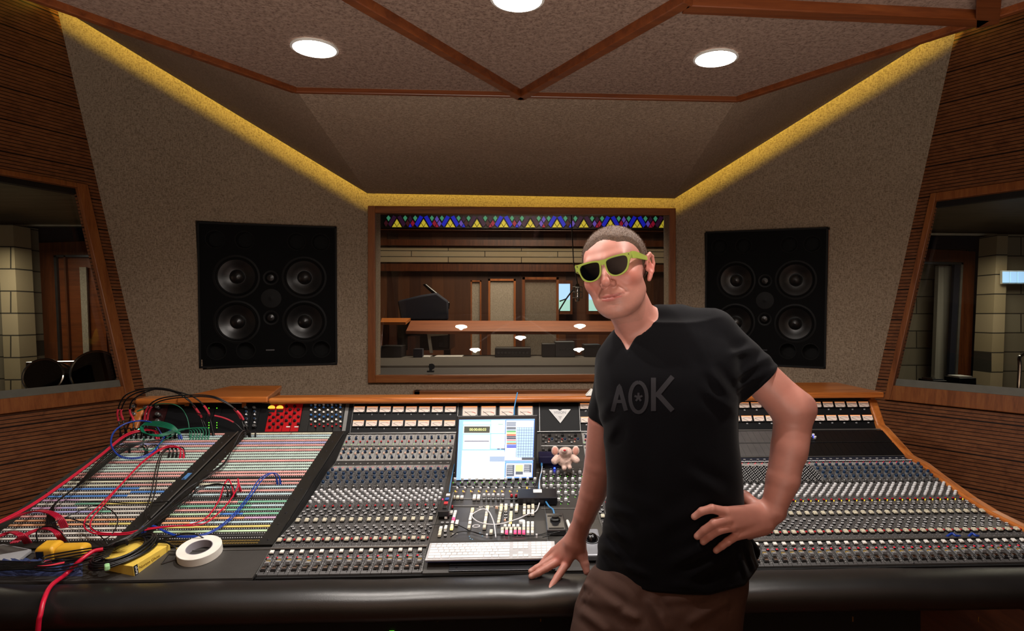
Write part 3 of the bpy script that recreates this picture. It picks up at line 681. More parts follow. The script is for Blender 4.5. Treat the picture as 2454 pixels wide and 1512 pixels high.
for k, (x0, x1, y0) in enumerate(((2236, 2270, 912), (2300, 2340, 906))):
    a, c = onY(x0, y0, 5.2), onY(x1, 926, 5.2); e = empty('small_device', ((a.x + c.x) / 2, 5.25, c.z), ['small chrome-trimmed unit, the left of two behind the right window', 'flat black and white unit, the right of two behind the right window'][k], 'device')
    m = MB(); m.box(((a.x + c.x) / 2, 5.3, (a.z + c.z) / 2), (c.x - a.x, .2, a.z - c.z)); m.build('housing', 'black', e, bevel=.004)
    m = MB(); m.box(((a.x + c.x) / 2, 5.3, a.z + .006), (c.x - a.x - .03, .15, .012)); m.build('cover', ['chrome', 'white'][k], e, smooth=0)
a, c = onY(2236, 927, 5.2), onY(2380, 927, 5.2); m = MB(); m.box(((a.x + c.x) / 2, 5.3, a.z / 2), (c.x - a.x, .4, a.z)); tag(m.build('low_cabinet', 'black', smooth=0, bevel=.01), 'black cabinet top behind the right window carrying two devices', 'cabinet')
# ================================================================== MIXING CONSOLE
# cross-section of the console: picture row at the left channels -> distance
PT = [(1377, 1.900), (1368, 1.914), (1323, 1.996), (1299, 2.048), (1254, 2.204), (1220, 2.313), (1164, 2.487), (1130, 2.598), (1110, 2.700), (1063, 2.825), (1042, 2.885), (1037, 2.93), (965, 3.005)]
PR_ = []
for y_, d_ in PT:
    q = cw(870, y_, d_); PR_.append((q.y, q.z))
PY = [p[0] for p in PR_]; PZ = [p[1] for p in PR_]
def Yr(y): return float(np.interp(-y, [-t[0] for t in PT], PY))
def Zs(Y): return float(np.interp(Y, PY, PZ))
def slope_at(Y):
    for i in range(len(PY) - 1):
        if Y <= PY[i + 1] or i == len(PY) - 2: return Vector((0, PY[i + 1] - PY[i], PZ[i + 1] - PZ[i])).normalized()
def SF(X, Y, up=0.0):
    s = slope_at(Y); T = frame((X, Y, Zs(Y)), (1, 0, 0), s); T.translation = T.translation + T.col[2].to_3d() * up; return T
def S(X, y, up=0.0): return SF(X, Yr(y), up)
def onprof(px, py, off=0.0):
    r = ray(px, py); o = Vector((0, 0, ZC))
    for i in range(len(PY) - 1):
        s = Vector((0, PY[i + 1] - PY[i], PZ[i + 1] - PZ[i])); n = Vector((0, -s.z, s.y)).normalized()
        p = o + r * ((Vector((0, PY[i], PZ[i])) + n * off - o).dot(n) / r.dot(n))
        if PY[i] - 1e-4 <= p.y <= PY[i + 1] + 1e-4: return p
    return p
def FP(px, py, up=0.0):
    p = onprof(px, py); return SF(p.x, p.y, up)
XL0, XL1, XC1, XD1, XR1 = -.80, -.304, .087, .28, 1.72
XPL = -1.77; XDV = -1.27
console = empty('mixing_console', (0, 2.4, 0), 'long grey mixing console full of knobs and faders, with a padded black armrest', 'mixing console')
def extr(m, prof, x0, x1):
    n = len(prof)
    m.add([(x0, y, z) for y, z in prof] + [(x1, y, z) for y, z in prof], [tuple(range(n)), tuple(range(n, 2 * n))[::-1]] + [(i, (i + 1) % n, n + (i + 1) % n, n + i) for i in range(n)])
# carcass under the panels (3 mm below the face plates)
pr = [(y, z - .006) for y, z in PR_]; pr[-1] = (PR_[-1][0], PR_[-1][1] - .004)
m = MB(); extr(m, pr + [(3.12, 1.16), (3.12, .70), (1.93, .70)], XL0, XR1); m.build('carcass', 'matte', console, smooth=0)
m = MB(); extr(m, [(1.92, .70), (1.92, .795), (2.05, .828), (2.86, 1.04), (2.975, 1.04), (3.05, 1.15), (3.12, 1.15), (3.12, .70)], XPL, XL0 - .001); m.build('carcass', 'matte', console, smooth=0)
m = MB(); m.box((-.1, 2.55, .35), (2.95, .9, .70)); m.build('pedestal', 'matte', console, smooth=0)
# wooden end cheeks following the profile
for x0, x1, nm in ((XR1, XR1 + .042, 'end_cheek'), (XPL - .042, XPL, 'end_cheek')):
    up_ = [(y, z + .012) for y, z in PR_[:-2]] + [(PR_[-2][0] - .012, PR_[-2][1] + .02), (PR_[-1][0] - .012, PR_[-1][1] + .004)]
    m = MB(); extr(m, up_ + [(3.13, 1.17), (3.13, .66), (1.93, .66)], x0, x1); m.build(nm, wood('cheek_wood' + str(x0 > 0), '#7a3d16', '#b4682f', '#cd8243', 1, .3), console, smooth=0, bevel=.008, seg=3)
# padded armrest
m = MB(); prof = []
yc, zc, a_, b_ = 1.834, .757, .078, .050
for k in range(28):
    t = 2 * math.pi * k / 28; c, s = math.cos(t), math.sin(t)
    prof.append((yc + a_ * abs(c) ** .8 * (1 if c > 0 else -1), zc + b_ * abs(s) ** .85 * (1 if s > 0 else -1)))
NX = 140; vs = []; fs = []; n = len(prof)
for i in range(NX + 1):
    x = -2.25 + 4.5 * i / NX; wv = .0022 * math.sin(x * 2.3) + .0016 * math.sin(x * 7.1 + 1) + .001 * math.sin(x * 19)
    for (y, z) in prof:
        dent = -.007 * math.exp(-((x - .02) / .06) ** 2) if z > zc and y < 1.87 else 0
        vs.append((x, y, z + (wv + dent) * (1 if z > zc else .5)))
for i in range(NX):
    for k in range(n): fs.append((i * n + k, (i + 1) * n + k, (i + 1) * n + (k + 1) % n, i * n + (k + 1) % n))
m.add(vs, fs); m.build('armrest', 'leather', console, smooth=60)
M['brass'] = pm('brass_pin', '#9a7434', .3, .9)
for px in (368, 710, 1047, 1296, 2049, 2352):
    p = cw(px, 1492, 1.80); m = MB(); m.lathe([(.0016, -.008), (.0016, .006)], 8, Matrix.Translation((p.x, p.y + .012,   .702))); m.build('brass_pin', 'brass', console)

# ---- kinds of controls: each a shared mesh, local z away from the panel
def ctl(name, mats, fn):
    m = MB(); fn(m); return m.mesh(name, mats, 40)
K = {}
def knob(r1, h1, r2, h2, n=12):
    def f(m):
        m.mat(0).lathe([(r1, 0), (r1 * .96, h1)], n); m.mat(1).lathe([(r2, h1), (r2 * .92, h1 + h2 * .9), (r2 * .75, h1 + h2)], n)
    return f
M['knobgrey'] = pm('knob_grey', '#77787a', .35); M['lit'] = emis('lit_white_button', '#fff7de', .9); M['redlit'] = emis('lit_red_button', '#e8283c', .35); M['amber'] = emis('amber_led', '#ffc21e', 2.0)
M['ledg'] = emis('green_led', '#6cff2e', 1.6); M['ledb'] = emis('blue_led', '#2038ff', 12); M['pinklit'] = emis('lit_pink_button', '#ff4f7e', .8); M['creamlit'] = emis('lit_cream_button', '#ffe9a0', .8)
M['dark'] = pm('dark_plastic', '#141416', .4); M['slot'] = pm('fader_slot', '#050505', .6)
K['blue_knob'] = ctl('blue_knob', [M['knobgrey'], M['navy']], knob(.0085, .007, .0062, .010))
K['white_knob'] = ctl('white_knob', [M['knobgrey'], M['lgrey']], knob(.0066, .005, .006, .008))
K['black_knob'] = ctl('black_knob', [M['dark'], M['dark']], knob(.009, .004, .0068, .010))
K['small_knob'] = ctl('small_knob', [M['dark'], M['navy']], knob(.0062, .004, .0045, .008))
K['peach_knob'] = ctl('peach_knob', [M['knobgrey'], M['peach']], knob(.005, .005, .0042, .006))
K['silver_knob'] = ctl('silver_knob', [M['dark'], M['alu']], knob(.0075, .004, .0062, .010))
K['slider_cap'] = ctl('slider_cap', [M['dark'], M['lgrey']], lambda m: (m.mat(0).box((0, 0, .003), (.005, .007, .006)), m.mat(1).box((0, 0, .0068), (.0045, .003, .0018))))
K['white_button'] = ctl('white_button', [M['dark'], M['white']], lambda m: (m.mat(0).box((0, 0, .002), (.0135, .0155, .004)), m.mat(1).box((0, 0, .0065), (.012, .0135, .006), None, .0012)))
K['cream_button'] = ctl('cream_button', [M['dark'], M['cream']], lambda m: (m.mat(0).box((0, 0, .003), (.0145, .017, .006)), m.mat(1).box((0, .0042, .0095), (.013, .0076, .008), None, .0012), m.mat(1).box((0, -.0042, .0085), (.013, .0076, .006), None, .0012)))
def ringf(m):
    m.mat(0).lathe([(.0048, 0), (.0048, .006)], 12); m.mat(1).lathe([(.0048, .0052), (.0048, .0072), (.0034, .0072), (.0034, .0052)], 12, cap=False)
K['ring_button'] = ctl('ring_button', [M['dark'], M['lgrey']], ringf)
K['red_cap'] = ctl('red_cap', [M['dark'], M['red']], lambda m: (m.mat(0).box((0, 0, .003), (.006, .007, .006)), m.mat(1).box((0, 0, .008), (.006, .006, .004), None, .001)))
K['red_button'] = ctl('red_button', [M['dark'], M['redlit']], lambda m: (m.mat(0).box((0, 0, .002), (.009, .008, .004)), m.mat(1).box((0, 0, .0048), (.006, .0042, .0018))))
K['amber_lamp'] = ctl('amber_lamp', [M['amber']], lambda m: m.lathe([(.0016, 0), (.0014, .0045)], 8))
K['green_lamp'] = ctl('green_lamp', [M['ledg']], lambda m: m.lathe([(.0009, 0), (.0007, .002)], 8))
def capf(m):
    m.mat(0).box((0, 0, .006), (.0135, .027, .006), None, .002); m.mat(1).box((0, -.008, .0115), (.0125, .009, .006), None, .0015); m.mat(1).box((0, .008, .0115), (.0125, .009, .006), None, .0015)
    m.mat(2).box((0, 0, .0098), (.0125, .0022, .0018))
K['fader_cap'] = ctl('fader_cap', [M['knobgrey'], pm('fader_grey', '#a6a8ac', .3, .5), M['yellow']], capf)
def padf(m): m.mat(0).box((0, 0, .003), (.016, .016, .006), None, .002); m.mat(1).box((.001, .001, .008), (.013, .011, .005), None, .002)
K['chrome_pad'] = ctl('chrome_pad', [M['dark'], M['chrome']], padf)
REG = []
def put(kind, T, parent): REG.append((kind, T, parent))
def flush():
    cp = Vector((0, 0, ZC)); by = {}
    for k, T, p in REG: by.setdefault(k, []).append((( T.translation - cp).length, T, p))
    for k, L in by.items():
        L.sort(key=lambda q: q[0] + (3 if hid(q[1].translation) else 0)); me = K[k]
        for d, T, p in L[:96]: link(k, me, p, T)
        if L[96:]:
            V, Fs, MI = [], [], []
            base = [v.co.copy() for v in me.vertices]; fb = [tuple(p.vertices) for p in me.polygons]; mb = [p.material_index for p in me.polygons]
            for d, T, p in L[96:]:
                o = len(V); V += [tuple(T @ v) for v in base]; Fs += [tuple(i + o for i in f) for f in fb]; MI += mb
            nm = k + 's'; nme = bpy.data.meshes.new(nm); nme.from_pydata(V, [], Fs)
            for mt in me.materials: nme.materials.append(mt)
            nme.polygons.foreach_set('material_index', MI); nme.polygons.foreach_set('use_smooth', [True] * len(nme.polygons)); nme.set_sharp_from_angle(angle=R(40))
            o = link(nm, nme, console); o['kind'] = 'stuff'
def project(P):
    xc = P.x * CA - P.y * SA; d = P.x * SA + P.y * CA; return CX + F * xc / d, CY - F * (P.z - ZC) / d
def hid(P): x, y = project(P); return 1450 < x < 1760 or x < 0 or x > 2454
# ---- one channel strip
def plate_strip(m, X0, X1, ya, yb, up=0.0, th=.005):
    """sheet following the profile between two picture rows"""
    Y0, Y1 = Yr(ya), Yr(yb); ys = [Y0] + [y for y in PY if Y0 + 1e-4 < y < Y1 - 1e-4] + [Y1]
    top = [(y, Zs(y) + up) for y in ys]; extr(m, top + [(y, z - th) for y, z in top[::-1]], X0, X1)
def strip(ch, X0, w, kindset):
    m = MB(); g = .0006; e = .0004
    plate_strip(m.mat(0), X0 + g, X0 + w - g, 1374, 1317); plate_strip(m.mat(0), X0 + g, X0 + w - g, 1311, 1127)
    plate_strip(m.mat(2), X0 + g, X0 + w - g, 1126, 1107)
    if kindset == 'L':
        plate_strip(m.mat(2), X0 + g, X0 + w - g, 1105.5, 1074, .004); plate_strip(m.mat(2), X0 + g, X0 + w - g, 1069, 1044, .004)
    else:
        plate_strip(m.mat(3), X0 + e, X0 + w - e, 1105.5, 1075, .006); plate_strip(m.mat(3), X0 + e, X0 + w - e, 1072, 1044, .006)
    # fader slots
    xs = X0 + w * .62; plate_strip(m.mat(1), xs - .0012, xs + .0012, 1371, 1328, .0006); plate_strip(m.mat(1), X0 + w * .8 - .001, X0 + w * .8 + .001, 1241, 1211, .0006)
    # short printed scale marks beside the fader
    for k in range(7): T = S(X0 + w * .9, 1330 + k * 6, .0004); m.mat(4).box((0, 0, 0), (.0022, .0012, .0006), T)
    for k in range(46):
        yy = 1366 - k * 5.3
        if 1309 < yy < 1319 or yy < 1128: continue
        for f, ww in ((.1, .0016), (.52, .0022), (.93, .0016)):
            if random.random() < .75: m.mat(4).box((0, 0, 0), (ww, .0009 + .0006 * random.random(), .0005), S(X0 + w * (f + random.uniform(-.03, .03)), yy + random.uniform(-1, 1), .0004))
    o = link('channel_strip', m.mesh('channel_strip', ['stripm', 'slot', M['upstrip'], M['blank'] if kindset == 'M' else M['blankd'], M['lgrey']], 0), console)
    X = lambda f: X0 + w * f
    P = lambda k, f, y, up=0.0: put(k, S(X(f), y, up), o)
    P('white_button', .36, 1323); P('red_button', .24, 1336); P('fader_cap', .58, 1346 + random.choice((0, 0, 0, 2, 3))); P('chrome_pad', .42, 1362)
    P('cream_button', .36, 1297); P('red_cap', .84, 1296)
    for f, y in ((.25, 1286), (.66, 1281), (.3, 1275), (.7, 1269), (.34, 1264)): P('ring_button', f, y)
    P('cream_button', .42, 1250)
    for f, y in ((.28, 1239), (.6, 1234), (.28, 1228), (.6, 1223)): P('ring_button', f, y)
    P('red_cap', .3, 1216)
    if kindset != 'L': P('amber_lamp', .62, 1216); P('amber_lamp', .8, 1244)
    for f, y in ((.3, 1206), (.76, 1201), (.26, 1196), (.74, 1190), (.3, 1184), (.76, 1179)): P('white_knob', f, y)
    P('silver_knob', .5, 1170)
    if kindset == 'M':
        for c in range(3):
            for r in range(9): P('slider_cap', .2 + c * .3, 1164 - r * 4.4 + c * 1.4)
    else:
        for f, y in ((.38, 1160), (.62, 1150), (.38, 1140), (.62, 1130.5)): P('blue_knob', f, y)
    if kindset != 'L':
        for f in (.2, .5, .8): P('ring_button', f, 1119)
    if kindset == 'L':
        P('silver_knob', .66, 1079, .004); P('peach_knob', .36, 1081, .004); P('small_knob', .62, 1087, .004); P('peach_knob', .36, 1092, .004); P('small_knob', .6, 1100, .004)
        P('ring_button', .5, 1048, .004); P('small_knob', .6, 1054.5, .004); P('red_cap', .42, 1063, .004); P('green_lamp', .2, 1067, .004)
    return o
M['upstrip'] = pm('silver_module_plate', '#b4b3b0', .4, .4)
M['blankd'] = pm('blank_plate_no_sheen', '#161618', .35, .3)  # same plates as the grey ones, lack of reflection painted as near-black
M['blank'] = pm('blank_plate_sheen', '#8c8c8e', .42, .8, bump=.05, bscale=900)  # bright reflection on these plates put into a lighter base colour
wL = (XL1 - XL0) / 16; wR = (XR1 - XD1) / 48
for i in range(16): strip(i + 1, XL0 + wL * i, wL, 'L')
for i in range(48): strip(i + 17, XD1 + wR * i, wR, 'L' if i < 16 else 'M' if i < 32 else 'B')
# chrome rails across, divider lines, number strips
for (x0, x1) in ((XL0, XL1), (XD1, XR1)):
    for y, r in ((1314, .004), (1071.5, .003 if x0 < 0 else .0015), (1041, .003), (1107, .002)): m = MB(); m.tube([S(x0, y).translation + Vector((0, 0, .004)), S(x1, y).translation + Vector((0, 0, .004))], r, 8); m.build('chrome_rail', 'alu', console)
    m = MB(); n0, k, ww = (1, 16, wL) if x0 < 0 else (17, 48, wR)
    for i in range(k):
        vs, fs = text_mb(str(n0 + i), .011, S(x0 + ww * (i + .5), 1111, .0015)); m.add(vs, fs)
    m.build('channel_numbers', 'white', console, smooth=0)
    m = MB(); extr_y = None
    m.box((0, 0, 0), (.0001, .0001, .0001), Matrix.Translation((x0 + .001, 2.4, .8)))
    plate_strip(m, x0 + .0004, x1 - .0004, 1115.5, 1107, .0008, .0006); m.build('number_band', 'navy2' if x0 > 0 else 'panel', console, smooth=0)
for x in (XL0, XL1, XC1, XD1, XD1 + wR * 32):
    Y0, Y1 = Yr(1374), Yr(1043); ys = [Y0] + [y for y in PY if Y0 < y < Y1] + [Y1]
    m = MB(); m.tube([(x, y, Zs(y) + .002) for y in ys], .0022, 6); m.build('divider_bar', 'alu', console)
for i in range(32):   # fold of red level lamps above the blue knobs
    pass
m = MB()
for i in list(range(16)):
    for k in range(3): m.lathe([(.0011, 0), (.001, .002)], 6, S(XL0 + wL * (i + .3 + .15 * k), 1122 - k, 0))
for i in range(16, 48):
    for k in range(3): m.lathe([(.0011, 0), (.001, .002)], 6, S(XD1 + wR * (i + .3 + .15 * k), 1122 - k, 0))
M['redled'] = emis('dim_red_led', '#ff2040', .7); m.build('level_lamps', 'redled', console)

# ---- meter bridge
M['dial'] = pm('meter_dial', '#d6c8be', .6, emit='#ffd9bd', es=.14); M['glow'] = emis('meter_lamp', '#ff9a52', .75); M['needle'] = pm('meter_needle', '#1a1a1a', .5); M['mred'] = pm('meter_red', '#c24030', .5)
YB0, YB1 = PY[-2], PY[-1]
def BR_(px, py, up=0.0):
    """frame on the meter bridge face under that pixel"""
    s = Vector((0, PY[-1] - PY[-2], PZ[-1] - PZ[-2])).normalized(); n = Vector((0, -s.z, s.y)).normalized()
    p = onplane(px, py, (0, PY[-2], PZ[-2]), n); T = frame(p, (1, 0, 0), s); T.translation = p + n * up; return T
bridge = None
m = MB(); T0 = BR_(870, 1001); bh = math.hypot(PY[-1] - PY[-2], PZ[-1] - PZ[-2])
def face(x0, x1, mat, up=0, name='bridge_panel'):
    s = Vector((0, PY[-1] - PY[-2], PZ[-1] - PZ[-2])).normalized(); T = frame(((x0 + x1) / 2, (PY[-1] + PY[-2]) / 2, (PZ[-1] + PZ[-2]) / 2), (1, 0, 0), s)
    m = MB(); m.box((0, 0, up / 2 - .002), (x1 - x0 - .002, bh, .004 + up), T); return m.build(name, mat, console, smooth=0)
M['brpan'] = pm('bridge_black', '#07080b', .6, spec=.25)
bridge = face(XL0, XL1, 'brpan'); face(XL1, XC1, 'brpan'); face(XC1, XD1, 'brpan'); face(XD1, XR1, 'brpan')
m = MB()
for x in (XL0, XL1, XC1, XD1):
    m.box((x, 0, 0), (.003, .004, .004)); 
    m.v = m.v[:-8]; m.f = m.f[:-6]; m.mi = m.mi[:-6]
    m.tube([(x, PY[-2] - .004, PZ[-2]), (x, PY[-1] - .004, PZ[-1])], .0016, 6)
m.tube([(XL0, PY[-1] - .004, PZ[-1] - .001), (XR1, PY[-1] - .004, PZ[-1] - .001)], .002, 6); m.tube([(XL0, PY[-2] - .006, PZ[-2]), (XR1, PY[-2] - .006, PZ[-2])], .002, 6)
m.build('bridge_edge', 'alu', console)
def dial_mesh(w, h):
    m = MB(); m.mat(0).box((0, 0, .003), (w, h, .006)); m.mat(1).box((0, h * .43, .0064), (w * .98, h * .1, .0008))
    pts = [(math.cos(a) * w * .62, -h * .62 + math.sin(a) * w * .45, .0066) for a in np.linspace(R(125), R(78), 9)]
    for i in range(8): m.mat(2).beam(pts[i], pts[i + 1], (0, 0, 1), h * .02, .0006)
    pts = [(math.cos(a) * w * .62, -h * .62 + math.sin(a) * w * .45, .0066) for a in np.linspace(R(78), R(52), 6)]
    for i in range(5): m.mat(3).beam(pts[i], pts[i + 1], (0, 0, 1), h * .05, .0006)
    me = m.mesh('dial', [M['dial'], M['glow'], M['needle'], M['mred']], 0)
    m = MB(); m.beam((w * .1, -h * .42, .0072), (-w * .36, h * .02, .0072), (0, 0, 1), h * .03, .0006); m.box((w * .42, -h * .38, .0072), (w * .06, h * .14, .001)); nd = m.mesh('needle', 'needle', 0)
    m = MB(); b = h * .07
    for c, d in (((0, h / 2, .003), (w + b, b, .010)), ((0, -h / 2, .003), (w + b, b, .010)), ((-w / 2, 0, .003), (b, h, .010)), ((w / 2, 0, .003), (b, h, .010))): m.box(c, d)
    return me, nd, m.mesh('bezel', 'dark', 0)
small, big = dial_mesh(.053, .030), dial_mesh(.072, .056)
numb = MB()
def meter(px, py, meshes, num=None):
    T = BR_(px, py); o = link('level_meter', meshes[2], console, T); link('dial', meshes[0], o, T); link('needle', meshes[1], o, T)
    if num is not None:
        vs, fs = text_mb(str(num), .009, BR_(px, py, .0005) @ Matrix.Translation((0, -.0235, 0))); numb.add(vs, fs)
for k in range(8):
    meter(861.7 + 31.15 * k, 982 + .0 * k, small, 2 * k + 1); meter(859.5 + 31.2 * k, 1015.5, small, 2 * k + 2)
for k in range(4): meter(1126.5 + 44.2 * k, 987, big)
for k in range(24):
    X = XD1 + .03 + .06 * k
    for r, (dy, n) in enumerate(((.1, 0), (.1, 1))):
        s = Vector((0, PY[-1] - PY[-2], PZ[-1] - PZ[-2])).normalized(); fr_ = (.82, .36)[r]; p = Vector((X, PY[-2], PZ[-2])) + s * bh * fr_
        px, py = project(p); meter(px, py, small, 17 + 2 * k + r)
numb.build('meter_numbers', M['lgrey'], console, smooth=0)
# badge
T = BR_(1342, 996, .002); m = MB(); sp = [(-.053, .030), (-.012, .030), (0, .022), (.012, .030), (.053, .030), (0, -.040)]
m.mat(0).prism(sp, .004, T); m.mat(1).prism([(x * .86, y * .84 + .001) for x, y in sp], .0055, T)
vs, fs = text_mb('VISION', .0185, T @ Matrix.Translation((0, .0125, .0058))); m.mat(2).add(vs, fs)
m.mat(2); 
for q in range(3): m.box((0, -.008 - .006 * q, .0058), (.016 - .005 * q, .002, .001), T)
m.build('badge', [M['alu'], pm('badge_grey', '#9c9a98', .4, .3), M['gunm']], console, smooth=0)
# wooden cap and the two wooden hoods
def capy(x0, x1, r=.019):
    m = MB(); m.box(((x0 + x1) / 2, 3.05, PZ[-1] + .016), (x1 - x0, .12, .030)); return m.build('wooden_cap', 'top', console, smooth=60, bevel=.014, seg=4)
capy(-1.19, 1.27); capy(XPL - .03, -1.56)
M['hood'] = wood('hood_wood', '#7a3d16', '#b1642c', '#cb7f41', 0, .28)
def hood(x0, x1, z0, z1, y0, y1, open_r):
    e = MB(); tl, tr = (.03, .115) if x0 < 0 else (.1, .0); e.prism([(x0, y0), (x1, y0), (x1 - tr, y1), (x0 + tl, y1)], .028, Matrix.Translation((0, 0, z1 - .028))); o = e.build('hood', 'hood', console, smooth=0, bevel=.006, seg=3)
    e = MB(); e.box((x0 + .02, (y0 + y1) / 2 + .02, (z0 + z1) / 2 - .012), (.02, y1 - y0 - .06, z1 - z0 - .03)); e.box((x1 - .13 if x0 < 0 else x1 - .03, (y0 + y1) / 2 + .02, (z0 + z1) / 2 - .012), (.02, y1 - y0 - .06, z1 - z0 - .03)); e.build('hood_side', 'hood', o, smooth=0)
hood(-1.60, -1.185, 1.10, 1.20, 2.98, 3.46, 1); hood(1.26, XR1 + .05, 1.10, 1.205, 2.98, 3.44, 0)

# ---- patch bays
def patch_y(f): return 2.055 + f * (2.868 - 2.055), .842 + f * (1.056 - .842)
pt0, pt1 = Vector((0, 2.055, .842)), Vector((0, 2.868, 1.056)); pdir = (pt1 - pt0).normalized(); plen = (pt1 - pt0).length
def PF(x, s, up=0.0):
    T = frame(Vector((x, 0, 0)) + pt0 + pdir * s, (1, 0, 0), pdir); T.translation = T.translation + T.col[2].to_3d() * up; return T
cols = {k: pm('label_' + k, c, .6, emit=None) for k, c in dict(p='#e3a6a0', m='#c6ddd2', y='#dcdcc4', v='#aeadd8', g='#83c0a4', b='#5b90da', c='#bcd6dc', o='#e8ae84', Y='#e2d07c', w='#d8d5cc', l='#c9a6c6', G='#c0dcb6', k='#333333').items()}
ck = list(cols); cml = [cols[k] for k in ck]
left_rows = list('GwcpvpppmpmmmmpmmpP'.replace('P', 'p'))
rows1 = [('y', 1), ('c', 1), ('m', 1), ('p', 1), ('v', 1), ('p', 1), ('m', 1), ('p', 1), ('m', 1), ('m', 1), ('m', 1), ('p', 1), ('m', 1), ('m', 1), ('m', 1), ('p', 1), ('p', 1)]
rowsL = [['y'], ['y', 'p'], ['b', 'w'], ['w', 'b'], ['b', 'w'], ['l', 'w'], ['w', 'g', 'Y'], ['l', 'v', 'w'], ['v', 'g', 'w'], ['p', 'w'], ['o'], ['o', 'Y'], ['w'], ['w'], ['w']]
rowsR = [['p'], ['y', 'p'], ['c'], ['p'], ['c'], ['k'], ['p', 'g'], ['g', 'c'], ['p', 'g'], ['G', 'b', 'g'], ['o', 'l'], ['o', 'c'], ['Y'], ['G'], ['k']]
def patch(x0, x1, lower, top_special, name_lab):
    m = MB(); m.box((0, plen / 2, -.003), (x1 - x0 - .004, plen, .006), PF((x0 + x1) / 2, 0)); pan = m.build('patch_panel', M['panel2'], console, smooth=0)
    ear = .048; a, b = x0 + ear, x1 - ear; W_ = b - a
    S1 = plen - .02; n1 = 19; p1 = .0232; y = S1; NJ = 48
    allrows = []
    for i in range(17): allrows.append((S1 - i * p1, [rows1[i][0]] if i else top_special))
    S2 = S1 - 17 * p1 - .016; p2 = (S2 - .045) / 14.2
    for i in range(15): allrows.append((S2 - i * p2, lower[i]))
    jk = MB(); 
    for s, cs in allrows:
        lm = MB(); n = len(cs); edges = [0] + sorted(random.uniform(.25, .85) for _ in range(n - 1)) + [1]; h = .0115 if s > S2 + .01 else .0098
        for q in range(n):
            xa, xb = a + W_ * edges[q], a + W_ * edges[q + 1]; seg = 4
            for t in range(seg):
                xx0 = xa + (xb - xa) * t / seg; xx1 = xa + (xb - xa) * (t + 1) / seg
                lm.mat(ck.index(cs[q])).box(((xx0 + xx1) / 2 - (a + b) / 2, 0, .0012), (xx1 - xx0 - .001, h, .0024), PF((a + b) / 2, s))
        link('label_strip', lm.mesh('label_strip', cml, 0), pan)
        for j in range(NJ):
            xj = a + W_ * (j + .5) / NJ
            jk.lathe([(.0019, .0), (.0017, .0012)], 6, PF(xj, s - (.0118 if s > S2 + .01 else .0112), .0002), cap=True)
    jo = link('jack_sockets', jk.mesh('jack_sockets', 'lgrey', 0), pan); jo['kind'] = 'stuff'  # pale grey colour stands in for the highlights in the jacks
    sc_ = MB()
    for xx in (x0 + ear * .5, x1 - ear * .5):
        for k in range(11): sc_.lathe([(.0048, 0), (.004, .0022), (.0001, .003)], 10, PF(xx, .03 + k * (plen - .06) / 10 + (.006 if k % 2 else -.004)))
    sc_.build('screws', 'gunm', pan)
    return a, b
patch(XDV + .004, XL0 + .0, rowsR, ['y', 'p', 'y'], ''); patch(XPL + .004, XDV - .004, rowsL, ['m', 'p'], '')
m = MB(); m.tube([PF(XDV, 0, .004).translation, PF(XDV, plen, .004).translation], .0025, 6); m.build('divider_bar', 'alu', console)
# row of gold sockets at the foot of the right bay
M['gold'] = pm('gold_socket', '#b09a62', .35, .8); m = MB()
for r in range(2):
    for j in range(44): m.lathe([(.0042, 0), (.0042, .002), (.002, .002), (.002, .0004)], 8, PF(XDV + .05 + (XL0 - XDV - .1) * (j + .5) / 44, .008 + r * .013, .0004))
gs = m.build('gold_sockets', 'gold', console, smooth=0)
# front desk plate left of the faders
m = MB(); extr(m, [(1.905, .797), (2.05, .836), (2.05, .83), (1.905, .790)], XPL, XL0 - .002); m.build('front_plate', 'panel', console, smooth=0)
m = MB(); m.tube([(XPL, 2.035, .834), (XL0, 2.035, .834)], .0012, 6); m.build('seam_trim', 'alu', console)

# ---- racks of outboard modules left in the bridge
rack = face(XPL, XL0, 'brpan', name='outboard_rack')
def mod(px0, px1, mat, name='rack_module', y0=967, y1=1035, up=.005):
    a = BR_(px0, (y0 + y1) / 2); c = BR_(px1, (y0 + y1) / 2); t = BR_(px0, y0); b = BR_(px0, y1); W_ = c.translation.x - a.translation.x; H_ = (t.translation - b.translation).length
    T = BR_((px0 + px1) / 2, (y0 + y1) / 2); m = MB(); m.box((0, 0, up / 2), (W_ - .0015, H_, up), T); return m.build(name, mat, console, smooth=0)
M['redpanel'] = pm('red_module', '#b81018', .35); M['winep'] = pm('wine_module', '#2c0f10', .4); M['ylens'] = emis('yellow_meter_lens', '#ffe04a', .8)
def kb(parent, kind, px, py, sc_=1.0):
    T = BR_(px, py, .005) @ Matrix.Scale(sc_, 4); link(kind, K[kind], parent, T)
o = mod(312, 397, 'winep')
for x in (322, 350, 378):
    for y in (978, 996, 1012): kb(o, 'silver_knob', x + 4, y, 1.6)
o = mod(398, 494, 'brpan')
o2 = mod(495, 511, 'brpan'); o3 = mod(512, 528, 'brpan')
m = MB()
for x in (502, 521):
    for y in (979, 1014, 1020, 1026): m.lathe([(.0022, 0), (.002, .002)], 6, BR_(x, y, .0052))
m.build('green_lamps', 'ledg', o2)
m = MB(); m.lathe([(.004, 0), (.0035, .003)], 8, BR_(374, 1030, .005)); m.lathe([(.003, 0), (.0025, .003)], 8, BR_(334, 1029, .005)); M['ledt'] = emis('teal_lamp', '#46ffb8', 6); m.build('teal_lamps', 'ledt', o)
for px in (592, 612):
    o = mod(px - 9, px + 9, 'brpan')
    kb(o, 'silver_knob', px, 979, 1.2); kb(o, 'silver_knob', px, 1023, 1.3)
    for q, y in enumerate((988, 995, 1005, 1014)): kb(o, 'white_knob' if q % 2 else 'blue_knob', px, y, .7)
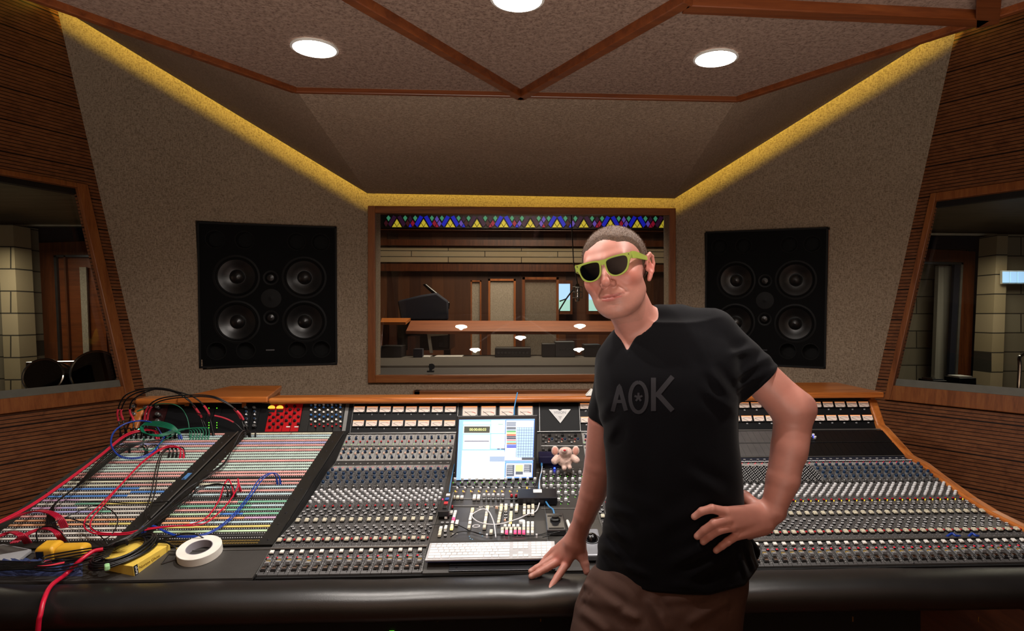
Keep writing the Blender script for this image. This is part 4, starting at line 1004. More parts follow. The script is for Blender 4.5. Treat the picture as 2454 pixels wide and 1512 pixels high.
for i in range(4):
    x = 652 + i * 19.8; o = mod(x - 9.6, x + 9.6, 'redpanel')
    if i < 2:
        m = MB(); T = BR_(x, 978, .0055); m.prism([(math.cos(a) * .016, math.sin(a) * .011) for a in np.linspace(R(-25), R(205), 14)], .003, T); m.build('meter_lens', 'ylens', o)
        m = MB(); m.box((0, 0, .001), (.03, .012, .002), BR_(x, 986, .0052)); m.build('meter_shade', 'dark', o)
        ys_ = (994, 1001, 1009, 1017, 1025)
    else:
        m = MB(); m.box((0, 0, .001), (.018, .005, .003), BR_(x, 1024, .0052)); m.build('name_label', 'white', o); ys_ = (975, 983, 991, 1000, 1009, 1017)
    for q, y in enumerate(ys_): kb(o, 'black_knob', x + (5 if q % 2 else -4), y, .8)
K['white_cap'] = ctl('white_cap', [M['dark'], M['white']], knob(.0075, .005, .0062, .009)); K['brightblue_cap'] = ctl('blue_cap', [M['dark'], pm('cornflower_cap', '#3c6fae', .4)], knob(.0075, .005, .0062, .009)); K['red_knob'] = ctl('red_knob', [M['dark'], M['red']], knob(.006, .005, .005, .008))
mod(723, 743, 'panel2')
for i in range(8):
    x = 747.5 + i * 10.0
    if i % 2 == 0: o = mod(x - 4.5, x + 14.5, 'panel2')
    sh = 0 if i % 2 == 0 else 5
    for q, kk in enumerate(('brightblue_cap', 'white_cap', 'brightblue_cap', 'white_cap', 'red_knob')):
        if i % 2 and q == 0: kb(o, 'white_cap', x, 972, .85)
        kb(o, kk, x, 973.5 + q * 11.4 + sh, .85)
mod(824, 833, 'alu', up=.002)
# ---- master section, centre
def sec(px, py, kind, parent, s=1.0, up=0.0):
    T = FP(px, py, up) @ Matrix.Scale(s, 4); link(kind, K[kind], parent, T)
m = MB(); plate_strip(m, XL1 + .002, XC1 - .001, 1376, 1043); mc = m.build('master_panel', 'panel', console, smooth=0)
m = MB(); plate_strip(m, XC1 + .001, XD1 - .002, 1376, 1043); md = m.build('monitor_panel', 'panel', console, smooth=0)
m = MB()
for y in (1134, 1167, 1196, 1213): m.tube([FP(1083, y, .002).translation, FP(1292 if y != 1213 else 1290, y, .002).translation], .0014, 6)
for y in (1070, 1164): m.tube([FP(1297, y, .003).translation, FP(1396, y, .003).translation], .0022, 6)
m.tube([FP(1297, 1220, .003).translation, FP(1418, 1220, .003).translation], .0014, 6); m.build('seam_trim', 'alu', console)
def button(px, py, wpx, hpx, mat, parent, hh=.008, n=1):
    """keycap as wide and long as so many picture columns and rows"""
    a = onprof(px - wpx / 2, py); c = onprof(px + wpx / 2, py); t = onprof(px, py - hpx / 2); b = onprof(px, py + hpx / 2)
    T = FP(px, py); W_ = (c - a).length; H_ = (t - b).length; m = MB(); m.mat(0).box((0, 0, .002), (W_, H_, .004), T)
    for k in range(n): m.mat(1).box((0, H_ * ((k + .5) / n - .5), .004 + hh / 2), (W_ * .92, H_ / n * .9, hh), T, .0012)
    return m.build('lit_button' if isinstance(mat, str) and 'lit' in mat else 'push_button', ['dark', mat], parent, smooth=0)
for i in range(12):
    x = 1091 + i * 17.35
    sec(x, 1152, 'white_knob', mc, 1.05); sec(x + 3, 1148, 'peach_knob', mc, .6); sec(x - 1, 1161, 'silver_knob', mc, .9); sec(x - 5, 1157, 'green_lamp', mc, 1.2)
for i in range(10):
    x = 1096 + i * 18.6
    if i == 9: button(1263, 1178, 4, 12, 'yellow', mc); button(1269, 1180, 5, 10, 'grey', mc); continue
    sec(x, 1173, 'white_knob', mc, .8); sec(x - 2, 1182, 'peach_knob', mc, .8); sec(x + 2, 1168, 'black_knob', mc, .7); sec(x - 5, 1178, 'amber_lamp', mc, 1.0)
for x, c in ((1087, 'cream'), (1097, 'cream'), (1107, 'white')): button(x, 1196, 8, 6, c, mc)
for x in (1137, 1147): button(x, 1196, 8, 11, 'white', mc, n=2)
for x in (1160, 1171, 1182, 1194, 1205): sec(x, 1191, 'white_knob', mc, 1.0); sec(x, 1201, 'silver_knob', mc, .8)
for x in (1226, 1237): sec(x, 1192, 'red_knob', mc, 1.0); sec(x, 1201, 'black_knob', mc, .7)
vs, fs = text_mb('api Vision', .014, FP(1165, 1214.5, .001) @ Matrix.Translation((0, -.001, 0))); m = MB(); m.add(vs, fs); m.build('lettering', 'white', mc, smooth=0)
for x, y, w_ in ((1150, 1220, 16), (1200, 1214, 26), (1090, 1280, 14)): 
    m = MB(); a = onprof(x - w_ / 2, y); c = onprof(x + w_ / 2, y); m.box((0, 0, .0008), ((c - a).length, .0025, .001), FP(x, y)); m.build('print_line', 'white', mc, smooth=0)
# columns of keys: x, top, bottom, shift in x from top to bottom, colours
def col_keys(x0, y0, x1, y1, n, mats, wpx=7.6, parent=None):
    for k in range(n):
        f = (k + .5) / n; button(x0 + (x1 - x0) * f, y0 + (y1 - y0) * f, wpx, (y1 - y0) / n * .92, mats[k % len(mats)] if k < len(mats) else mats[-1], parent or mc)
col_keys(1133, 1223, 1126, 1253, 5, ['creamlit', 'cream', 'white', 'white', 'white']); button(1126, 1259, 8, 7, 'white', mc); button(1124, 1269, 8, 7, 'cream', mc)
col_keys(1169, 1218, 1162, 1262, 7, ['creamlit', 'white', 'white', 'cream', 'white', 'white', 'cream']); button(1161, 1268, 8, 8, 'cream', mc)
col_keys(1202, 1213, 1200, 1231, 3, ['cream', 'creamlit', 'cream']); col_keys(1199, 1232, 1194, 1260, 4, ['cream'])
col_keys(1213, 1213, 1212, 1229, 3, ['white', 'creamlit', 'cream'])
for y in (1231, 1238, 1245): sec(1212, y, 'ring_button', mc, 1.1)
sec(1210, 1252, 'peach_knob', mc, 1.1); sec(1190, 1222, 'peach_knob', mc, 1.3)
button(1226, 1217, 7, 9, 'white', mc); col_keys(1225, 1231, 1223, 1259, 5, ['cream', 'creamlit', 'cream', 'creamlit'])
col_keys(1239, 1213, 1237, 1231, 3, ['white', 'creamlit', 'white'])
for i, x in enumerate((1257, 1267, 1277)): col_keys(x, 1213 + i % 2 * 3, x, 1225, 2 if i == 0 else 1, ['cream', 'white']); col_keys(x - .5, 1227, x - .5, 1239, 2, ['white', 'cream' if i == 0 else 'white'])
for i in range(4): button(1210.5 + i * 10.2, 1266, 7.6, 6, 'white', mc)
for i, c in enumerate(('white', 'pinklit', 'white', 'pinklit', 'pinklit', 'pinklit', 'white', 'white')):
    x = 1204 + i * 10.3; col_keys(x, 1270 if i < 5 else 1256, x - .5, 1285, 2 if i < 5 else 4, ['cream', c] if i < 5 else ['white', 'white', 'cream', c])
button(1177, 1280, 8, 9, 'cream', mc)
col_keys(1092, 1229, 1086, 1252, 4, ['white', 'white', 'white', 'pinklit']); button(1081, 1233, 8, 7, 'white', mc); col_keys(1085, 1254, 1082, 1274, 3, ['white', 'cream', 'creamlit']); button(1095, 1258, 8, 11, 'white', mc); button(1068, 1270, 7, 9, 'white', mc); col_keys(1057, 1268, 1053, 1290, 3, ['white', 'cream', 'cream']); button(1069, 1244, 7, 5, 'white', mc)
for x, y in ((1060, 1256), (1072, 1256), (1067, 1277), (1067, 1287)): sec(x, y, 'ring_button', mc, 1.0)
sec(1083, 1219, 'red_knob', mc, 1.0)
for x, y in ((1125, 1286), (1127, 1291), (1132, 1293), (1150, 1278), (1155, 1281), (1156, 1285)): 
    m = MB(); m.lathe([(.0022, 0), (.002, .0015)], 8, FP(x, y)); m.build('blue_dot', M['brightdot'] if 'brightdot' in M else M.setdefault('brightdot', pm('pale_blue_dot', '#7fb4d8', .5)), mc)
m = MB(); T = FP(1251, 1253, 0); m.lathe([(.012, 0), (.012, .006), (.0105, .009), (.0001, .0095)], 20, T); m.build('scroll_wheel', M['lgrey'], mc)
# monitor section right of the screen: upper modules and a field of silver buttons
for i in range(3):
    x = 1302 + i * 31
    for kx, ky, kk in ((0, 1047, 'silver_knob'), (6, 1050, 'silver_knob'), (0, 1057, 'silver_knob'), (6, 1062, 'ring_button'), (15, 1045, 'black_knob'), (14, 1055, 'red_cap'), (13, 1061, 'peach_knob'), (21, 1056, 'blue_knob'), (0, 1079, 'silver_knob'), (6, 1083, 'silver_knob'), (0, 1092, 'silver_knob'), (15, 1080, 'black_knob'), (14, 1089, 'red_cap'), (21, 1085, 'blue_knob')): sec(x + kx, ky, kk, md, .85)
for r in range(5):
    for c in range(6):
        x = 1303 + c * 17.3 + r * .3; y = 1136 + r * 16.5
        if r == 4 and c > 3: continue
        if y > 1186 and x < 1338: continue
        sec(x, y, 'white_knob', md, 1.15); sec(x, y - 8, 'silver_knob', md, .7); sec(x + 7, y + 3, 'ring_button', md, .8); sec(x + 5, y + 6, 'green_lamp', md, 1.1)
flush()
# slide-out rail in front of the keyboard
m = MB(); a = onprof(1078, 1352); c = onprof(1330, 1352); m.box((0, 0, .004), (c.x - a.x, .012, .008), FP(1204, 1352)); m.box((0, -.02, .002), (c.x - a.x, .022, .004), FP(1204, 1352)); m.build('front_rail', 'gunm', console, smooth=0, bevel=.001)
m = MB(); m.lathe([(.004, 0), (.003, .002)], 10, FP(1094, 1364, .003)); m.build('rail_screw', 'chrome', console)
e = cw(945, 1498, 2.12); m = MB(); m.box((e.x, 2.099, e.z), (.016, .004, .003)); tag(m.build('status_lamp', 'ledg', smooth=0), 'tiny green lamp glowing in the dark under the armrest', 'lamp')
# ================================================================== PERSON
# sculpted as signed-distance fields in the camera's axes (x right, y away, z up), meshed with surface nets
f32 = np.float32
def C3(px, py, d): return np.array([(px - CX) / F * d, d, ZC + (CY - py) / F * d], f32)
def toW(V):
    V = np.asarray(V); return np.stack([V[:, 0] * CA + V[:, 1] * SA, -V[:, 0] * SA + V[:, 1] * CA, V[:, 2]], 1)
def smin(a, b, k):
    if k <= 0: return np.minimum(a, b)
    h = np.clip(.5 + .5 * (b - a) / k, 0, 1); return b * (1 - h) + a * h - k * h * (1 - h)
def smax(a, b, k): return -smin(-a, -b, k)
def rc(P, a, b, r1, r2):
    a = np.asarray(a, f32); b = np.asarray(b, f32); ab = b - a; t = np.clip(((P - a) @ ab) / (ab @ ab), 0, 1)
    return np.linalg.norm(P - a - t[:, None] * ab, axis=1) - (r1 + (r2 - r1) * t)
def ell(P, c, r):
    r = np.asarray(r, f32); q = P - np.asarray(c, f32); k0 = np.linalg.norm(q / r, axis=1); k1 = np.linalg.norm(q / (r * r), axis=1)
    return k0 * (k0 - 1) / np.maximum(k1, 1e-6)
def near(P, c, rad): return np.linalg.norm(P - np.asarray(c, f32), axis=1) < rad
def surfnet(fn, lo, hi, h, bs=12):
    lo = np.array(lo, f32); n = np.ceil((np.array(hi) - lo) / h / bs).astype(int)
    bc = np.stack(np.meshgrid(*[np.arange(k) for k in n], indexing='ij'), -1).reshape(-1, 3)
    cen = lo + (bc + .5) * bs * h; fc = fn(cen.astype(f32)); act = np.abs(fc) < bs * h * .95 + .012
    N = n * bs; V = np.where(fc < 0, -1, 1).astype(f32).reshape(n).repeat(bs, 0).repeat(bs, 1).repeat(bs, 2)
    off = np.stack(np.meshgrid(*[np.arange(bs)] * 3, indexing='ij'), -1).reshape(-1, 3)
    ab = bc[act]; I = (ab[:, None, :] * bs + off[None]).reshape(-1, 3)
    vals = np.empty(len(I), f32)
    for s in range(0, len(I), 600000): vals[s:s + 600000] = fn((lo + I[s:s + 600000] * h).astype(f32))
    V[I[:, 0], I[:, 1], I[:, 2]] = vals
    S = V < 0; c = np.zeros(N - 1, np.int8)
    for d in np.ndindex(2, 2, 2): c += S[d[0]:N[0] - 1 + d[0], d[1]:N[1] - 1 + d[1], d[2]:N[2] - 1 + d[2]]
    cells = np.argwhere((c > 0) & (c < 8)); idx = np.full(N, -1, np.int32); idx[tuple(cells.T)] = np.arange(len(cells))
    acc = np.zeros((len(cells), 3)); cnt = np.zeros(len(cells))
    for ax in range(3):
        o = [q for q in range(3) if q != ax]
        for i in (0, 1):
            for j in (0, 1):
                a = cells.copy(); a[:, o[0]] += i; a[:, o[1]] += j; b = a.copy(); b[:, ax] += 1
                va = V[tuple(a.T)]; vb = V[tuple(b.T)]; m = (va < 0) != (vb < 0); t = va[m] / (va[m] - vb[m])
                p = a[m].astype(float); p[:, ax] += t; acc[m] += p; cnt[m] += 1
    verts = lo + acc / cnt[:, None] * h; faces = []
    for ax in range(3):
        u, v = [(1, 2), (2, 0), (0, 1)][ax]
        sl0 = [slice(0, None)] * 3; A = S.take(range(N[ax] - 1), ax); B = S.take(range(1, N[ax]), ax)
        e = np.argwhere(A != B); e = e[(e[:, u] > 0) & (e[:, v] > 0)]; sgn = S[tuple(e.T)]
        q = []
        for du, dv in ((-1, -1), (0, -1), (0, 0), (-1, 0)):
            k = e.copy(); k[:, u] += du; k[:, v] += dv; q.append(idx[tuple(k.T)])
        q = np.stack(q, 1); q[~sgn] = q[~sgn][:, ::-1]; faces.append(q[(q >= 0).all(1)])
    return verts, np.concatenate(faces)
def lap(v, f, it=2, lam=.5):
    e = np.concatenate([f[:, [0, 1]], f[:, [1, 2]], f[:, [2, 3]], f[:, [3, 0]]]); e = np.concatenate([e, e[:, ::-1]]); n = len(v); c = np.bincount(e[:, 0], minlength=n)[:, None]
    for _ in range(it):
        a = np.stack([np.bincount(e[:, 0], weights=v[e[:, 1], k], minlength=n) for k in range(3)], 1) / np.maximum(c, 1); v = v + lam * (a - v)
    return v
def sd_mesh(name, verts, faces, mat, tint=None):
    me = bpy.data.meshes.new(name); W_ = toW(verts)
    me.vertices.add(len(W_)); me.vertices.foreach_set('co', W_.astype(f32).ravel())
    me.loops.add(faces.size); me.loops.foreach_set('vertex_index', faces.ravel().astype(np.int32))
    me.polygons.add(len(faces)); me.polygons.foreach_set('loop_start', np.arange(0, faces.size, 4, dtype=np.int32)); me.polygons.foreach_set('loop_total', np.full(len(faces), 4, np.int32))
    me.update(calc_edges=True); me.validate(); me.materials.append(M[mat] if isinstance(mat, str) else mat)
    me.polygons.foreach_set('use_smooth', [True] * len(me.polygons))
    if tint is not None:
        ca = me.color_attributes.new('tint', 'FLOAT_COLOR', 'POINT'); ca.data.foreach_set('color', tint.astype(f32).ravel())
    return me
# ---- head placement (fitted to the face in the photograph)
ha, hb, hc = -.378, -.113, -.178
Rz_ = np.array([[math.cos(ha), -math.sin(ha), 0], [math.sin(ha), math.cos(ha), 0], [0, 0, 1]]); Rx_ = np.array([[1, 0, 0], [0, math.cos(hb), -math.sin(hb)], [0, math.sin(hb), math.cos(hb)]])
Ry_ = np.array([[math.cos(hc), 0, math.sin(hc)], [0, 1, 0], [-math.sin(hc), 0, math.cos(hc)]])
HR = (Ry_ @ Rx_ @ Rz_).astype(f32); HT = np.array([.1755, 1.600, ZC + .1035], f32)
def HL(P): return (P - HT) @ HR            # to head axes
def HG(x, y, z): return HR @ np.array([x, y, z], f32) + HT
def skull(Q):
    f = ell(Q, (0, .012, .040), (.0765, .098, .084))
    f = smin(f, ell(Q, (0, -.030, .035), (.066, .066, .064)), .02)
    return f
def seg2(px, py, a, b):
    ax, ay = a; bx, by = b; t = np.clip(((px - ax) * (bx - ax) + (py - ay) * (by - ay)) / ((bx - ax) ** 2 + (by - ay) ** 2), 0, 1)
    return np.hypot(px - ax - t * (bx - ax), py - ay - t * (by - ay)), t
def mouthz(x): return -.0645 + 4.6 * x * x - .03 * np.abs(x)
def head(Q):
    X = np.abs(Q[:, 0]); Qm = Q.copy(); Qm[:, 0] = X
    f = skull(Q)
    f = smin(f, ell(Q, (0, -.038, -.022), (.0670, .054, .080)), .03)
    f = smin(f, ell(Qm, (.044, -.058, -.018), (.026, .030, .024)), .018)           # cheeks
    f = smin(f, rc(Qm, (.045, -.004, -.050), (.017, -.064, -.090), .019, .019), .03)  # jaw
    f = smin(f, ell(Q, (0, -.032, -.068), (.046, .048, .036)), .03)
    f = smin(f, ell(Q, (0, -.076, -.096), (.017, .014, .014)), .022)               # chin
    f = smin(f, ell(Q, (0, -.074, -.058), (.034, .026, .028)), .016)               # muzzle
    f = smin(f, rc(Qm, (.006, -.089, .026), (.040, -.077, .030), .012, .011), .014) # brow
    f = smax(f, -ell(Qm, (.033, -.099, .006), (.018, .013, .012)), .014)           # sockets
    f = smin(f, ell(Qm, (.032, -.078, .006), (.0135, .0125, .0125)), .003)         # eyeballs and lids
    f = smin(f, rc(Q, (0, -.093, .018), (0, -.113, -.026), .0075, .0115), .010)    # nose
    f = smin(f, ell(Q, (0, -.113, -.031), (.0115, .0105, .0095)), .005)
    f = smin(f, ell(Qm, (.0125, -.102, -.034), (.0085, .010, .0075)), .005)
    f = smax(f, -ell(Qm, (.0080, -.1095, -.0415), (.0046, .0075, .0052)), .002)
    # mouth, folds and dimples pressed into the face (x, z plane of the head)
    fr = np.clip((-.05 - Q[:, 1]) / .01, 0, 1); z = Q[:, 2]; zc_ = mouthz(Q[:, 0])
    tp = np.clip(1 - (X / .0315) ** 4, 0, 1)
    f = f + fr * .0030 * tp * np.exp(-((z - zc_) / .0013) ** 2)
    f = f - fr * .0009 * np.clip(1 - (X / .029) ** 2, 0, 1) * np.exp(-((z - zc_ - .0040) / .0028) ** 2)
    f = f - fr * .0016 * np.clip(1 - (X / .027) ** 2, 0, 1) * np.exp(-((z - zc_ + .0060) / .0036) ** 2)
    f = f + fr * .0022 * np.exp(-((X - .0335) / .003) ** 2 - ((z - zc_ - .001) / .005) ** 2)
    d_, t_ = seg2(X, z, (.0205, -.036), (.0385, -.058)); f = f + fr * .0017 * np.exp(-(d_ / .0035) ** 2) - fr * .0016 * np.exp(-((X - .043) / .008) ** 2 - ((z + .048) / .012) ** 2)
    f = f + fr * .0018 * np.exp(-(X / .016) ** 2 - ((z + .082) / .004) ** 2) + fr * .0009 * np.exp(-(X / .003) ** 2 - ((z + .050) / .006) ** 2)
    # ears
    g = rc(Qm, (.079, .004, .018), (.087, .017, .030), .0042, .0042)
    pts = [(.079, .002, .014), (.0835, .004, .029), (.089, .016, .037), (.092, .028, .030), (.091, .031, .012), (.086, .024, -.008), (.080, .012, -.021)]
    for a, b in zip(pts[:-1], pts[1:]): g = smin(g, rc(Qm, a, b, .0038, .0038), .003)
    g = smin(g, rc(Qm, (.079, .010, -.021), (.077, .006, -.029), .0062, .0052), .005)
    g = smin(g, ell(Qm, (.080, .016, .006), (.0045, .017, .026)), .006)
    g = smin(g, rc(Qm, (.083, .022, .024), (.085, .024, -.002), .003, .003), .004)
    g = smax(g, -ell(Qm, (.0885, .012, .004), (.0095, .009, .014)), .003)
    g = smin(g, ell(Qm, (.0775, .002, -.002), (.004, .004, .007)), .003)
    return smin(f, g, .006)
def noise3(P, s, seed=0):
    r = np.random.RandomState(seed); o = np.zeros(len(P), f32)
    for k in range(6):
        w_ = r.normal(size=3); w_ *= s * r.uniform(.6, 1.5) / np.linalg.norm(w_); o += np.sin(P @ w_.astype(f32) + f32(r.uniform(0, 6.28)))
    return o / 6
# ---- torso as a loft of turned ellipses
PHI = R(20); TD = 1.645
LVD = .012
lv = [(770, 1510, 1690, .060, 1.665), (800, 1474, 1742, .082, 1.662), (850, 1446, 1768, .104, 1.652), (900, 1432, 1764, .118, 1.645), (960, 1430, 1757, .122, 1.640), (1050, 1448, 1757, .117, 1.640), (1150, 1456, 1761, .112, 1.640),
      (1250, 1450, 1768, .112, 1.642), (1320, 1434, 1796, .114, 1.645), (1370, 1428, 1800, .117, 1.645), (1400, 1432, 1792, .118, 1.645), (1450, 1440, 1782, .118, 1.645), (1500, 1440, 1782, .118, 1.645)]
def loftf(P, lv, phi=PHI):
    z = np.array([ZC + (CY - l[0]) / F * TD for l in lv])[::-1]; A = np.array([(l[1], l[2], l[3], l[4]) for l in lv])[::-1]
    zz = np.linspace(z[0], z[-1], 160); T = np.stack([np.interp(zz, z, A[:, k]) for k in range(4)], 1)
    kern = np.hanning(15); kern /= kern.sum(); T = np.stack([np.convolve(np.pad(T[:, k], 7, mode='edge'), kern, 'valid') for k in range(4)], 1)
    q = [np.interp(P[:, 2], zz, T[:, k]).astype(f32) for k in range(4)]; q[3] = q[3] - f32(.012)
    cx = ((q[0] + q[1]) / 2 - CX) / F * TD; Wd = (q[1] - q[0]) / 2 / F * TD; b = q[2]; c, s = math.cos(phi), math.sin(phi)
    a = np.sqrt(np.maximum(Wd ** 2 - (b * s) ** 2, 1e-4)) / c
    dx, dy = P[:, 0] - cx, P[:, 1] - q[3]; u = dx * c - dy * s; v = dx * s + dy * c
    # squarer than an ellipse
    k = ((np.abs(u) / a) ** 2.3 + (np.abs(v) / b) ** 2.3) ** (1 / 2.3)
    f = (k - 1) * np.minimum(a, b) * .9
    return np.maximum(f, np.maximum(P[:, 2] - z[-1], z[0] - P[:, 2]))
def torso(P):
    f = loftf(P, lv)
    f = smin(f, rc(P, C3(1575, 774, 1.668), C3(1702, 794, 1.640), .050, .061), .03)
    f = smin(f, rc(P, C3(1520, 812, 1.685), C3(1484, 866, 1.715), .046, .052), .03)
    f = smin(f, rc(P, C3(1548, 786, 1.68), C3(1625, 776, 1.68), .050, .050), .02)
    return f
SE = C3(1819, 921, 1.608); SA_ = C3(1905, 985, 1.60) - C3(1728, 812, 1.635); SA_ /= np.linalg.norm(SA_)
RE = C3(1436, 998, 1.748); RA_ = C3(1436, 1060, 1.79) - C3(1482, 868, 1.715); RA_ /= np.linalg.norm(RA_)
folds = [((1752, 962), (1700, 880), .005, 12), ((1755, 985), (1690, 930), .004, 12), ((1768, 905), (1850, 850), .004, 10), ((1775, 930), (1845, 880), .0045, 9), ((1750, 850), (1805, 835), .003, 10), ((1440, 1010), (1462, 960), .0015, 12),
         ((1452, 1060), (1480, 1010), .003, 12), ((1730, 1300), (1600, 1355), .004, 14), ((1745, 1330), (1640, 1390), .0045, 13), ((1735, 1190), (1640, 1130), .003, 16), ((1452, 1250), (1500, 1300), .004, 12), ((1440, 1300), (1510, 1350), .0045, 12),
         ((1455, 1210), (1520, 1240), .0035, 12), ((1470, 1345), (1560, 1385), .004, 12), ((1790, 1310), (1805, 1360), .004, 8), ((1775, 1320), (1788, 1380), .004, 7), ((1560, 1280), (1700, 1200), .0025, 20), ((1500, 1180), (1600, 1240), .0025, 18), ((1690, 1410), (1600, 1400), .002, 10)]
seams = [((1703, 738), (1682, 790)), ((1682, 790), (1694, 850)), ((1694, 850), (1735, 930)), ((1858, 868), (1759, 950)), ((1411, 973), (1455, 997)), ((1436, 1384), (1485, 1398)), ((1485, 1398), (1560, 1410)), ((1560, 1410), (1700, 1415)), ((1700, 1415), (1784, 1390)), ((1475, 785), (1507, 852)), ((1507, 852), (1576, 732))]
def hemz(P):
    x = P[:, 0] / P[:, 1] * F + CX; y = np.interp(x, [1420, 1440, 1485, 1560, 1640, 1700, 1785, 1810, 1830], [1366, 1386, 1404, 1419, 1425, 1426, 1404, 1370, 1340])
    return ZC + (CY - y) / F * P[:, 1]
def shirt(P, cut=True):
    f = torso(P)
    s = smax(rc(P, C3(1716, 812, 1.638), C3(1850, 945, 1.604), .064, .067), (P - SE) @ SA_, .004)
    f = smin(f, s, .022)
    s = smax(rc(P, C3(1486, 868, 1.712), C3(1444, 1025, 1.756), .055, .050), (P - RE) @ RA_, .004)
    f = smin(f, s, .02)
    f = smin(f, rc(P, C3(1780, 1285, 1.675), C3(1795, 1322, 1.680), .020, .022), .02); f = smin(f, rc(P, C3(1795, 1322, 1.680), C3(1778, 1395, 1.675), .021, .016), .02)
    if not cut: return f
    px = P[:, 0] / P[:, 1] * F + CX; py = CY - (P[:, 2] - ZC) / P[:, 1] * F; fr = P[:, 1] < 1.70
    for a, b, A, w_ in folds:
        A = A * 1.5; d, t = seg2(px, py, a, b); f = f - np.where(fr, A * np.exp(-(d / w_) ** 2) * np.sin(np.pi * np.clip(t * .9 + .05, 0, 1)) , 0)
        f = f + np.where(fr, .6 * A * np.exp(-((d - w_ * 1.7) / w_) ** 2) * np.sin(np.pi * np.clip(t * .9 + .05, 0, 1)), 0)
    f = f + .0022 * noise3(P * np.array([1.3, 1, .5], f32), 60, 3) + .0045 * noise3(P, 20, 5)
    for a, b in seams:
        d, t = seg2(px, py, a, b); f = f + np.where(fr, .0016 * np.exp(-(d / 1.3) ** 2), 0)
    f = smax(f, hemz(P) - P[:, 2], .004)
    # sleeve openings
    f = smax(f, -rc(P, C3(1785, 885, 1.622), C3(1900, 990, 1.60), .050, .062), .003)
    f = smax(f, -rc(P, C3(1465, 950, 1.735), C3(1438, 1050, 1.77), .044, .046), .003)
    # hollow above the hips
    # neckline
    dl = ((px - 1503) * (765 - 842) - (py - 842) * (1466 - 1503)) / math.hypot(765 - 842, 1466 - 1503)
    dr = ((px - 1503) * (720 - 842) - (py - 842) * (1571 - 1503)) / math.hypot(720 - 842, 1571 - 1503)
    v = np.maximum(np.maximum(dl, -dr), -(850 - py)) / F * P[:, 1] if False else np.maximum(dl, -dr) / F * P[:, 1]
    v = np.maximum(v, P[:, 1] - 1.70); back = rc(P, HG(0, .02, -.05), C3(1538, 800, 1.672), .056, .0595)
    f = smax(f, -np.where(py < 860, v, 1), .002); f = smax(f, -back, .002)
    return f
def on_shirt(px, py, off=.0012):
    ds = np.linspace(1.47, 1.72, 120); P = np.stack([C3(px, py, d) for d in ds]); f = shirt(P); i = int(np.argmax(f < 0)); i = max(i, 1)
    a, b = f[i - 1], f[i]; d = ds[i - 1] + (ds[i] - ds[i - 1]) * a / (a - b); return C3(px, py, d - off)
def cl(px, py, lift): return (px, py, float(on_shirt(px, py, lift)[1]))
FL = [[(1740, 1227, .016, .0122), (1706, 1219, .020, .0106), (1682, 1225, .012, .0095), (1664, 1238, .006, .0082)], [(1744, 1244, .018, .0128), (1711, 1254, .024, .0110), (1688, 1270, .014, .0098), (1671, 1285, .006, .0085)],
      [(1753, 1261, .017, .0124), (1722, 1270, .023, .0107), (1701, 1284, .014, .0096), (1685, 1298, .006, .0083)], [(1768, 1281, .012, .0112), (1743, 1298, .017, .0096), (1730, 1308, .012, .0088), (1716, 1319, .006, .0078)]]
FL = [[cl(x, y, l + .002) + (r,) for x, y, l, r in g] for g in FL]
KN = [np.array(C3(*g[0][:3])) for g in FL]
def arms(P):
    f = rc(P, C3(1728, 817, 1.64), C3(1812, 895, 1.615), .046, .049)
    f = smin(f, rc(P, C3(1812, 895, 1.615), C3(1898, 978, 1.60), .049, .050), .004)
    f = smin(f, rc(P, C3(1898, 980, 1.60), C3(1922, 980, 1.610), .044, .034), .03)
    f = smin(f, rc(P, C3(1916, 990, 1.607), C3(1894, 1085, 1.59), .034, .0420), .012)
    f = smin(f, rc(P, C3(1900, 992, 1.60), C3(1891, 1070, 1.59), .045, .0435), .01)
    f = smin(f, rc(P, C3(1891, 1070, 1.59), C3(1876, 1150, 1.58), .0435, .0400), .006)
    f = smin(f, rc(P, C3(1876, 1150, 1.58), C3(1853, 1222, 1.57), .041, .0295), .006)
    f = smin(f, ell(P, C3(1871, 1231, 1.572), (.012, .012, .012)), .012)
    # left hand on the hip
    w0 = C3(1850, 1228, 1.57)
    h = rc(P, w0, C3(1812, 1245, 1.556), .027, .025)
    for k, b, r1, r2 in ((KN[0], C3(1812, 1226, 1.556), .0130, .019), (KN[1], C3(1818, 1240, 1.553), .0140, .019), (KN[2], C3(1820, 1252, 1.553), .0135, .019), (KN[3], C3(1830, 1262, 1.557), .0130, .020)): h = smin(h, rc(P, k, b, r1, r2), .010)
    h = smin(h, rc(P, C3(1838, 1252, 1.562), C3(1795, 1277, 1.553), .021, .016), .012)
    h = smin(h, rc(P, C3(1818, 1222, 1.575), C3(1785, 1192, 1.605), .021, .016), .014)
    th = rc(P, C3(1785, 1192, 1.605), C3(1757, 1172, 1.635), .0135, .011); h = smin(h, th, .010)
    f = smin(f, h, .014)
    fing = FL
    for fg in fing:
        g = None
        for a, b in zip(fg[:-1], fg[1:]):
            q = rc(P, C3(*a[:3]), C3(*b[:3]), a[3], b[3]); g = q if g is None else smin(g, q, .003)
        f = smin(f, g, .0035)
    return f
FR = [[(1326, 1320, 1.905, .0105), (1310, 1336, 1.905, .0090), (1300, 1348, 1.898, .0080), (1290, 1360, 1.890, .0072)], [(1330, 1334, 1.890, .0120), (1302, 1352, 1.880, .0104), (1286, 1361, 1.874, .0095), (1272, 1369, 1.870, .0084)],
      [(1341, 1343, 1.878, .0128), (1309, 1362, 1.862, .0108), (1290, 1373, 1.854, .0100), (1273, 1381, 1.850, .0088)], [(1358, 1350, 1.868, .0125), (1336, 1383, 1.832, .0108), (1326, 1399, 1.812, .0098), (1318, 1412, 1.796, .0086)]]
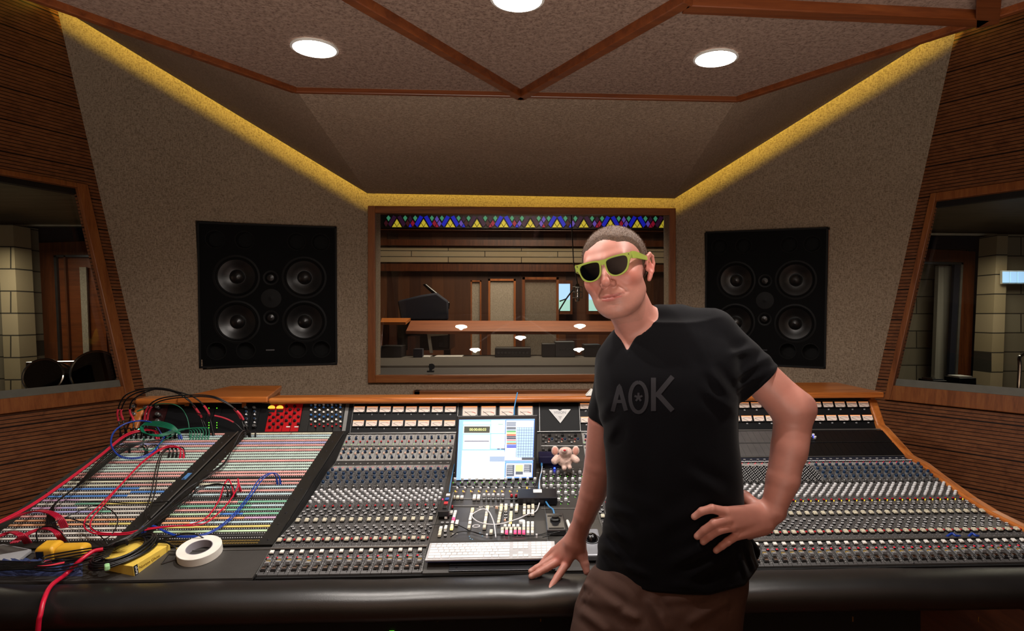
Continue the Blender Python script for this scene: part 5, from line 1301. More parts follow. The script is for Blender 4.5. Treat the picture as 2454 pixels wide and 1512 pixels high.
def rarm(P):
    f = rc(P, C3(1490, 876, 1.705), C3(1450, 1005, 1.75), .040, .0440)
    f = smin(f, rc(P, C3(1447, 1010, 1.75), C3(1437, 1110, 1.79), .0445, .043), .005)
    f = smin(f, rc(P, C3(1437, 1110, 1.79), C3(1421, 1180, 1.82), .043, .0385), .005)
    f = smin(f, rc(P, C3(1421, 1180, 1.82), C3(1401, 1235, 1.845), .0385, .0315), .005)
    f = smin(f, rc(P, C3(1401, 1235, 1.845), C3(1388, 1270, 1.865), .0315, .0275), .005)
    h = rc(P, C3(1386, 1272, 1.867), C3(1372, 1300, 1.872), .0275, .028)
    for k, b, r1, r2 in ((C3(1328, 1320, 1.905), C3(1366, 1292, 1.885), .0112, .017), (C3(1331, 1334, 1.890), C3(1370, 1298, 1.878), .0125, .018), (C3(1341, 1343, 1.878), C3(1374, 1302, 1.872), .0132, .019), (C3(1358, 1350, 1.868), C3(1380, 1306, 1.866), .013, .019)): h = smin(h, rc(P, k, b, r1, r2), .010)
    h = smin(h, rc(P, C3(1386, 1292, 1.868), C3(1394, 1330, 1.868), .022, .017), .014)
    th = rc(P, C3(1394, 1330, 1.868), C3(1402, 1352, 1.856), .0150, .0125); th = smin(th, rc(P, C3(1402, 1352, 1.856), C3(1406, 1370, 1.845), .0125, .0100), .004); h = smin(h, th, .010)
    f = smin(f, h, .012)
    for fg in FR:
        g = None
        for a, b in zip(fg[:-1], fg[1:]):
            q = rc(P, C3(*a[:3]), C3(*b[:3]), a[3], b[3]); g = q if g is None else smin(g, q, .003)
        f = smin(f, g, .0035)
    return f
def bodyf(P):
    out = np.full(len(P), .2, f32)
    # neck and the bit of chest inside the neckline
    f = rc(P, HG(0, .022, -.050), C3(1536, 800, 1.672), .055, .058)
    f = smin(f, rc(P, C3(1496, 745, 1.615), C3(1508, 795, 1.63), .016, .014), .03)
    t = smax(torso(P) + .0045, np.linalg.norm(P - C3(1520, 830, 1.62), axis=1) - .125, .01); f = smin(f, t, .018)
    # collar bones, windpipe
    f = smin(f, rc(P, C3(1536, 800, 1.672), C3(1640, 800, 1.67), .05, .045), .02); f = smin(f, rc(P, C3(1640, 800, 1.67), C3(1728, 818, 1.64), .045, .046), .02); f = smin(f, rc(P, C3(1536, 820, 1.68), C3(1490, 874, 1.705), .040, .040), .02)
    m = near(P, HT, .24)
    if m.any(): f[m] = smin(f[m], head(HL(P[m])), .016)
    f = smin(f, arms(P), .01); return smin(f, rarm(P), .01)
def skin_tint(V):
    Q = HL(V.astype(f32)); n = len(V); base = np.array([.47, .205, .16]); T = np.tile(base, (n, 1))
    X = np.abs(Q[:, 0]); hd = near(V.astype(f32), HT, .19) & (Q[:, 2] > -.125)
    def blob(c, r, col, amt, Qx=None):
        Qx = Qx if Qx is not None else np.stack([X, Q[:, 1], Q[:, 2]], 1)
        w_ = amt * np.exp(-(((Qx - np.array(c)) / np.array(r)) ** 2).sum(1)) * hd; T[:] = T * (1 - w_[:, None]) + np.array(col) * w_[:, None]
    blob((.045, -.075, -.022), (.026, .03, .022), (.50, .145, .105), .75)
    blob((0, -.115, -.025), (.017, .02, .018), (.47, .15, .11), .6)
    blob((.085, .015, .005), (.012, .03, .035), (.52, .145, .11), .75)
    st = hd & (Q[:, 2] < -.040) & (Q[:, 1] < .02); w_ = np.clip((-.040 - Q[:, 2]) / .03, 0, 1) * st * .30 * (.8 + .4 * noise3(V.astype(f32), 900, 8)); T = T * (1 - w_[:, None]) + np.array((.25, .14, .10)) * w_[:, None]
    zc_ = mouthz(Q[:, 0]); up_ = np.clip(1 - np.abs(Q[:, 2] - zc_ - .0030) / (.0046 * np.clip(1 - (X / .030) ** 2, .05, 1)), 0, 1) + np.clip(1 - np.abs(Q[:, 2] - zc_ + .0045) / (.0070 * np.clip(1 - (X / .029) ** 2, .05, 1)), 0, 1)
    w_ = np.clip(up_ * 2, 0, 1) * .75 * hd * (Q[:, 1] < -.06) * (X < .030); T = T * (1 - w_[:, None]) + np.array((.38, .09, .08)) * w_[:, None]
    w_ = .5 * np.exp(-((Q[:, 2] - zc_) / .0012) ** 2) * hd * (Q[:, 1] < -.06) * (X < .032); T = T * (1 - w_[:, None]) + np.array((.16, .04, .035)) * w_[:, None]
    # brows
    bd = rc(np.stack([X, Q[:, 1], Q[:, 2]], 1).astype(f32), (.014, -.095, .027), (.046, -.082, .031), .004, .0025); w_ = np.clip(1 - bd / .003, 0, 1) * .6 * hd; T = T * (1 - w_[:, None]) + np.array((.16, .085, .05)) * w_[:, None]
    # knuckles and the patches of redder skin on the hands, tattoo mark inside the forearm
    def spot(p, r, col, amt):
        d = np.linalg.norm(V - p, axis=1); w2 = amt * np.exp(-(d / r) ** 2); T[:] = T * (1 - w2[:, None]) + np.array(col) * w2[:, None]
    for p in ((1757, 1237, 1.53), (1763, 1256, 1.53), (1778, 1272, 1.53), (1337, 1338, 1.87), (1356, 1346, 1.85), (1708, 1219, 1.515), (1711, 1253, 1.51), (1723, 1269, 1.51)): spot(C3(*p), .012, (.52, .14, .11), .55)
    for p in ((1432, 1185, 1.80), (1434, 1196, 1.80), (1428, 1206, 1.81), (1437, 1178, 1.79)): spot(C3(*p), .0075, (.10, .07, .07), .7)
    for p in ((1938, 974, 1.59), (1880, 945, 1.57)): spot(C3(*p), .02, (.50, .17, .13), .4)
    # nails
    for p in [tuple(g[-1][:2]) + (g[-1][2] - .008,) for g in FL] + [(1272, 1367, 1.863), (1272, 1380, 1.842), (1317, 1412, 1.789)]: spot(C3(*p), .0055, (.66, .38, .32), .7)
    T *= (1 + .07 * noise3(V.astype(f32), 60, 2)[:, None] + .03 * noise3(V.astype(f32), 400, 4)[:, None])
    return np.concatenate([np.clip(T, 0, 1), np.ones((n, 1))], 1)
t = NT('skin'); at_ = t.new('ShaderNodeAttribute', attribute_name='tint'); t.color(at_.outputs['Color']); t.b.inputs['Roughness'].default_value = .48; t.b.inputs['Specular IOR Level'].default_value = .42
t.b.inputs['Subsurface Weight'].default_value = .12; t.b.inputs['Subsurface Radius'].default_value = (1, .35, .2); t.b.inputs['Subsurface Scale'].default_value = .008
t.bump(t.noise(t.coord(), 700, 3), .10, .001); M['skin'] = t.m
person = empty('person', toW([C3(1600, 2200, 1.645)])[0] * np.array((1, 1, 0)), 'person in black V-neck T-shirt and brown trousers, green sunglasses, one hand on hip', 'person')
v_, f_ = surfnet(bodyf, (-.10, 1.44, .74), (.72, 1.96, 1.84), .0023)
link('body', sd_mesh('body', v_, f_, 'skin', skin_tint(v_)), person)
# ---- cropped hair
def hair(P):
    Q = HL(P); X = np.abs(Q[:, 0]); y = Q[:, 1]
    hl = np.interp(y, [-.11, -.085, -.065, -.045, -.030, -.018, -.008, .004, .022, .040, .070, .110], [.080, .078, .074, .058, .044, .010, -.010, .034, .034, -.010, -.034, -.042])
    front = np.clip((-.045 - y) / .03, 0, 1); hl = hl + front * (.006 * np.cos(X * 70) - .004)
    off = np.clip((Q[:, 2] - hl) * .35, -.004, .0052); return skull(Q) - off + .0007 * noise3(P, 700, 11) + .0005 * noise3(P, 1500, 12)
v_, f_ = surfnet(hair, HT - .14, HT + .14, .0026)
t = NT('cropped_hair'); n = t.noise(t.coord(), 420, 4, .7); t.color(t.ramp(n, [(.3, '#2c1e15'), (.55, '#533b29'), (.75, '#765a43')])); t.b.inputs['Roughness'].default_value = .75; t.bump(n, .9, .002); M['hair'] = t.m
M['hairs'] = pm('hair_strands', '#5f4431', .6, var=.4)
ho = link('hair', sd_mesh('hair', v_, f_, 'hair'), person)
rs = np.random.RandomState(4); sel = rs.choice(len(v_), 9000); e_ = 1e-3; Pv = v_[sel].astype(f32); g = np.stack([hair(Pv + np.eye(3, dtype=f32)[k] * e_) - hair(Pv - np.eye(3, dtype=f32)[k] * e_) for k in range(3)], 1); g /= np.linalg.norm(g, axis=1)[:, None] + 1e-9
Qv = HL(Pv); keep = skull(Qv) > .0022; Pv, g = Pv[keep], g[keep]; dr = g + rs.normal(0, .35, g.shape) + (HR @ np.array([0, -.35, .2]))[None]; dr /= np.linalg.norm(dr, axis=1)[:, None]; sd = np.cross(dr, rs.normal(size=dr.shape)); sd /= np.linalg.norm(sd, axis=1)[:, None]
Ln = rs.uniform(.0025, .0050, len(Pv))[:, None]; V3 = np.concatenate([Pv - sd * .00035, Pv + sd * .00035, Pv + dr * Ln], 0); n_ = len(Pv); Wv = toW(V3)
me = bpy.data.meshes.new('hair_strands'); me.from_pydata(Wv.tolist(), [], [(i, i + n_, i + 2 * n_) for i in range(n_)]); me.materials.append(M['hairs']); so = link('hair_strands', me, ho); so['kind'] = 'stuff'
# ---- shirt
v_, f_ = surfnet(lambda P: shirt(P), (.03, 1.46, .80), (.66, 1.86, 1.70), .0036); v_ = lap(v_, f_, 4)
t = NT('black_jersey'); n = t.noise(t.coord(), 900, 2); t.color(t.ramp(n, [(.3, '#060609'), (.7, '#0a090d')])); t.b.inputs['Roughness'].default_value = .95; t.b.inputs['Specular IOR Level'].default_value = .1
t.b.inputs['Sheen Weight'].default_value = .04; t.b.inputs['Sheen Roughness'].default_value = .5; t.bump(n, .25, .001); M['jersey'] = t.m
sh = link('t_shirt', sd_mesh('t_shirt', v_, f_, 'jersey'), person)
# faded print on the chest: strokes laid on the cloth
M['print'] = pm('faded_print', '#1b191f', .85)
def stroke(m, pts, w_):
    """ribbon of constant picture width following the cloth"""
    P = []; 
    for a, b in zip(pts[:-1], pts[1:]):
        n = max(2, int(math.hypot(b[0] - a[0], b[1] - a[1]) / 4)); P += [(a[0] + (b[0] - a[0]) * k / n, a[1] + (b[1] - a[1]) * k / n) for k in range(n)]
    P.append(pts[-1]); rows = []
    for i, p in enumerate(P):
        q0, q1 = P[max(i - 1, 0)], P[min(i + 1, len(P) - 1)]; tx, ty = q1[0] - q0[0], q1[1] - q0[1]; l = math.hypot(tx, ty) or 1; nx, ny = -ty / l, tx / l
        rows.append([on_shirt(p[0] + nx * w_ * k / 2, p[1] + ny * w_ * k / 2) for k in (-1, 0, 1)])
    vs = toW(np.array(rows).reshape(-1, 3)).tolist(); fs = []
    for i in range(len(rows) - 1):
        for k in range(2): fs.append((i * 3 + k, i * 3 + k + 1, i * 3 + k + 4, i * 3 + k + 3))
    m.add(vs, fs)
m = MB()
stroke(m, [(1566, 905), (1566, 985)], 12); stroke(m, [(1572, 950), (1612, 902)], 12); stroke(m, [(1576, 944), (1612, 984)], 12)
stroke(m, [(1530 + 20 * math.sin(a), 952 - 36 * math.cos(a)) for a in np.linspace(0, 2 * math.pi, 25)], 9)
stroke(m, [(1468, 986), (1484, 924), (1500, 984)], 10); stroke(m, [(1476, 962), (1494, 962)], 8)
for k in range(5): a = -math.pi / 2 + k * 2 * math.pi / 5; stroke(m, [(1530, 952), (1530 + 10 * math.cos(a), 952 + 11 * math.sin(a))], 5)
m.build('chest_print', 'print', sh)
# ---- trousers, down to the floor (below the picture)
lp = [(1350, 1445, 1780, .104, 1.645), (1385, 1412, 1778, .110, 1.645), (1420, 1396, 1770, .116, 1.645), (1460, 1380, 1765, .118, 1.645), (1500, 1375, 1762, .118, 1.645), (1540, 1374, 1764, .116, 1.645), (1590, 1378, 1768, .110, 1.645)]
def pants(P):
    f = loftf(P, lp, R(15))
    za = ZC + (CY - 1560) / F * TD
    for s, x0, x1, y1 in ((-1, .16, .13, 1.66), (1, .36, .46, 1.60)):
        f = smin(f, rc(P, (x0, 1.645, za), (x0 * .6 + x1 * .4, 1.63, .48), .098, .070), .03); f = smin(f, rc(P, (x0 * .6 + x1 * .4, 1.63, .48), (x1, y1, .09), .070, .062), .02)
    px = P[:, 0] / P[:, 1] * F + CX; py = CY - (P[:, 2] - ZC) / P[:, 1] * F; fr = P[:, 1] < 1.66
    for a, b, A, w_ in (((1400, 1400), (1480, 1450), .004, 10), ((1410, 1430), (1520, 1480), .004, 12), ((1560, 1440), (1600, 1512), .005, 12), ((1740, 1440), (1660, 1490), .004, 12), ((1400, 1470), (1450, 1512), .003, 10), ((1720, 1425), (1600, 1440), .003, 10)):
        d, t_ = seg2(px, py, a, b); f = f - np.where(fr, A * np.exp(-(d / w_) ** 2), 0) + np.where(fr, .7 * A * np.exp(-((d - 1.7 * w_) / w_) ** 2), 0)
    for a, b in (((1751, 1432), (1745, 1490)), ((1428, 1400), (1398, 1450))): d, t_ = seg2(px, py, a, b); f = f + np.where(fr, .003 * np.exp(-(d / 1.6) ** 2), 0)
    return f + .002 * noise3(P, 22, 7)
v_, f_ = surfnet(pants, (.0, 1.46, .02), (.62, 1.86, 1.0), .0055); v_ = lap(v_, f_, 2)
M['twill'] = pm('brown_twill', '#4a362f', .85, bump=.2, bscale=900, spec=.2)
link('trousers', sd_mesh('trousers', v_, f_, 'twill'), person)
for x1, y1 in ((.13, 1.66), (.46, 1.60)):
    v_, f_ = surfnet(lambda P: smax(smin(ell(P, (x1, y1 - .06, .05), (.048, .15, .055)), ell(P, (x1, y1 + .02, .07), (.045, .07, .075)), .03), .002 - P[:, 2], .004), (x1 - .07, y1 - .24, -.006), (x1 + .07, y1 + .12, .16), .008)
    link('shoe', sd_mesh('shoe', v_, f_, 'pblack'), person)
# ---- sunglasses
def HM(pts): return [Vector(q) for q in toW(np.array([HG(*p) for p in pts]))]
M['lime'] = pm('lime_plastic', '#8e9c42', .35, coat=.2, var=.03); M['lens'] = pm('dark_lens', '#030305', .08, spec=.6)
gl = empty('sunglasses', HM([(0, -.115, .01)])[0], 'lime green sunglasses with dark lenses worn by the person', 'sunglasses')
def bend(x, z, off=0): return (x, -.1150 + 1.5 * x * x + .10 * (z - .008) * .6 + off, z)
lens0 = [(.0085, .014), (.012, .0215), (.024, .0245), (.042, .0250), (.055, .0235), (.0605, .016), (.0585, .002), (.0520, -.0095), (.0410, -.0165), (.0285, -.0180), (.0180, -.0135), (.0110, -.0040)]
def smooth2(L, n=5):
    P = [Vector((x, z, 0)) for x, z in L]; out = []; k = len(P)
    for i in range(k):
        a, b, c, d = P[i - 1], P[i], P[(i + 1) % k], P[(i + 2) % k]
        for j in range(n): t_ = j / n; q = .5 * ((2 * b) + (c - a) * t_ + (2 * a - 5 * b + 4 * c - d) * t_ ** 2 + (3 * b - a - 3 * c + d) * t_ ** 3); out.append((q.x, q.y))
    return out
inner = smooth2(lens0); cxl, czl = .035, .004
outer0 = [(.0045, .0165), (.0085, .0250), (.024, .0282), (.042, .0292), (.0600, .0292), (.0725, .0262), (.0635, .0060), (.0562, -.0112), (.0430, -.0193), (.0280, -.0208), (.0152, -.0162), (.0075, -.0055)]
outer = smooth2(outer0)
for s in (-1, 1):
    m = MB(); n = len(inner); vs = []
    for off in (-.0022, .0022):
        vs += HM([bend(s * x, z, off) for x, z in outer]) + HM([bend(s * x, z, off) for x, z in inner])
    fs = []
    for i in range(n):
        j = (i + 1) % n; fs += [(i, j, n + j, n + i), (2 * n + i, 3 * n + i, 3 * n + j, 2 * n + j), (i, 2 * n + i, 2 * n + j, j), (n + i, n + j, 3 * n + j, 3 * n + i)]
    m.add(vs, fs)
    if s == 1: br = [(-.0085, .0255), (.0085, .0255), (.0075, .0155), (0, .0125), (-.0075, .0155)]; k = 5; m.add(HM([bend(x, z, o) for o in (-.0022, .0022) for x, z in br]), [tuple(range(k)), tuple(range(k, 2 * k))[::-1]] + [(i, (i + 1) % k, k + (i + 1) % k, k + i) for i in range(k)])
    fr_ = m.build('front_frame', 'lime', gl, smooth=50)
    m = MB(); lp_ = [(x, z) for x, z in inner]; m.add(HM([bend(s * x, z, .0006) for x, z in lp_] + [bend(s * cxl, czl, -.0008)]), [(i, (i + 1) % n, n) for i in range(n)]); m.build('lens', 'lens', gl, smooth=60)
    m = MB(); q = HM([bend(s * .069, .0225, .0)])[0]; tp = [(s * .0705, -.104, .0225), (s * .0765, -.092, .0225), (s * .0800, -.06, .0225), (s * .0815, -.02, .0235), (s * .0825, .0, .0240), (s * .0825, .018, .020), (s * .080, .035, .006)]
    hh = [.0085, .0085, .0075, .0060, .0052, .0050, .0045]; vs = []; fs = []
    for (x, y, z), h in zip(tp, hh):
        for a_, b_ in ((-1, -1), (1, -1), (1, 1), (-1, 1)): vs.append((x + a_ * .0017, y, z + b_ * h))
    for i in range(len(tp) - 1):
        for k in range(4): fs.append((i * 4 + k, i * 4 + (k + 1) % 4, i * 4 + 4 + (k + 1) % 4, i * 4 + 4 + k))
    fs += [(3, 2, 1, 0), tuple((len(tp) - 1) * 4 + k for k in range(4))]; m.add(HM(vs), fs); m.build('temple', 'lime', gl, smooth=50)
    m = MB(); a_, b_ = HM([bend(s * .0655, .0245, -.0024), bend(s * .0655, .0245, -.0040)]); m.tube([a_, b_], .0015, 8); m.build('rivet', 'chrome', gl)
# ================================================================== THINGS ON THE CONSOLE
# ---- computer screen
e0, e1 = cw(1187, 1150, 2.535), cw(1187, 995, 2.600); sdir = (e1 - e0).normalized(); snor = Vector((0, -sdir.z, sdir.y)).normalized()
def ON(px, py, off=0.0): return onplane(px, py, e0 + snor * off, snor)
mon = empty('computer_screen', onprof(1187, 1152), 'black framed flat computer screen glowing white and blue in the middle of the console', 'screen')
def spanel(pts, off, th, name, mat, parent, bev=0):
    m = MB(); m.slab([ON(x, y, off) for x, y in pts], -snor, th); return m.build(name, mat, parent, smooth=0, bevel=bev)
M['bezel'] = pm('screen_bezel', '#1a1a1c', .4)
spanel([(1095, 996), (1289, 994), (1284, 1149), (1088, 1152)], 0, .03, 'housing', 'bezel', mon, .004)
b_ = empty('x', (0, 0, 0)); bpy.data.objects.remove(b_)
m = MB(); p = onprof(1187, 1128); m.box((p.x, p.y + .06, p.z + .03), (.16, .12, .03)); m.build('stand', 'bezel', mon, smooth=0, bevel=.004)
def U(cx, cy, off): return ON(820 + cx / 3.958, 930 + cy / 3.958, off)
SC = {}
def smat(c, s=1.0):
    k = (c, s)
    if k not in SC: SC[k] = emis('screen_' + c.strip('#'), c, s)
    return SC[k]
m = MB(); m.add([U(x, y, .0006) for x, y in ((1110, 300), (1826, 292), (1806, 848), (1082, 872))], [(0, 1, 2, 3)]); scr = m.build('display', smat('#86b4ff', .9), mon, smooth=0)
qs = {}
def q(c, x0, y0, x1, y1, k=1, s=1.0, sk=None):
    t = (872 - y0) / 572 * .0; f = lambda x, y: (x + (1826 - 1110) * 0 + (300 - y) * (.049 if x < 1300 else .035 if x > 1600 else .042) * (1 if sk is None else sk), y)
    m = qs.setdefault((c, s), MB()); m.add([U(*f(x, y), .0006 + .0003 * k) for x, y in ((x0, y0), (x1, y0), (x1, y1), (x0, y1))], [(0, 1, 2, 3)])
X_ = lambda x, y: x + (y - 300) * .045      # undo the lean of the crop coordinates
def Q(c, x0, y0, x1, y1, k=1, s=1.0): q(c, X_(x0, y0) if False else x0 + (y0 - 300) * .045, y0, x1 + (y0 - 300) * .045, y1, k, s)
Q('#7ea6e6', 1113, 303, 1146, 868); Q('#ffffff', 1152, 318, 1408, 345); Q('#ffffff', 1152, 355, 1405, 430, 1); Q('#43463c', 1158, 363, 1402, 424, 2, .6)
Q('#ffffff', 1152, 440, 1405, 580); Q('#50546a', 1160, 499, 1393, 507, 2, .8); Q('#d9dbe2', 1165, 462, 1330, 466, 2); Q('#d9dbe2', 1200, 476, 1380, 480, 2)
Q('#ffffff', 1140, 592, 1545, 866); Q('#ffffff', 1416, 306, 1547, 425); Q('#ffffff', 1416, 436, 1545, 572); Q('#5aa08c', 1480, 338, 1528, 344, 2, .8)
Q('#c3ccda', 1398, 600, 1540, 645, 2); Q('#8fa2bc', 1398, 647, 1540, 697, 2, .9); Q('#39404c', 1470, 572, 1495, 580, 3, .5); Q('#39404c', 1506, 572, 1545, 580, 3, .5)
Q('#3f6ec8', 1550, 300, 1824, 694, 1, .9); Q('#eaf2ff', 1556, 306, 1818, 688, 2); Q('#8a93a2', 1560, 318, 1650, 364, 3, .7); Q('#a4bcd4', 1655, 370, 1817, 655, 3, .8); Q('#565b66', 1700, 657, 1817, 682, 3, .5)
for i in range(8): Q('#5e7894', 1655 + i * 23, 370, 1658 + i * 23, 655, 4, .7)
for i in range(12): Q('#5e7894', 1655, 370 + i * 26, 1817, 373 + i * 26, 4, .7)
for i, c in enumerate(('#3b3f4a', '#7d8a99', '#4f9a5e', '#d3c67a', '#c2502f', '#3d404a', '#3d404a', '#c87a80', '#76c9a0', '#a0724a', '#4a63c9', '#2f3cb0')): Q(c, 1560, 372 + i * 16.3, 1648, 386 + i * 16.3, 3, .8)
Q('#3f6ec8', 1548, 706, 1806, 848, 1, .9); Q('#dfe9fb', 1554, 712, 1800, 842, 2); Q('#5a6272', 1560, 728, 1630, 835, 3, .6); Q('#e6ea86', 1640, 728, 1712, 790, 3); Q('#5a6272', 1640, 791, 1710, 820, 3, .6); Q('#5a6272', 1720, 725, 1792, 800, 3, .6)
for i in range(14): Q('#d5dcea', 1165, 612 + i * 17, 1165 + (random.random() * .6 + .4) * 190, 616 + i * 17, 2)
for i in range(5):
    for x in (1562, 1722): Q('#d7dbe2', x, 736 + i * 18, x + 50, 741 + i * 18, 4, .8) if not (x > 1700 and i > 3) else None
for (c, s_), mm in qs.items(): mm.build('window_block', smat(c, s_), scr, smooth=0)
a_, b2 = U(1158, 394, .002), U(1402, 394, .002); T = frame((a_ + b2) / 2 + Vector((.003, 0, 0)), (b2 - a_), sdir); vs, fs = text_mb('00:00:00:03', .0150, T, .0001); m = MB(); m.add(vs, fs); m.build('timer_digits', smat('#f4f79a', 1.0), scr, smooth=0)
# ---- keyboard
k0 = cw(1018, 1341, 1.925); kd = Vector((0, .112, .014)).normalized(); KT = frame(k0, (1, 0, 0), kd)
kb_ = empty('computer_keyboard', k0, 'white aluminium computer keyboard with numeric keypad lying across the console front', 'keyboard')
M['kbody'] = pm('pale_aluminium', '#cfcfd2', .35, .2); M['kkey'] = pm('white_key', '#eeeef0', .45); M['bluegrey'] = pm('blue_grey_rim', '#4a5590', .5)
KW, KD = .405, .108; m = MB(); m.mat(0).box((KW / 2, KD / 2, -.004), (KW, KD, .006), KT); m.mat(1).box((KW / 2, KD / 2, -.009), (KW - .004, KD - .004, .004), KT); m.build('body', ['kbody', 'bluegrey'], kb_, smooth=0, bevel=.0015)
u = .0170; keys = []; y = .006; rh = .0172
rows = [[1.25, 1.25, 1.5, 6.2, 1.5, 1.25, 2.05], [2.25] + [1] * 10 + [2.75], [1.75] + [1] * 11 + [2.25], [1.5] + [1] * 12 + [1.5], [1] * 13 + [2.0], [1.07] * 14]
for r, row in enumerate(rows):
    h = rh if r < 5 else rh * .62; x = .006
    for w_ in row: keys.append((x, y, w_ * u, h)); x += w_ * u
    x = .006 + 15 * u + .0075
    for c in range(3):
        if r in (0, 3, 4, 5) or (r == 1 and c == 1): keys.append((x + c * u, y, u, h))
    x += 3 * u + .0075
    for c in range(4):
        if r == 0 and c == 1: continue
        keys.append((x + c * u * .98, y, u * .98 * (2 if r == 0 and c == 0 else 1), h))
    y += h
rest = MB()
for i, (x, y, w_, h) in enumerate(keys):
    m = MB() if i < 95 else rest; m.box((x + w_ / 2, y + h / 2, .0002), (w_ - .0026, h - .0028, .0026), KT, .0004)
    if i < 95: m.build('key', 'kkey', kb_, smooth=0)
o = rest.build('keys', 'kkey', kb_, smooth=0); o['kind'] = 'stuff'
# ---- generic cord
def cord(name, pts, mat, r, label, cat='cable', group=None, plugs=None, sleeves=(), n=8, parent=None, sub=8):
    P = spline(pts, n); root = empty(name, P[0], label, cat, group); m = MB(); m.tube(P, r, sub); m.build('cord', mat, root, smooth=60)
    for k, pm_ in (plugs or {}).items():
        a = P[0] if k == 0 else P[-1]; b = P[3] if k == 0 else P[-4]; d_ = (b - a); d_ = d_.normalized()
        m = MB(); m.tube([a - d_ * .002, a + d_ * .014, a + d_ * .024], [r * 1.9, r * 1.9, r * 1.3], 8); m.build('plug', pm_, root, smooth=50)
    for (f0, f1, mt) in sleeves:
        i0, i1 = int(f0 * (len(P) - 1)), int(f1 * (len(P) - 1)); m = MB(); m.tube(P[i0:i1 + 1], r * 1.55, 8); m.build('sleeve', mt, root, smooth=60)
    return root
pn = Vector((0, -pdir.z, pdir.y)).normalized()
def PP(px, py, lift=.004): return onplane(px, py, pt0 + pn * lift, pn)
def up_plug(px, py, lift, off=(0, 0)): return PP(px, py, lift)
M.update(cred=pm('red_cable', '#c21234', .35), cblk=pm('black_cable', '#0c0c0d', .35), cgrn=pm('green_cable', '#0f6a4c', .4), cblu=pm('blue_cable', '#1e3f9e', .35), cwht=pm('white_cable', '#d8d8dc', .4), shrink=pm('pink_red_sleeve', '#d8384c', .45), cgry=pm('grey_cable', '#3b3b3d', .4), csky=pm('sky_blue_cable', '#3d7fb4', .4))
def pc(pts, mat, label, r=.0022, group=None, plug0=True, plug1=True, sleeves=(), pmat=None):
    P = [PP(*p) if len(p) == 3 and p[2] < 1 else cw(*p) for p in pts]
    pl = {}; pmat = pmat or mat
    if plug0: pl[0] = pmat
    if plug1: pl[1] = pmat
    return cord('patch_cable', P, mat, r, label, 'cable', group, pl, sleeves)
# black cords with red sleeves arching over the rack
for k, (pts, lab, sl) in enumerate((
    ([(290, 1046, .002), (285, 1012, 2.79), (282, 985, 2.77), (300, 948, 2.75), (350, 931, 2.75), (405, 933, 2.75), (445, 952, 2.76), (468, 978, 2.78), (482, 1005, 2.80), (494, 1044, .002)], 'black cord with red sleeves, the outermost arch over the left end of the rack', ((.13, .24, 'shrink'), (.76, .86, 'shrink'))),
    ([(302, 1046, .002), (296, 1010, 2.79), (290, 985, 2.77), (308, 952, 2.75), (355, 934, 2.75), (410, 937, 2.75), (450, 958, 2.76), (474, 985, 2.78), (488, 1010, 2.80), (502, 1044, .002)], 'black cord with red sleeves arching just inside the outermost one', ((.13, .24, 'shrink'), (.76, .86, 'shrink'))),
    ([(318, 1044, .002), (320, 1008, 2.79), (311, 984, 2.77), (322, 955, 2.74), (375, 932, 2.74), (430, 940, 2.75), (470, 955, 2.76), (496, 982, 2.78), (504, 1005, 2.80), (512, 1044, .002)], 'black cord with red sleeves that lands among the green-lamped modules', ((.12, .24, 'shrink'), (.74, .86, 'shrink'))),
    ([(346, 1044, .002), (346, 1010, 2.79), (352, 980, 2.77), (376, 958, 2.74), (430, 948, 2.74), (500, 948, 2.75), (540, 962, 2.76), (566, 985, 2.78), (580, 1010, 2.80), (588, 1046, .002)], 'black cord with red sleeves, the upper of the pair reaching to the silver knobs', ((.13, .25, 'shrink'), (.76, .87, 'shrink'))),
    ([(356, 1044, .002), (353, 1010, 2.79), (360, 980, 2.77), (384, 961, 2.74), (440, 952, 2.74), (505, 952, 2.75), (545, 968, 2.76), (573, 990, 2.78), (586, 1012, 2.80), (598, 1046, .002)], 'black cord with red sleeves, the lower of the pair reaching to the silver knobs', ((.13, .25, 'shrink'), (.76, .87, 'shrink'))))):
    pc(pts, 'cblk', lab, .0030, None, sleeves=sl)
pc([(445, 985, 2.78), (480, 992, 2.78), (525, 998, 2.79), (560, 1012, 2.80), (582, 1032, 2.80)], 'cblk', 'short black cord with one slanting red sleeve in front of the black rack panel', .0024, None, False, False, ((.45, .75, 'shrink'),))
for k in range(11):
    x = 303 + k * 11.6; pc([(x, 1052, .001), (x + 1, 1036, .02), (x - 3, 1026, .03), (x - 14, 1030, .032)], 'cblk', 'short black plug standing in the top sockets of the left patch bay', .0026, 'black plugs along the top of the left patch bay', True, False)
# green
for k in range(7):
    x = 456 + k * 7; pc([(x, 1053, .001), (x + 3, 1034, .026), (x - 14 + k, 1027 - k * .4, .040), (420, 1036 - k, .040), (380, 1046 - k * .8, .040), (348 - k, 1036, .045), (346 - k, 1014 + k, .06), (380, 1010 + k * 2, .07), (412, 1018 + k * 2, .06), (432, 1036 + k, .03)], 'cgrn', 'green patch cord of the bunch looping over the left patch bay', .0019, 'looping green patch cords', True, False)
pc([(330, 985, 2.78), (380, 968, 2.77), (425, 972, 2.77), (448, 1000, 2.78), (456, 1048, .002)], 'cgrn', 'green cord arching over the dark rack panel to the green bunch', .0018)
pc([(345, 1052, .002), (344, 1075, .03), (362, 1078, .03), (385, 1062, .03), (400, 1050, .03), (440, 1030, .03)], 'cgrn', 'lowest green cord sagging below the green bunch', .0018)
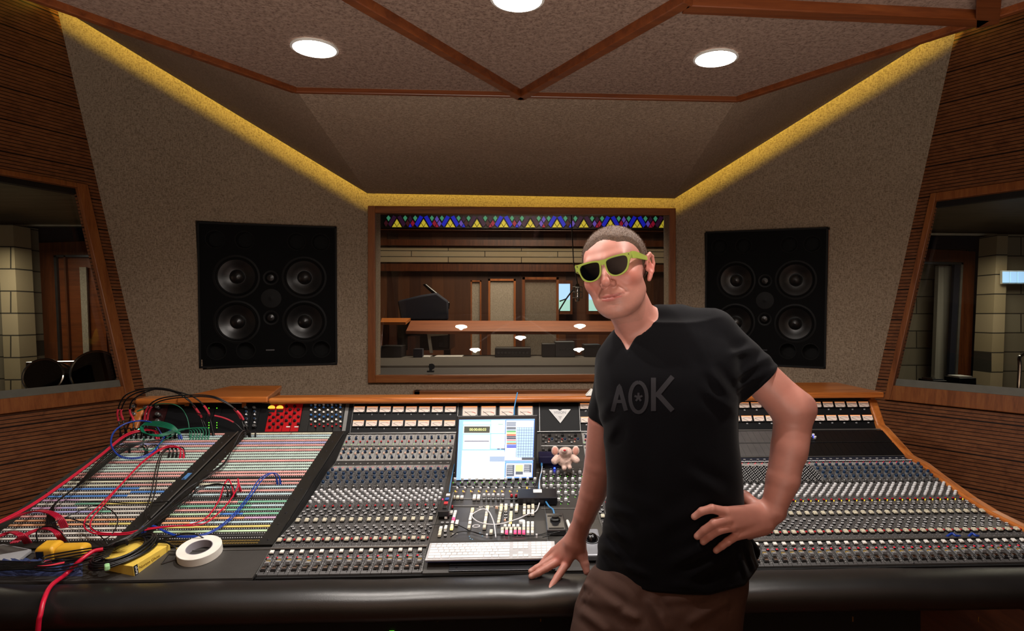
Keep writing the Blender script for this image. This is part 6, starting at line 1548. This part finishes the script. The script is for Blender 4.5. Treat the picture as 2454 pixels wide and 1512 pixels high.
# blue
for k in range(2):
    pc([(430 + 6 * k, 1052, .002), (424 + 4 * k, 1034, .03), (408, 1030 + k * 2, .035), (385, 1060, .03), (366, 1082 + k * 3, .03), (330, 1096 + k * 3, .03), (288, 1092 + k * 3, .035), (267 - k, 1065, .05), (275 - k * 2, 1034, .06), (305, 1014 - k, .07), (345, 1009 - k, .07), (372, 1018, .06), (392, 1048, .01)], 'cblu', ['outer blue cord of the round loop at the upper left', 'inner blue cord of the round loop at the upper left'][k], .0021)
    pc([(672 - 7 * k, 1160, .001), (668 - 8 * k, 1140 - k, .035), (652 - 6 * k, 1134, .045), (628 - 8 * k, 1150, .035), (600 - 6 * k, 1190, .018), (555 - 3 * k, 1243 - k * 3, .014), (500, 1279 - k * 3, .016), (440, 1288 - k * 3, .02), (400, 1277 - k * 3, .022), (370, 1262 - k * 2, .025), (345 + 6 * k, 1264, .018), (341 + 6 * k, 1279, .002)], 'cblu', ['right-hand blue cord of the pair sweeping across the right patch bay', 'left-hand blue cord of the pair sweeping across the right patch bay'][k], .0022)
# red
for k in range(2):
    pc([(376 + 5 * k, 1052, .002), (370 + 5 * k, 1034, .03), (345, 1029 + k * 3, .04), (300, 1042 + k * 4, .045), (240, 1090 + k * 4, .04), (160, 1150 + k * 4, .05), (70, 1212 + k * 4, .07), (-30, 1262 + k * 5, .09), (-120, 1300 + k * 5, .09)], 'cred', ['upper red cord of the pair running down the left edge of the console', 'lower red cord of the pair running down the left edge of the console'][k], .0030, None, True, False)
    pc([(431 + 9 * k, 1098, .001), (432 + 6 * k, 1078, .03), (415, 1068 + k * 3, .038), (385, 1075 + k * 3, .035), (340, 1108 + k * 2, .03), (290, 1160 + k * 2, .03), (240 + 8 * k, 1210, .03), (207 + 14 * k, 1242, .03), (204 + 14 * k, 1266, .03), (235 + 8 * k, 1280 - k * 3, .03), (300, 1281 - k * 4, .028), (350, 1270 - k * 3, .028), (405, 1262 - k, .026), (455 + 30 * k, 1257 - k, .024), (495 + 32 * k, 1240 - k * 14, .022), (524 + 28 * k, 1200 - k * 2, .022), (536 + 34 * k, 1165, .03), (547 + 23 * k, 1149 - k * 2, .032), (556 + 18 * k, 1166, .02), (561 + 16 * k, 1191 - 14 * k, .001)], 'cred', ['red cord with the left end plug, snaking over both patch bays', 'red cord with the right end plug, snaking over both patch bays'][k], .0024)
# black
for k in range(3):
    pc([(588 + 12 * k, 1048, .001), (586 + 12 * k, 1032, .03), (575 + 6 * k, 1040, .04), (558, 1075 + k, .03), (538 - 2 * k, 1112, .025), (500 - 5 * k, 1142, .02), (450, 1170 + k * 5, .02), (395, 1218 + k * 5, .022), (350, 1258 + k * 4, .03), (300, 1290 + k * 4, .035), (262, 1305 + k * 3, .03)], 'cblk' if k else 'cgry', ['grey-black cord, leftmost of three running from the silver knobs down the divider', 'black cord, middle of three running from the silver knobs down the divider', 'black cord, rightmost of three running from the silver knobs down the divider'][k], .0021, None, True, False)
    x = 541 + 9 * k; pc([(x + 6, 1192, .001), (x + 2, 1170, .03), (x - 12, 1160 + k, .035), (500 - 10 * k, 1163 + k * 2, .03), (450, 1190 + k * 4, .024), (395, 1230 + k * 4, .022), (345, 1266 + k * 2, .03), (285, 1296 + k * 3, .035)], 'cblk', ['black cord from the left plug of the cluster in the right patch bay', 'black cord from the middle plug of the cluster in the right patch bay', 'black cord from the right plug of the cluster in the right patch bay'][k], .0021, None, True, False)
for k in range(5):
    x = 404 + 9 * k; pc([(x, 1097, .001), (x + 2, 1080, .026), (x - 6, 1071, .034), (x - 22, 1076, .03)], 'cblk', 'short black plug with bent neck beside the red plugs of the left patch bay', .0024, 'black plugs beside the red ones', True, False)
for k, (x, y) in enumerate(((310, 1085), (348, 1092), (352, 1088), (373, 1088), (380, 1088))): pc([(x, y, .001), (x, y - 16, .026), (x - 8, y - 22, .034), (x - 20, y - 16, .03)], 'cblk', 'short black plug in the left patch bay inside the blue loop', .0024, 'black plugs inside the blue loop', True, False)
for k in range(2): pc([(405 - 5 * k, 1074, .03), (388 - 4 * k, 1090, .03), (378 - 6 * k, 1130, .028), (371 - 8 * k, 1180, .028), (358 - 8 * k, 1222, .028), (362 - 4 * k, 1246, .028), (380, 1258, .02)], 'cblk', ['right one of two black cords dropping straight across the left patch bay', 'left one of two black cords dropping straight across the left patch bay'][k], .0020, None, False, False)
for k in range(6):
    pc([(400 - 14 * k, 1052 + k * 2, .03), (340 - 10 * k, 1062 + k, .035), (280 - 8 * k, 1092 + k * 2, .035), (210 - 5 * k, 1148 + k * 3, .035), (150 - 3 * k, 1190 + k * 3, .035), (118 + 2 * k, 1225 + k, .03), (110 + 5 * k, 1262, .03)], 'cblk', 'black cord of the bundle descending along the left edge of the left patch bay', .0025, 'black cords down the left edge', False, False)
pc([(120, 1256, .03), (160, 1238, .035), (225, 1212, .03), (262, 1220, .03), (282, 1245, .03), (270, 1278, .03), (245, 1296, .02)], 'cblk', 'thin black cord making the big loop over the lower left patch bay', .0018, None, False, False)
pc([(110, 1246, .03), (165, 1242, .03), (215, 1262, .03), (248, 1292, .02), (258, 1305, .01)], 'cblk', 'thin black cord sagging inside the big loop', .0018, None, False, False)
pc([(90, 1300, .005), (88, 1275, .04), (105, 1262, .05), (130, 1264, .05), (150, 1280, .04), (171, 1308, .005)], 'cblk', 'black cord arched like a hoop above the yellow tester', .0022, None, False, False)
pc([(155, 1200, .012), (250, 1203, .012), (330, 1207, .012), (420, 1200, .014)], 'cblk', 'thin black cord lying level across the left patch bay', .0018, None, False, False)
pc([(500, 1300, .002), (478, 1284, .03), (448, 1278, .035), (410, 1287, .03), (370, 1300, .012)], 'cblk', 'black cord arching low at the foot of the right patch bay', .0020, None, True, False)
# flat red ribbon cords in the lower left
M['ribbon'] = pm('red_ribbon', '#a81030', .45)
for k, (pts, lab) in enumerate((([(-20, 1262), (40, 1238), (90, 1224), (125, 1226), (150, 1240), (163, 1263)], 'flat stack of red cords, upper arch at the lower left'), ([(40, 1300), (70, 1280), (105, 1266), (135, 1268), (150, 1280), (159, 1296)], 'flat stack of red cords, lower arch at the lower left'), ([(-30, 1298), (10, 1282), (35, 1274), (60, 1282), (75, 1300)], 'flat stack of red cords at the left picture edge'))):
    e = empty('red_cord_stack', PP(*pts[-1], .002), lab, 'cable')
    for j in range(5):
        P = [PP(x - j * 4.0, y + j * .6, .045 - .006 * abs(i - 3) if i < len(pts) - 1 else .004) for i, (x, y) in enumerate(pts)]; m = MB(); m.tube(spline(P, 6), .0026, 6); m.build('cord', 'ribbon', e, smooth=60)
# ---- front shelf: yellow box, coil, tester, tablet, bag, tape
def onshelf(px, py, lift=0.0): return onplane(px, py, (0, 1.905, .797 + lift), Vector((0, -.26, .966)))
Mb = pm('yellow_carton', '#e4c354', .5); M['carton'] = Mb
# carton, drawn from its three visible corners on the shelf
c0, c1 = onshelf(322, 1381), onshelf(410, 1316); c1.z = max(c1.z, c0.z); ld = (c1 - c0); ld.z = ld.z * .6; sd_ = Vector((-ld.y, ld.x, 0)).normalized()
BT = frame(c0, ld, sd_); L_ = ld.length; BW, BH = .17, .032
e = empty('software_carton', c0, 'flat yellow software carton with small lettering under the coiled black cable', 'box')
m = MB(); m.box((L_ / 2, BW / 2, BH / 2), (L_, BW, BH), BT); bx = m.build('carton', 'carton', e, smooth=0, bevel=.001)
T = BT @ Matrix.Translation((L_ * .42, -.0006, BH * .5)) @ Matrix.Rotation(R(90), 4, 'X'); vs, fs = text_mb('Norton Ghost', .0125, T, .0002); m = MB(); m.add(vs, fs); m.build('lettering', pm('carton_print', '#8a6a18', .6), e, smooth=0)
m = MB(); m.box((.008, -.0003, BH / 2), (.013, .001, BH * .96), BT); m.build('black_tab', 'matte', e, smooth=0)
m = MB()
for k in range(5): m.box((.008 + .0016 * (k % 2), -.0010, BH * (.16 + .16 * k)), (.006 - .001 * (k % 3), .0006, .0028), BT)
m.build('tab_marks', 'lgrey', e, smooth=0)
# coil of black cable on the carton
e = empty('coiled_cable', BT @ Vector((L_ * .45, BW * .5, BH)), 'black cable coiled up on the yellow carton with a pale green tie', 'cable')
for k in range(7):
    pts = [BT @ Vector((L_ * .42 + (.105 - .006 * k) * math.cos(a) + .004 * math.sin(3 * a + k), BW * .55 + (.072 - .005 * k) * math.sin(a), BH + .004 + .0045 * (k % 4) + .003 * math.sin(2 * a + k * 1.3) + .003)) for a in np.linspace(0, 2 * math.pi, 33)]
    m = MB(); m.tube(pts, .0032, 8, cap=False); m.build('loop', 'cblk', e, smooth=60)
m = MB(); p = BT @ Vector((L_ * .42 - .09, BW * .5 - .03, BH + .014)); m.box((0, 0, -.002), (.014, .026, .016), Matrix.Translation(p) @ Matrix.Rotation(R(35), 4, 'Z')); m.build('cable_tie', pm('pale_green_tie', '#9fd79a', .5), e, smooth=0, bevel=.004)
# tester
p = onshelf(142, 1342); e = empty('cable_tester', p, 'yellow hand-held cable tester with a black display lying in the tangle', 'tester')
a, c = onshelf(83, 1346), onshelf(200, 1343); w_ = (c - a).length; T = frame(a, c - a, (0, 1, .2))
m = MB(); m.box((w_ * .19, .03, .022), (w_ * .38, .055, .044), T, .008); m.box((w_ * .66, .03, .020), (w_ * .62, .045, .034), T, .009); m.build('body', pm('tester_yellow', '#d9a52c', .4), e, smooth=0, bevel=.006, seg=3)
m = MB(); m.box((w_ * .12, .0015, .020), (w_ * .15, .004, .024), T); m.build('display', 'black', e, smooth=0)
# tablet
e = empty('tablet', onshelf(20, 1345, .03), 'grey flat device with a pale rim at the left picture edge', 'device')
q4 = [cw(-40, 1312, 1.95), cw(8, 1303, 1.98), cw(76, 1316, 1.96), cw(36, 1346, 1.90), cw(-40, 1336, 1.88)]
m = MB(); m.slab(q4, (0, .1, -1), .012); m.build('rim', 'grey', e, smooth=0, bevel=.002)
cc = base_of(q4); m = MB(); m.slab([cc + (q - cc) * .86 + Vector((0, 0, .0006)) for q in q4], (0, .1, -1), .002); m.build('face', 'panel', e, smooth=0)
m = MB(); m.box((cc.x - .02, cc.y + .01, cc.z - .035), (.07, .05, .045)); m.build('support_block', 'black', e, smooth=0)
# crumpled blue bag
NXb, NYb = 30, 10; m = MB(); vs = []; fs = []
for i in range(NXb + 1):
    for j in range(NYb + 1):
        b0 = onshelf(-60 + 258 * i / NXb, 1381 - 34 * j / NYb); h = .022 * math.sin(math.pi * min(1, j / NYb * 1.15)) * (1 - .5 * (i / NXb) ** 3) + .005 * math.sin(i * 1.9 + j) + .004 * math.sin(j * 2.7 + i * .7) + .006
        if i in (0, NXb) or j in (0, NYb): h = .0005
        vs.append(b0 + Vector((0, 0, h)))
for i in range(NXb):
    for j in range(NYb): fs.append((i * (NYb + 1) + j, (i + 1) * (NYb + 1) + j, (i + 1) * (NYb + 1) + j + 1, i * (NYb + 1) + j + 1))
m.add(vs, fs); tag(m.build('crumpled_bag', pm('denim_blue_bag', '#35426e', .6, bump=.3), smooth=70), 'crumpled dark blue bag under the cables in the lower left corner', 'bag')
# loose cord ends with pink sleeves on the bag
for k, (pts, lab) in enumerate((([(60, 1352), (95, 1349), (125, 1345), (180, 1343), (240, 1336)], 'black cord with a pink sleeve, upper of two on the blue bag'), ([(85, 1360), (120, 1356), (155, 1349), (200, 1345), (250, 1342)], 'black cord with a pink sleeve, lower of two on the blue bag'))):
    cord('patch_cable', [onshelf(x, y, .034 + .003 * k) for x, y in pts], 'cblk', .0028, lab, sleeves=((.0, .5, 'shrink'),))
for k in range(7):
    y = 1368 - k * 4; cord('loose_cord', [onshelf(-20, y, .03), onshelf(60 + k * 6, y - 4 + k, .04), onshelf(140 - k * 5, y - 2 * k, .04), onshelf(215, 1350 - k * 6, .045), onshelf(262 + 3 * k, 1332 - 4 * k, .045)], 'cblk', .0022, 'loose black cord tangled between the bag, the tester and the carton', 'cable', 'loose black cords in the front left tangle')
cord('dark_grip', [onshelf(272, 1312, .035), onshelf(285, 1305, .045), onshelf(304, 1299, .05)], 'cblk', .011, 'fat black grip lying on the cables left of the carton', 'grip')
# thick red cable over the armrest down to the floor
a1 = [onshelf(247, 1316, .05), onshelf(222, 1322, .052), onshelf(190, 1345, .045), cw(158, 1376, 1.85), cw(122, 1404, 1.77), cw(105, 1438, 1.695), cw(97, 1472, 1.668), cw(92, 1500, 1.665), cw(86, 1620, 1.67), cw(82, 1900, 1.68)]
pz = a1[-1]; a1 += [Vector((pz.x, pz.y - .02, .25)), Vector((pz.x + .02, pz.y - .1, .008)), Vector((pz.x + .3, pz.y - .3, .008))]
cord('red_cable', a1, 'cred', .0062, 'thick red cable hanging over the armrest down to the floor', 'cable', sub=12)
# masking tape
p = onshelf(480, 1356); tn = Vector((0, -.26, .966)).normalized(); T = frame(p + Vector((0, .058, .016)), (1, .06, 0), (0, .966, .26)) @ Matrix.Rotation(R(0), 4, 'X')
e = empty('tape_roll', p, 'roll of white masking tape lying on the front shelf', 'tape'); ro, ri, th = .0640, .0365, .026
T = frame(onshelf(480, 1328), (1, 0, 0), (0, .966, .26))
m = MB(); m.lathe([(ri + .002, .001), (ro - .001, .0), (ro, .001), (ro, th - .001), (ro - .001, th), (ri + .002, th)], 64, T, cap=False); m.build('tape', pm('masking_tape', '#e6e3da', .7), e, smooth=30)
m = MB(); m.lathe([(ri, 0), (ri + .002, 0), (ri + .002, th + .0002), (ri, th + .0002), (ri, 0)], 64, T, cap=False); m.build('cardboard_core', pm('grey_core', '#9b97a0', .8), e, smooth=30)
# audio adapter cord with chrome tip between carton and tape
cord('adapter_cord', [BT @ Vector((L_ * .75, BW * .4, BH + .004)), BT @ Vector((L_ * .95, BW * .1, BH + .010)), onshelf(420, 1312, .020), onshelf(440, 1312, .008)], 'cblk', .0026, 'thin black cord with a chrome tip between the carton and the tape', 'cable', plugs={1: 'chrome'})
m = MB(); tri = [onshelf(387, 1351, .003), onshelf(404, 1328, .003), onshelf(436, 1329, .003)]; m.tube([tri[0], tri[1]], .0018, 8); m.tube([tri[0], onshelf(424, 1339, .003)], .0018, 8); m.tube([tri[1], tri[2]], .0014, 8)
tag(m.build('wire_stand', 'gunm'), 'small bent wire stand left of the tape roll', 'stand')
m = MB(); T = PF(XDV - .026, plen * .53, .001); m.box((0, 0, .0006), (.016, .05, .0012), T); tag(m.build('blue_tape_label', pm('blue_tape', '#4a7ab0', .6), smooth=0), 'small strip of blue tape stuck on the divider between the patch bays', 'label')
# ---- small devices of the centre
def devbox(name, px0, py0, px1, py1, h, mat, label, cat, lift=0.0, bev=.003):
    a, c = onprof((px0 + px1) / 2, py0), onprof((px0 + px1) / 2, py1); l, r_ = onprof(px0, (py0 + py1) / 2), onprof(px1, (py0 + py1) / 2)
    T = SF((l.x + r_.x) / 2, (a.y + c.y) / 2, lift); W_, D_ = (r_ - l).length, (a - c).length; e = empty(name, T.translation, label, cat)
    m = MB(); m.box((0, 0, h / 2), (W_, D_, h), T); m.build('housing', mat, e, smooth=0, bevel=bev); return e, T, W_, D_
e, T, W_, D_ = devbox('remote_control_box', 1056, 1196, 1083, 1246, .022, 'gunm', 'small grey remote box with white, blue, red and black buttons left of the master section', 'remote control', .012)
for k, mt in enumerate(('white', 'blue', 'red', 'dark')):
    m = MB(); m.box((.002, D_ * (.30 - .21 * k), .024), (W_ * .34, D_ * .10, .005), T, .001); m.build('button', mt, e, smooth=0)
m = MB(); m.lathe([(.002, .022), (.0018, .0245)], 8, T @ Matrix.Translation((-W_ * .34, D_ * .09, 0))); m.build('red_lamp', emis('red_lamp', '#ff2060', 5), e)
m = MB(); T2 = T @ Matrix.Translation((0, 0, -.004)); m.box((0, 0, 0), (W_ * .9, D_ * .9, .014), T2); m.build('foot', 'matte', e, smooth=0)
cord('pale_blue_cord', [T @ Vector((.002, D_ * .5, .012)), FP(1080, 1170, .02).translation, FP(1085, 1140, .012).translation, FP(1089, 1115, .004).translation], 'csky', .0022, 'pale blue cord rising from the grey remote box beside the screen', 'cable')
e, T, W_, D_ = devbox('connection_box', 1240, 1190, 1334, 1213, .030, pm('dark_violet_metal', '#26252c', .35, .5), 'flat black metal box with two square ports and a white label on the master section', 'box', .004)
m = MB(); m.box((.002, D_ * .22, .0305), (W_ * .22, D_ * .35, .001), T); m.build('label', 'white', e, smooth=0)
for x in (-.002, .022): m = MB(); m.box((x - .004, -D_ / 2 - .0006, .014), (.012, .0016, .011), T); m.build('port', 'gunm', e, smooth=0)
CB = T.copy()
e, T, W_, D_ = devbox('jog_wheel_controller', 1309, 1243, 1353, 1285, .020, 'gunm', 'square grey jog wheel controller with a round black knob', 'controller', .002)
m = MB(); m.lathe([(.018, .020), (.018, .026), (.013, .029), (.012, .036), (.0001, .037)], 28, T @ Matrix.Translation((0, .008, 0))); m.build('jog_wheel', 'black', e)
for y in (-.45, .36): m = MB(); m.box((0, D_ * y * .9, .0205), (W_ * .8, .006, .002), T); m.build('button_bar', 'dark', e, smooth=0)
cord('blue_network_cord', [CB @ Vector((.03, -.025, .012)), FP(1316, 1226, .02).translation, FP(1325, 1236, .024).translation, T @ Vector((0, D_ * .5, .014))], 'csky', .0032, 'short sky blue cord from the black box to the jog wheel controller', 'cable')
cord('cursor_cord', [CB @ Vector((.01, -.028, .010)), FP(1285, 1228, .006).translation, FP(1265, 1240, .012).translation, FP(1235, 1256, .016).translation, FP(1190, 1266, .014).translation, FP(1150, 1260, .012).translation, FP(1131, 1246, .014).translation, FP(1140, 1237, .016).translation, FP(1158, 1231, .018).translation, FP(1172, 1238, .018).translation, FP(1183, 1262, .016).translation, FP(1187, 1285, .012).translation, FP(1188, 1296, .014).translation], 'cwht', .0022, 'white cord looping over the master section keys to the keyboard', 'cable')
m = MB(); c = FP(1141, 1269, .012); m.tube([c @ Vector((math.cos(a) * .012, math.sin(a) * .011, 0)) for a in np.linspace(0, 2 * math.pi, 25)], .0018, 8); tag(m.build('white_ring', 'cwht'), 'small white ring lying on the master section beside the white cord', 'ring')
cord('mouse_cord', [FP(1028, 1288, .01).translation, FP(1024, 1272, .014).translation, FP(1050, 1264, .012).translation, FP(1090, 1264, .012).translation, FP(1130, 1280, .010).translation, FP(1170, 1290, .010).translation, FP(1240, 1288, .010).translation, FP(1290, 1292, .012).translation, FP(1345, 1284, .016).translation, FP(1395, 1272, .016).translation], 'cblk', .0016, 'thin black cord running behind the keyboard, upper of two', 'cable')
cord('mouse_cord', [FP(1080, 1295, .012).translation, FP(1100, 1283, .012).translation, FP(1130, 1282, .012).translation, FP(1165, 1291, .012).translation, FP(1200, 1288, .012).translation, FP(1240, 1294, .012).translation, FP(1290, 1290, .012).translation, FP(1312, 1286, .014).translation, FP(1318, 1292, .014).translation, FP(1300, 1295, .012).translation], 'cblk', .0018, 'thin black cord ending in a small loop behind the keyboard', 'cable')
for k, x in enumerate((1167, 1286)): m = MB(); m.box((0, 0, .010), (.006, .010, .012), FP(x, 1291)); tag(m.build('cable_clip', 'cwht', smooth=0, bevel=.001), ['white cable clip behind the keyboard, near the middle of its back edge', 'white cable clip behind the keyboard, closer to the jog wheel controller'][k], 'clip')
for k, (pts, mt, lab) in enumerate((([(1283, 1198), (1281, 1180), (1290, 1160), (1296, 1140), (1297, 1122)], 'cblk', 'black cord bowing up from the black box beside the screen'), ([(1290, 1198), (1292, 1170), (1297, 1145), (1298, 1125)], 'csky', 'blue cord rising from the black box beside the screen'), ([(1294, 1198), (1293, 1165), (1298, 1140), (1300, 1118)], 'cwht', 'white cord rising from the black box beside the screen'))):
    cord('data_cord', [FP(x, y, .03 if i == 0 else .025).translation for i, (x, y) in enumerate(pts)], mt, .0022, lab, 'cable', plugs={1: mt})
cord('antenna_cord', [cw(1232, 996, 2.66), cw(1233, 975, 2.70), cw(1238, 950, 2.74), cw(1240, 941, 2.76)], 'csky', .0028, 'stiff blue cord end sticking up behind the top of the screen', 'cable')
# marker, trackball, drive unit, plush toy
m = MB(); a, b = FP(1359, 1252, .008).translation, FP(1370, 1284, .010).translation; m.tube([a, a + (b - a) * .08, a + (b - a) * .6, b], [.003, .0055, .006, .006], 12); tag(m.build('white_marker', 'white'), 'white marker pen lying beside the jog wheel controller', 'pen')
e, T, W_, D_ = devbox('trackball', 1398, 1284, 1440, 1350, .022, pm('silver_housing', '#b9bcc4', .25, .6), 'silver trackball with a large black ball partly hidden by the person', 'trackball', .002, .006)
m = MB(); m.sphere((0, .012, .020), .022, T, 24, 14); m.build('ball', 'pblack', e); m = MB(); m.lathe([(.023, .021), (.027, .024), (.029, .021)], 32, T @ Matrix.Translation((0, .012, 0)), cap=False); m.build('ring', 'black', e)
e = empty('drive_unit', onprof(1312, 1118), 'small dark blue box with a glowing blue lamp behind the plush toy', 'box')
a, c = cw(1292, 1098, 2.60), cw(1352, 1116, 2.60); m = MB(); m.box(((a.x + c.x) / 2, 2.68, (a.z + c.z) / 2), (c.x - a.x, .10, a.z - c.z)); m.build('housing', pm('midnight_blue_box', '#15153a', .4), e, smooth=0, bevel=.003)
m = MB(); pz = onprof(1322, 1120); m.box(((a.x + c.x) / 2, 2.68, (c.z + pz.z) / 2), (c.x - a.x - .02, .08, max(.006, c.z - pz.z + .004))); m.build('foot', 'matte', e, smooth=0)
m = MB(); m.lathe([(.004, 0), (.0035, .004)], 12, FP(1329, 1125, .004)); m.build('blue_lamp', 'ledb', e)
# plush toy: one sculpted body, ears with pink insides
pt = (1355, 1098); pd = 2.575
def TP(px, py, d=pd): return C3(px, py, d)
e = empty('plush_toy', toW(np.array([TP(1355, 1122)]))[0], 'pale pink plush animal with big ears and a red nose lying on the console', 'plush toy')
def plush(P):
    f = ell(P, TP(1354, 1103, pd), (.034, .026, .026)); f = smin(f, ell(P, TP(1355, 1083, pd - .012), (.028, .024, .021)), .012)
    for x0, y0, x1, y1, r in ((1335, 1097, 1328, 1104, .013), (1374, 1097, 1382, 1103, .014), (1340, 1100, 1330, 1108, .010), (1352, 1115, 1352, 1122, .010), (1362, 1112, 1366, 1120, .009)): f = smin(f, rc(P, TP(x0, y0, pd - .012), TP(x1, y1, pd - .020), r, r * .95), .006)
    f = smin(f, ell(P, TP(1352, 1080, pd - .034), (.013, .012, .010)), .006)
    return f + .0010 * noise3(P, 700, 31) + .0009 * noise3(P, 300, 33)
v_, f_ = surfnet(plush, TP(1310, 1135, pd - .07), TP(1400, 1062, pd + .05), .0026)
t = NT('pink_plush'); n = t.noise(t.coord(), 260, 4, .7); t.color(t.ramp(n, [(.3, '#c99f90'), (.7, '#ecd2c6')])); t.b.inputs['Roughness'].default_value = .95; t.b.inputs['Sheen Weight'].default_value = .3; t.bump(n, .6, .003); M['plush'] = t.m; M['plushpink'] = pm('pink_ear_lining', '#d99c8c', .9)
link('body', sd_mesh('body', v_, f_, 'plush'), e)
for s, x, y in ((-1, 1330, 1080), (1, 1380, 1080)):
    fn = lambda P: ell(P, TP(x, y, pd - .002), (.015, .009, .020)) + .0008 * noise3(P, 600, 35); v_, f_ = surfnet(fn, TP(x - 14, y + 16, pd - .03), TP(x + 14, y - 16, pd + .03), .0026); eo = link('ear', sd_mesh('ear', v_, f_, 'plush'), e)
    m = MB(); cpt = toW(np.array([TP(x, y, pd - .0105)]))[0]; m.sphere(tuple(cpt), (.010, .003, .014)); m.build('ear_lining', 'plushpink', eo)
cpt = toW(np.array([TP(1353, 1079, pd - .045)]))[0]; m = MB(); m.sphere(tuple(cpt), (.0055, .004, .004)); m.build('nose', 'red', e)
# glowing module among the blank plates on the right
T = S(XD1 + wR * 35.8, 1056, .006); e = link('lit_module', None, console, T); m = MB(); m.box((0, .006, .0015), (wR * .9, .075, .003), T); bm_ = m.build('preamp_module', 'stripm', console, smooth=0)
bpy.data.objects.remove(e)
for x, y, kk in ((-.006, .035, 'white_knob'), (.006, .03, 'silver_knob'), (-.004, .012, 'white_knob'), (.008, -.008, 'white_knob'), (-.008, -.024, 'silver_knob'), (.008, -.026, 'white_knob')): link(kk, K[kk], bm_, T @ Matrix.Translation((x, y, .003)))
m = MB(); m.lathe([(.0055, .003), (.005, .008)], 14, T @ Matrix.Translation((-.001, -.014, 0))); m.build('blue_lamp', 'ledb', bm_)
# blue straps on the right fader bank, scrap on the wooden cap
for k, (x0, x1) in enumerate(((2268, 2300), (2320, 2345))): cord('blue_strap', [FP(x0, 1290, .006).translation, FP((x0 + x1) / 2 - 4, 1286, .012).translation, FP((x0 + x1) / 2 + 5, 1290, .010).translation, FP(x1, 1288, .005).translation], 'cblu', .0042, ['dark blue strap lying across the right faders, the left piece', 'bright blue strap lying across the right faders, the right piece'][k], 'strap')
p = cw(1418, 947, 3.02); m = MB(); m.prism([(-.03, 0), (.03, 0), (.028, .02), (.0, .032), (-.02, .012)], .05, frame((p.x, 3.04, PZ[-1] + .032), (1, 0, 0), (0, 0, 1))); tag(m.build('white_scrap', 'white', smooth=0, bevel=.003), 'small white crumpled scrap on the wooden cap beside the sleeve', 'scrap')
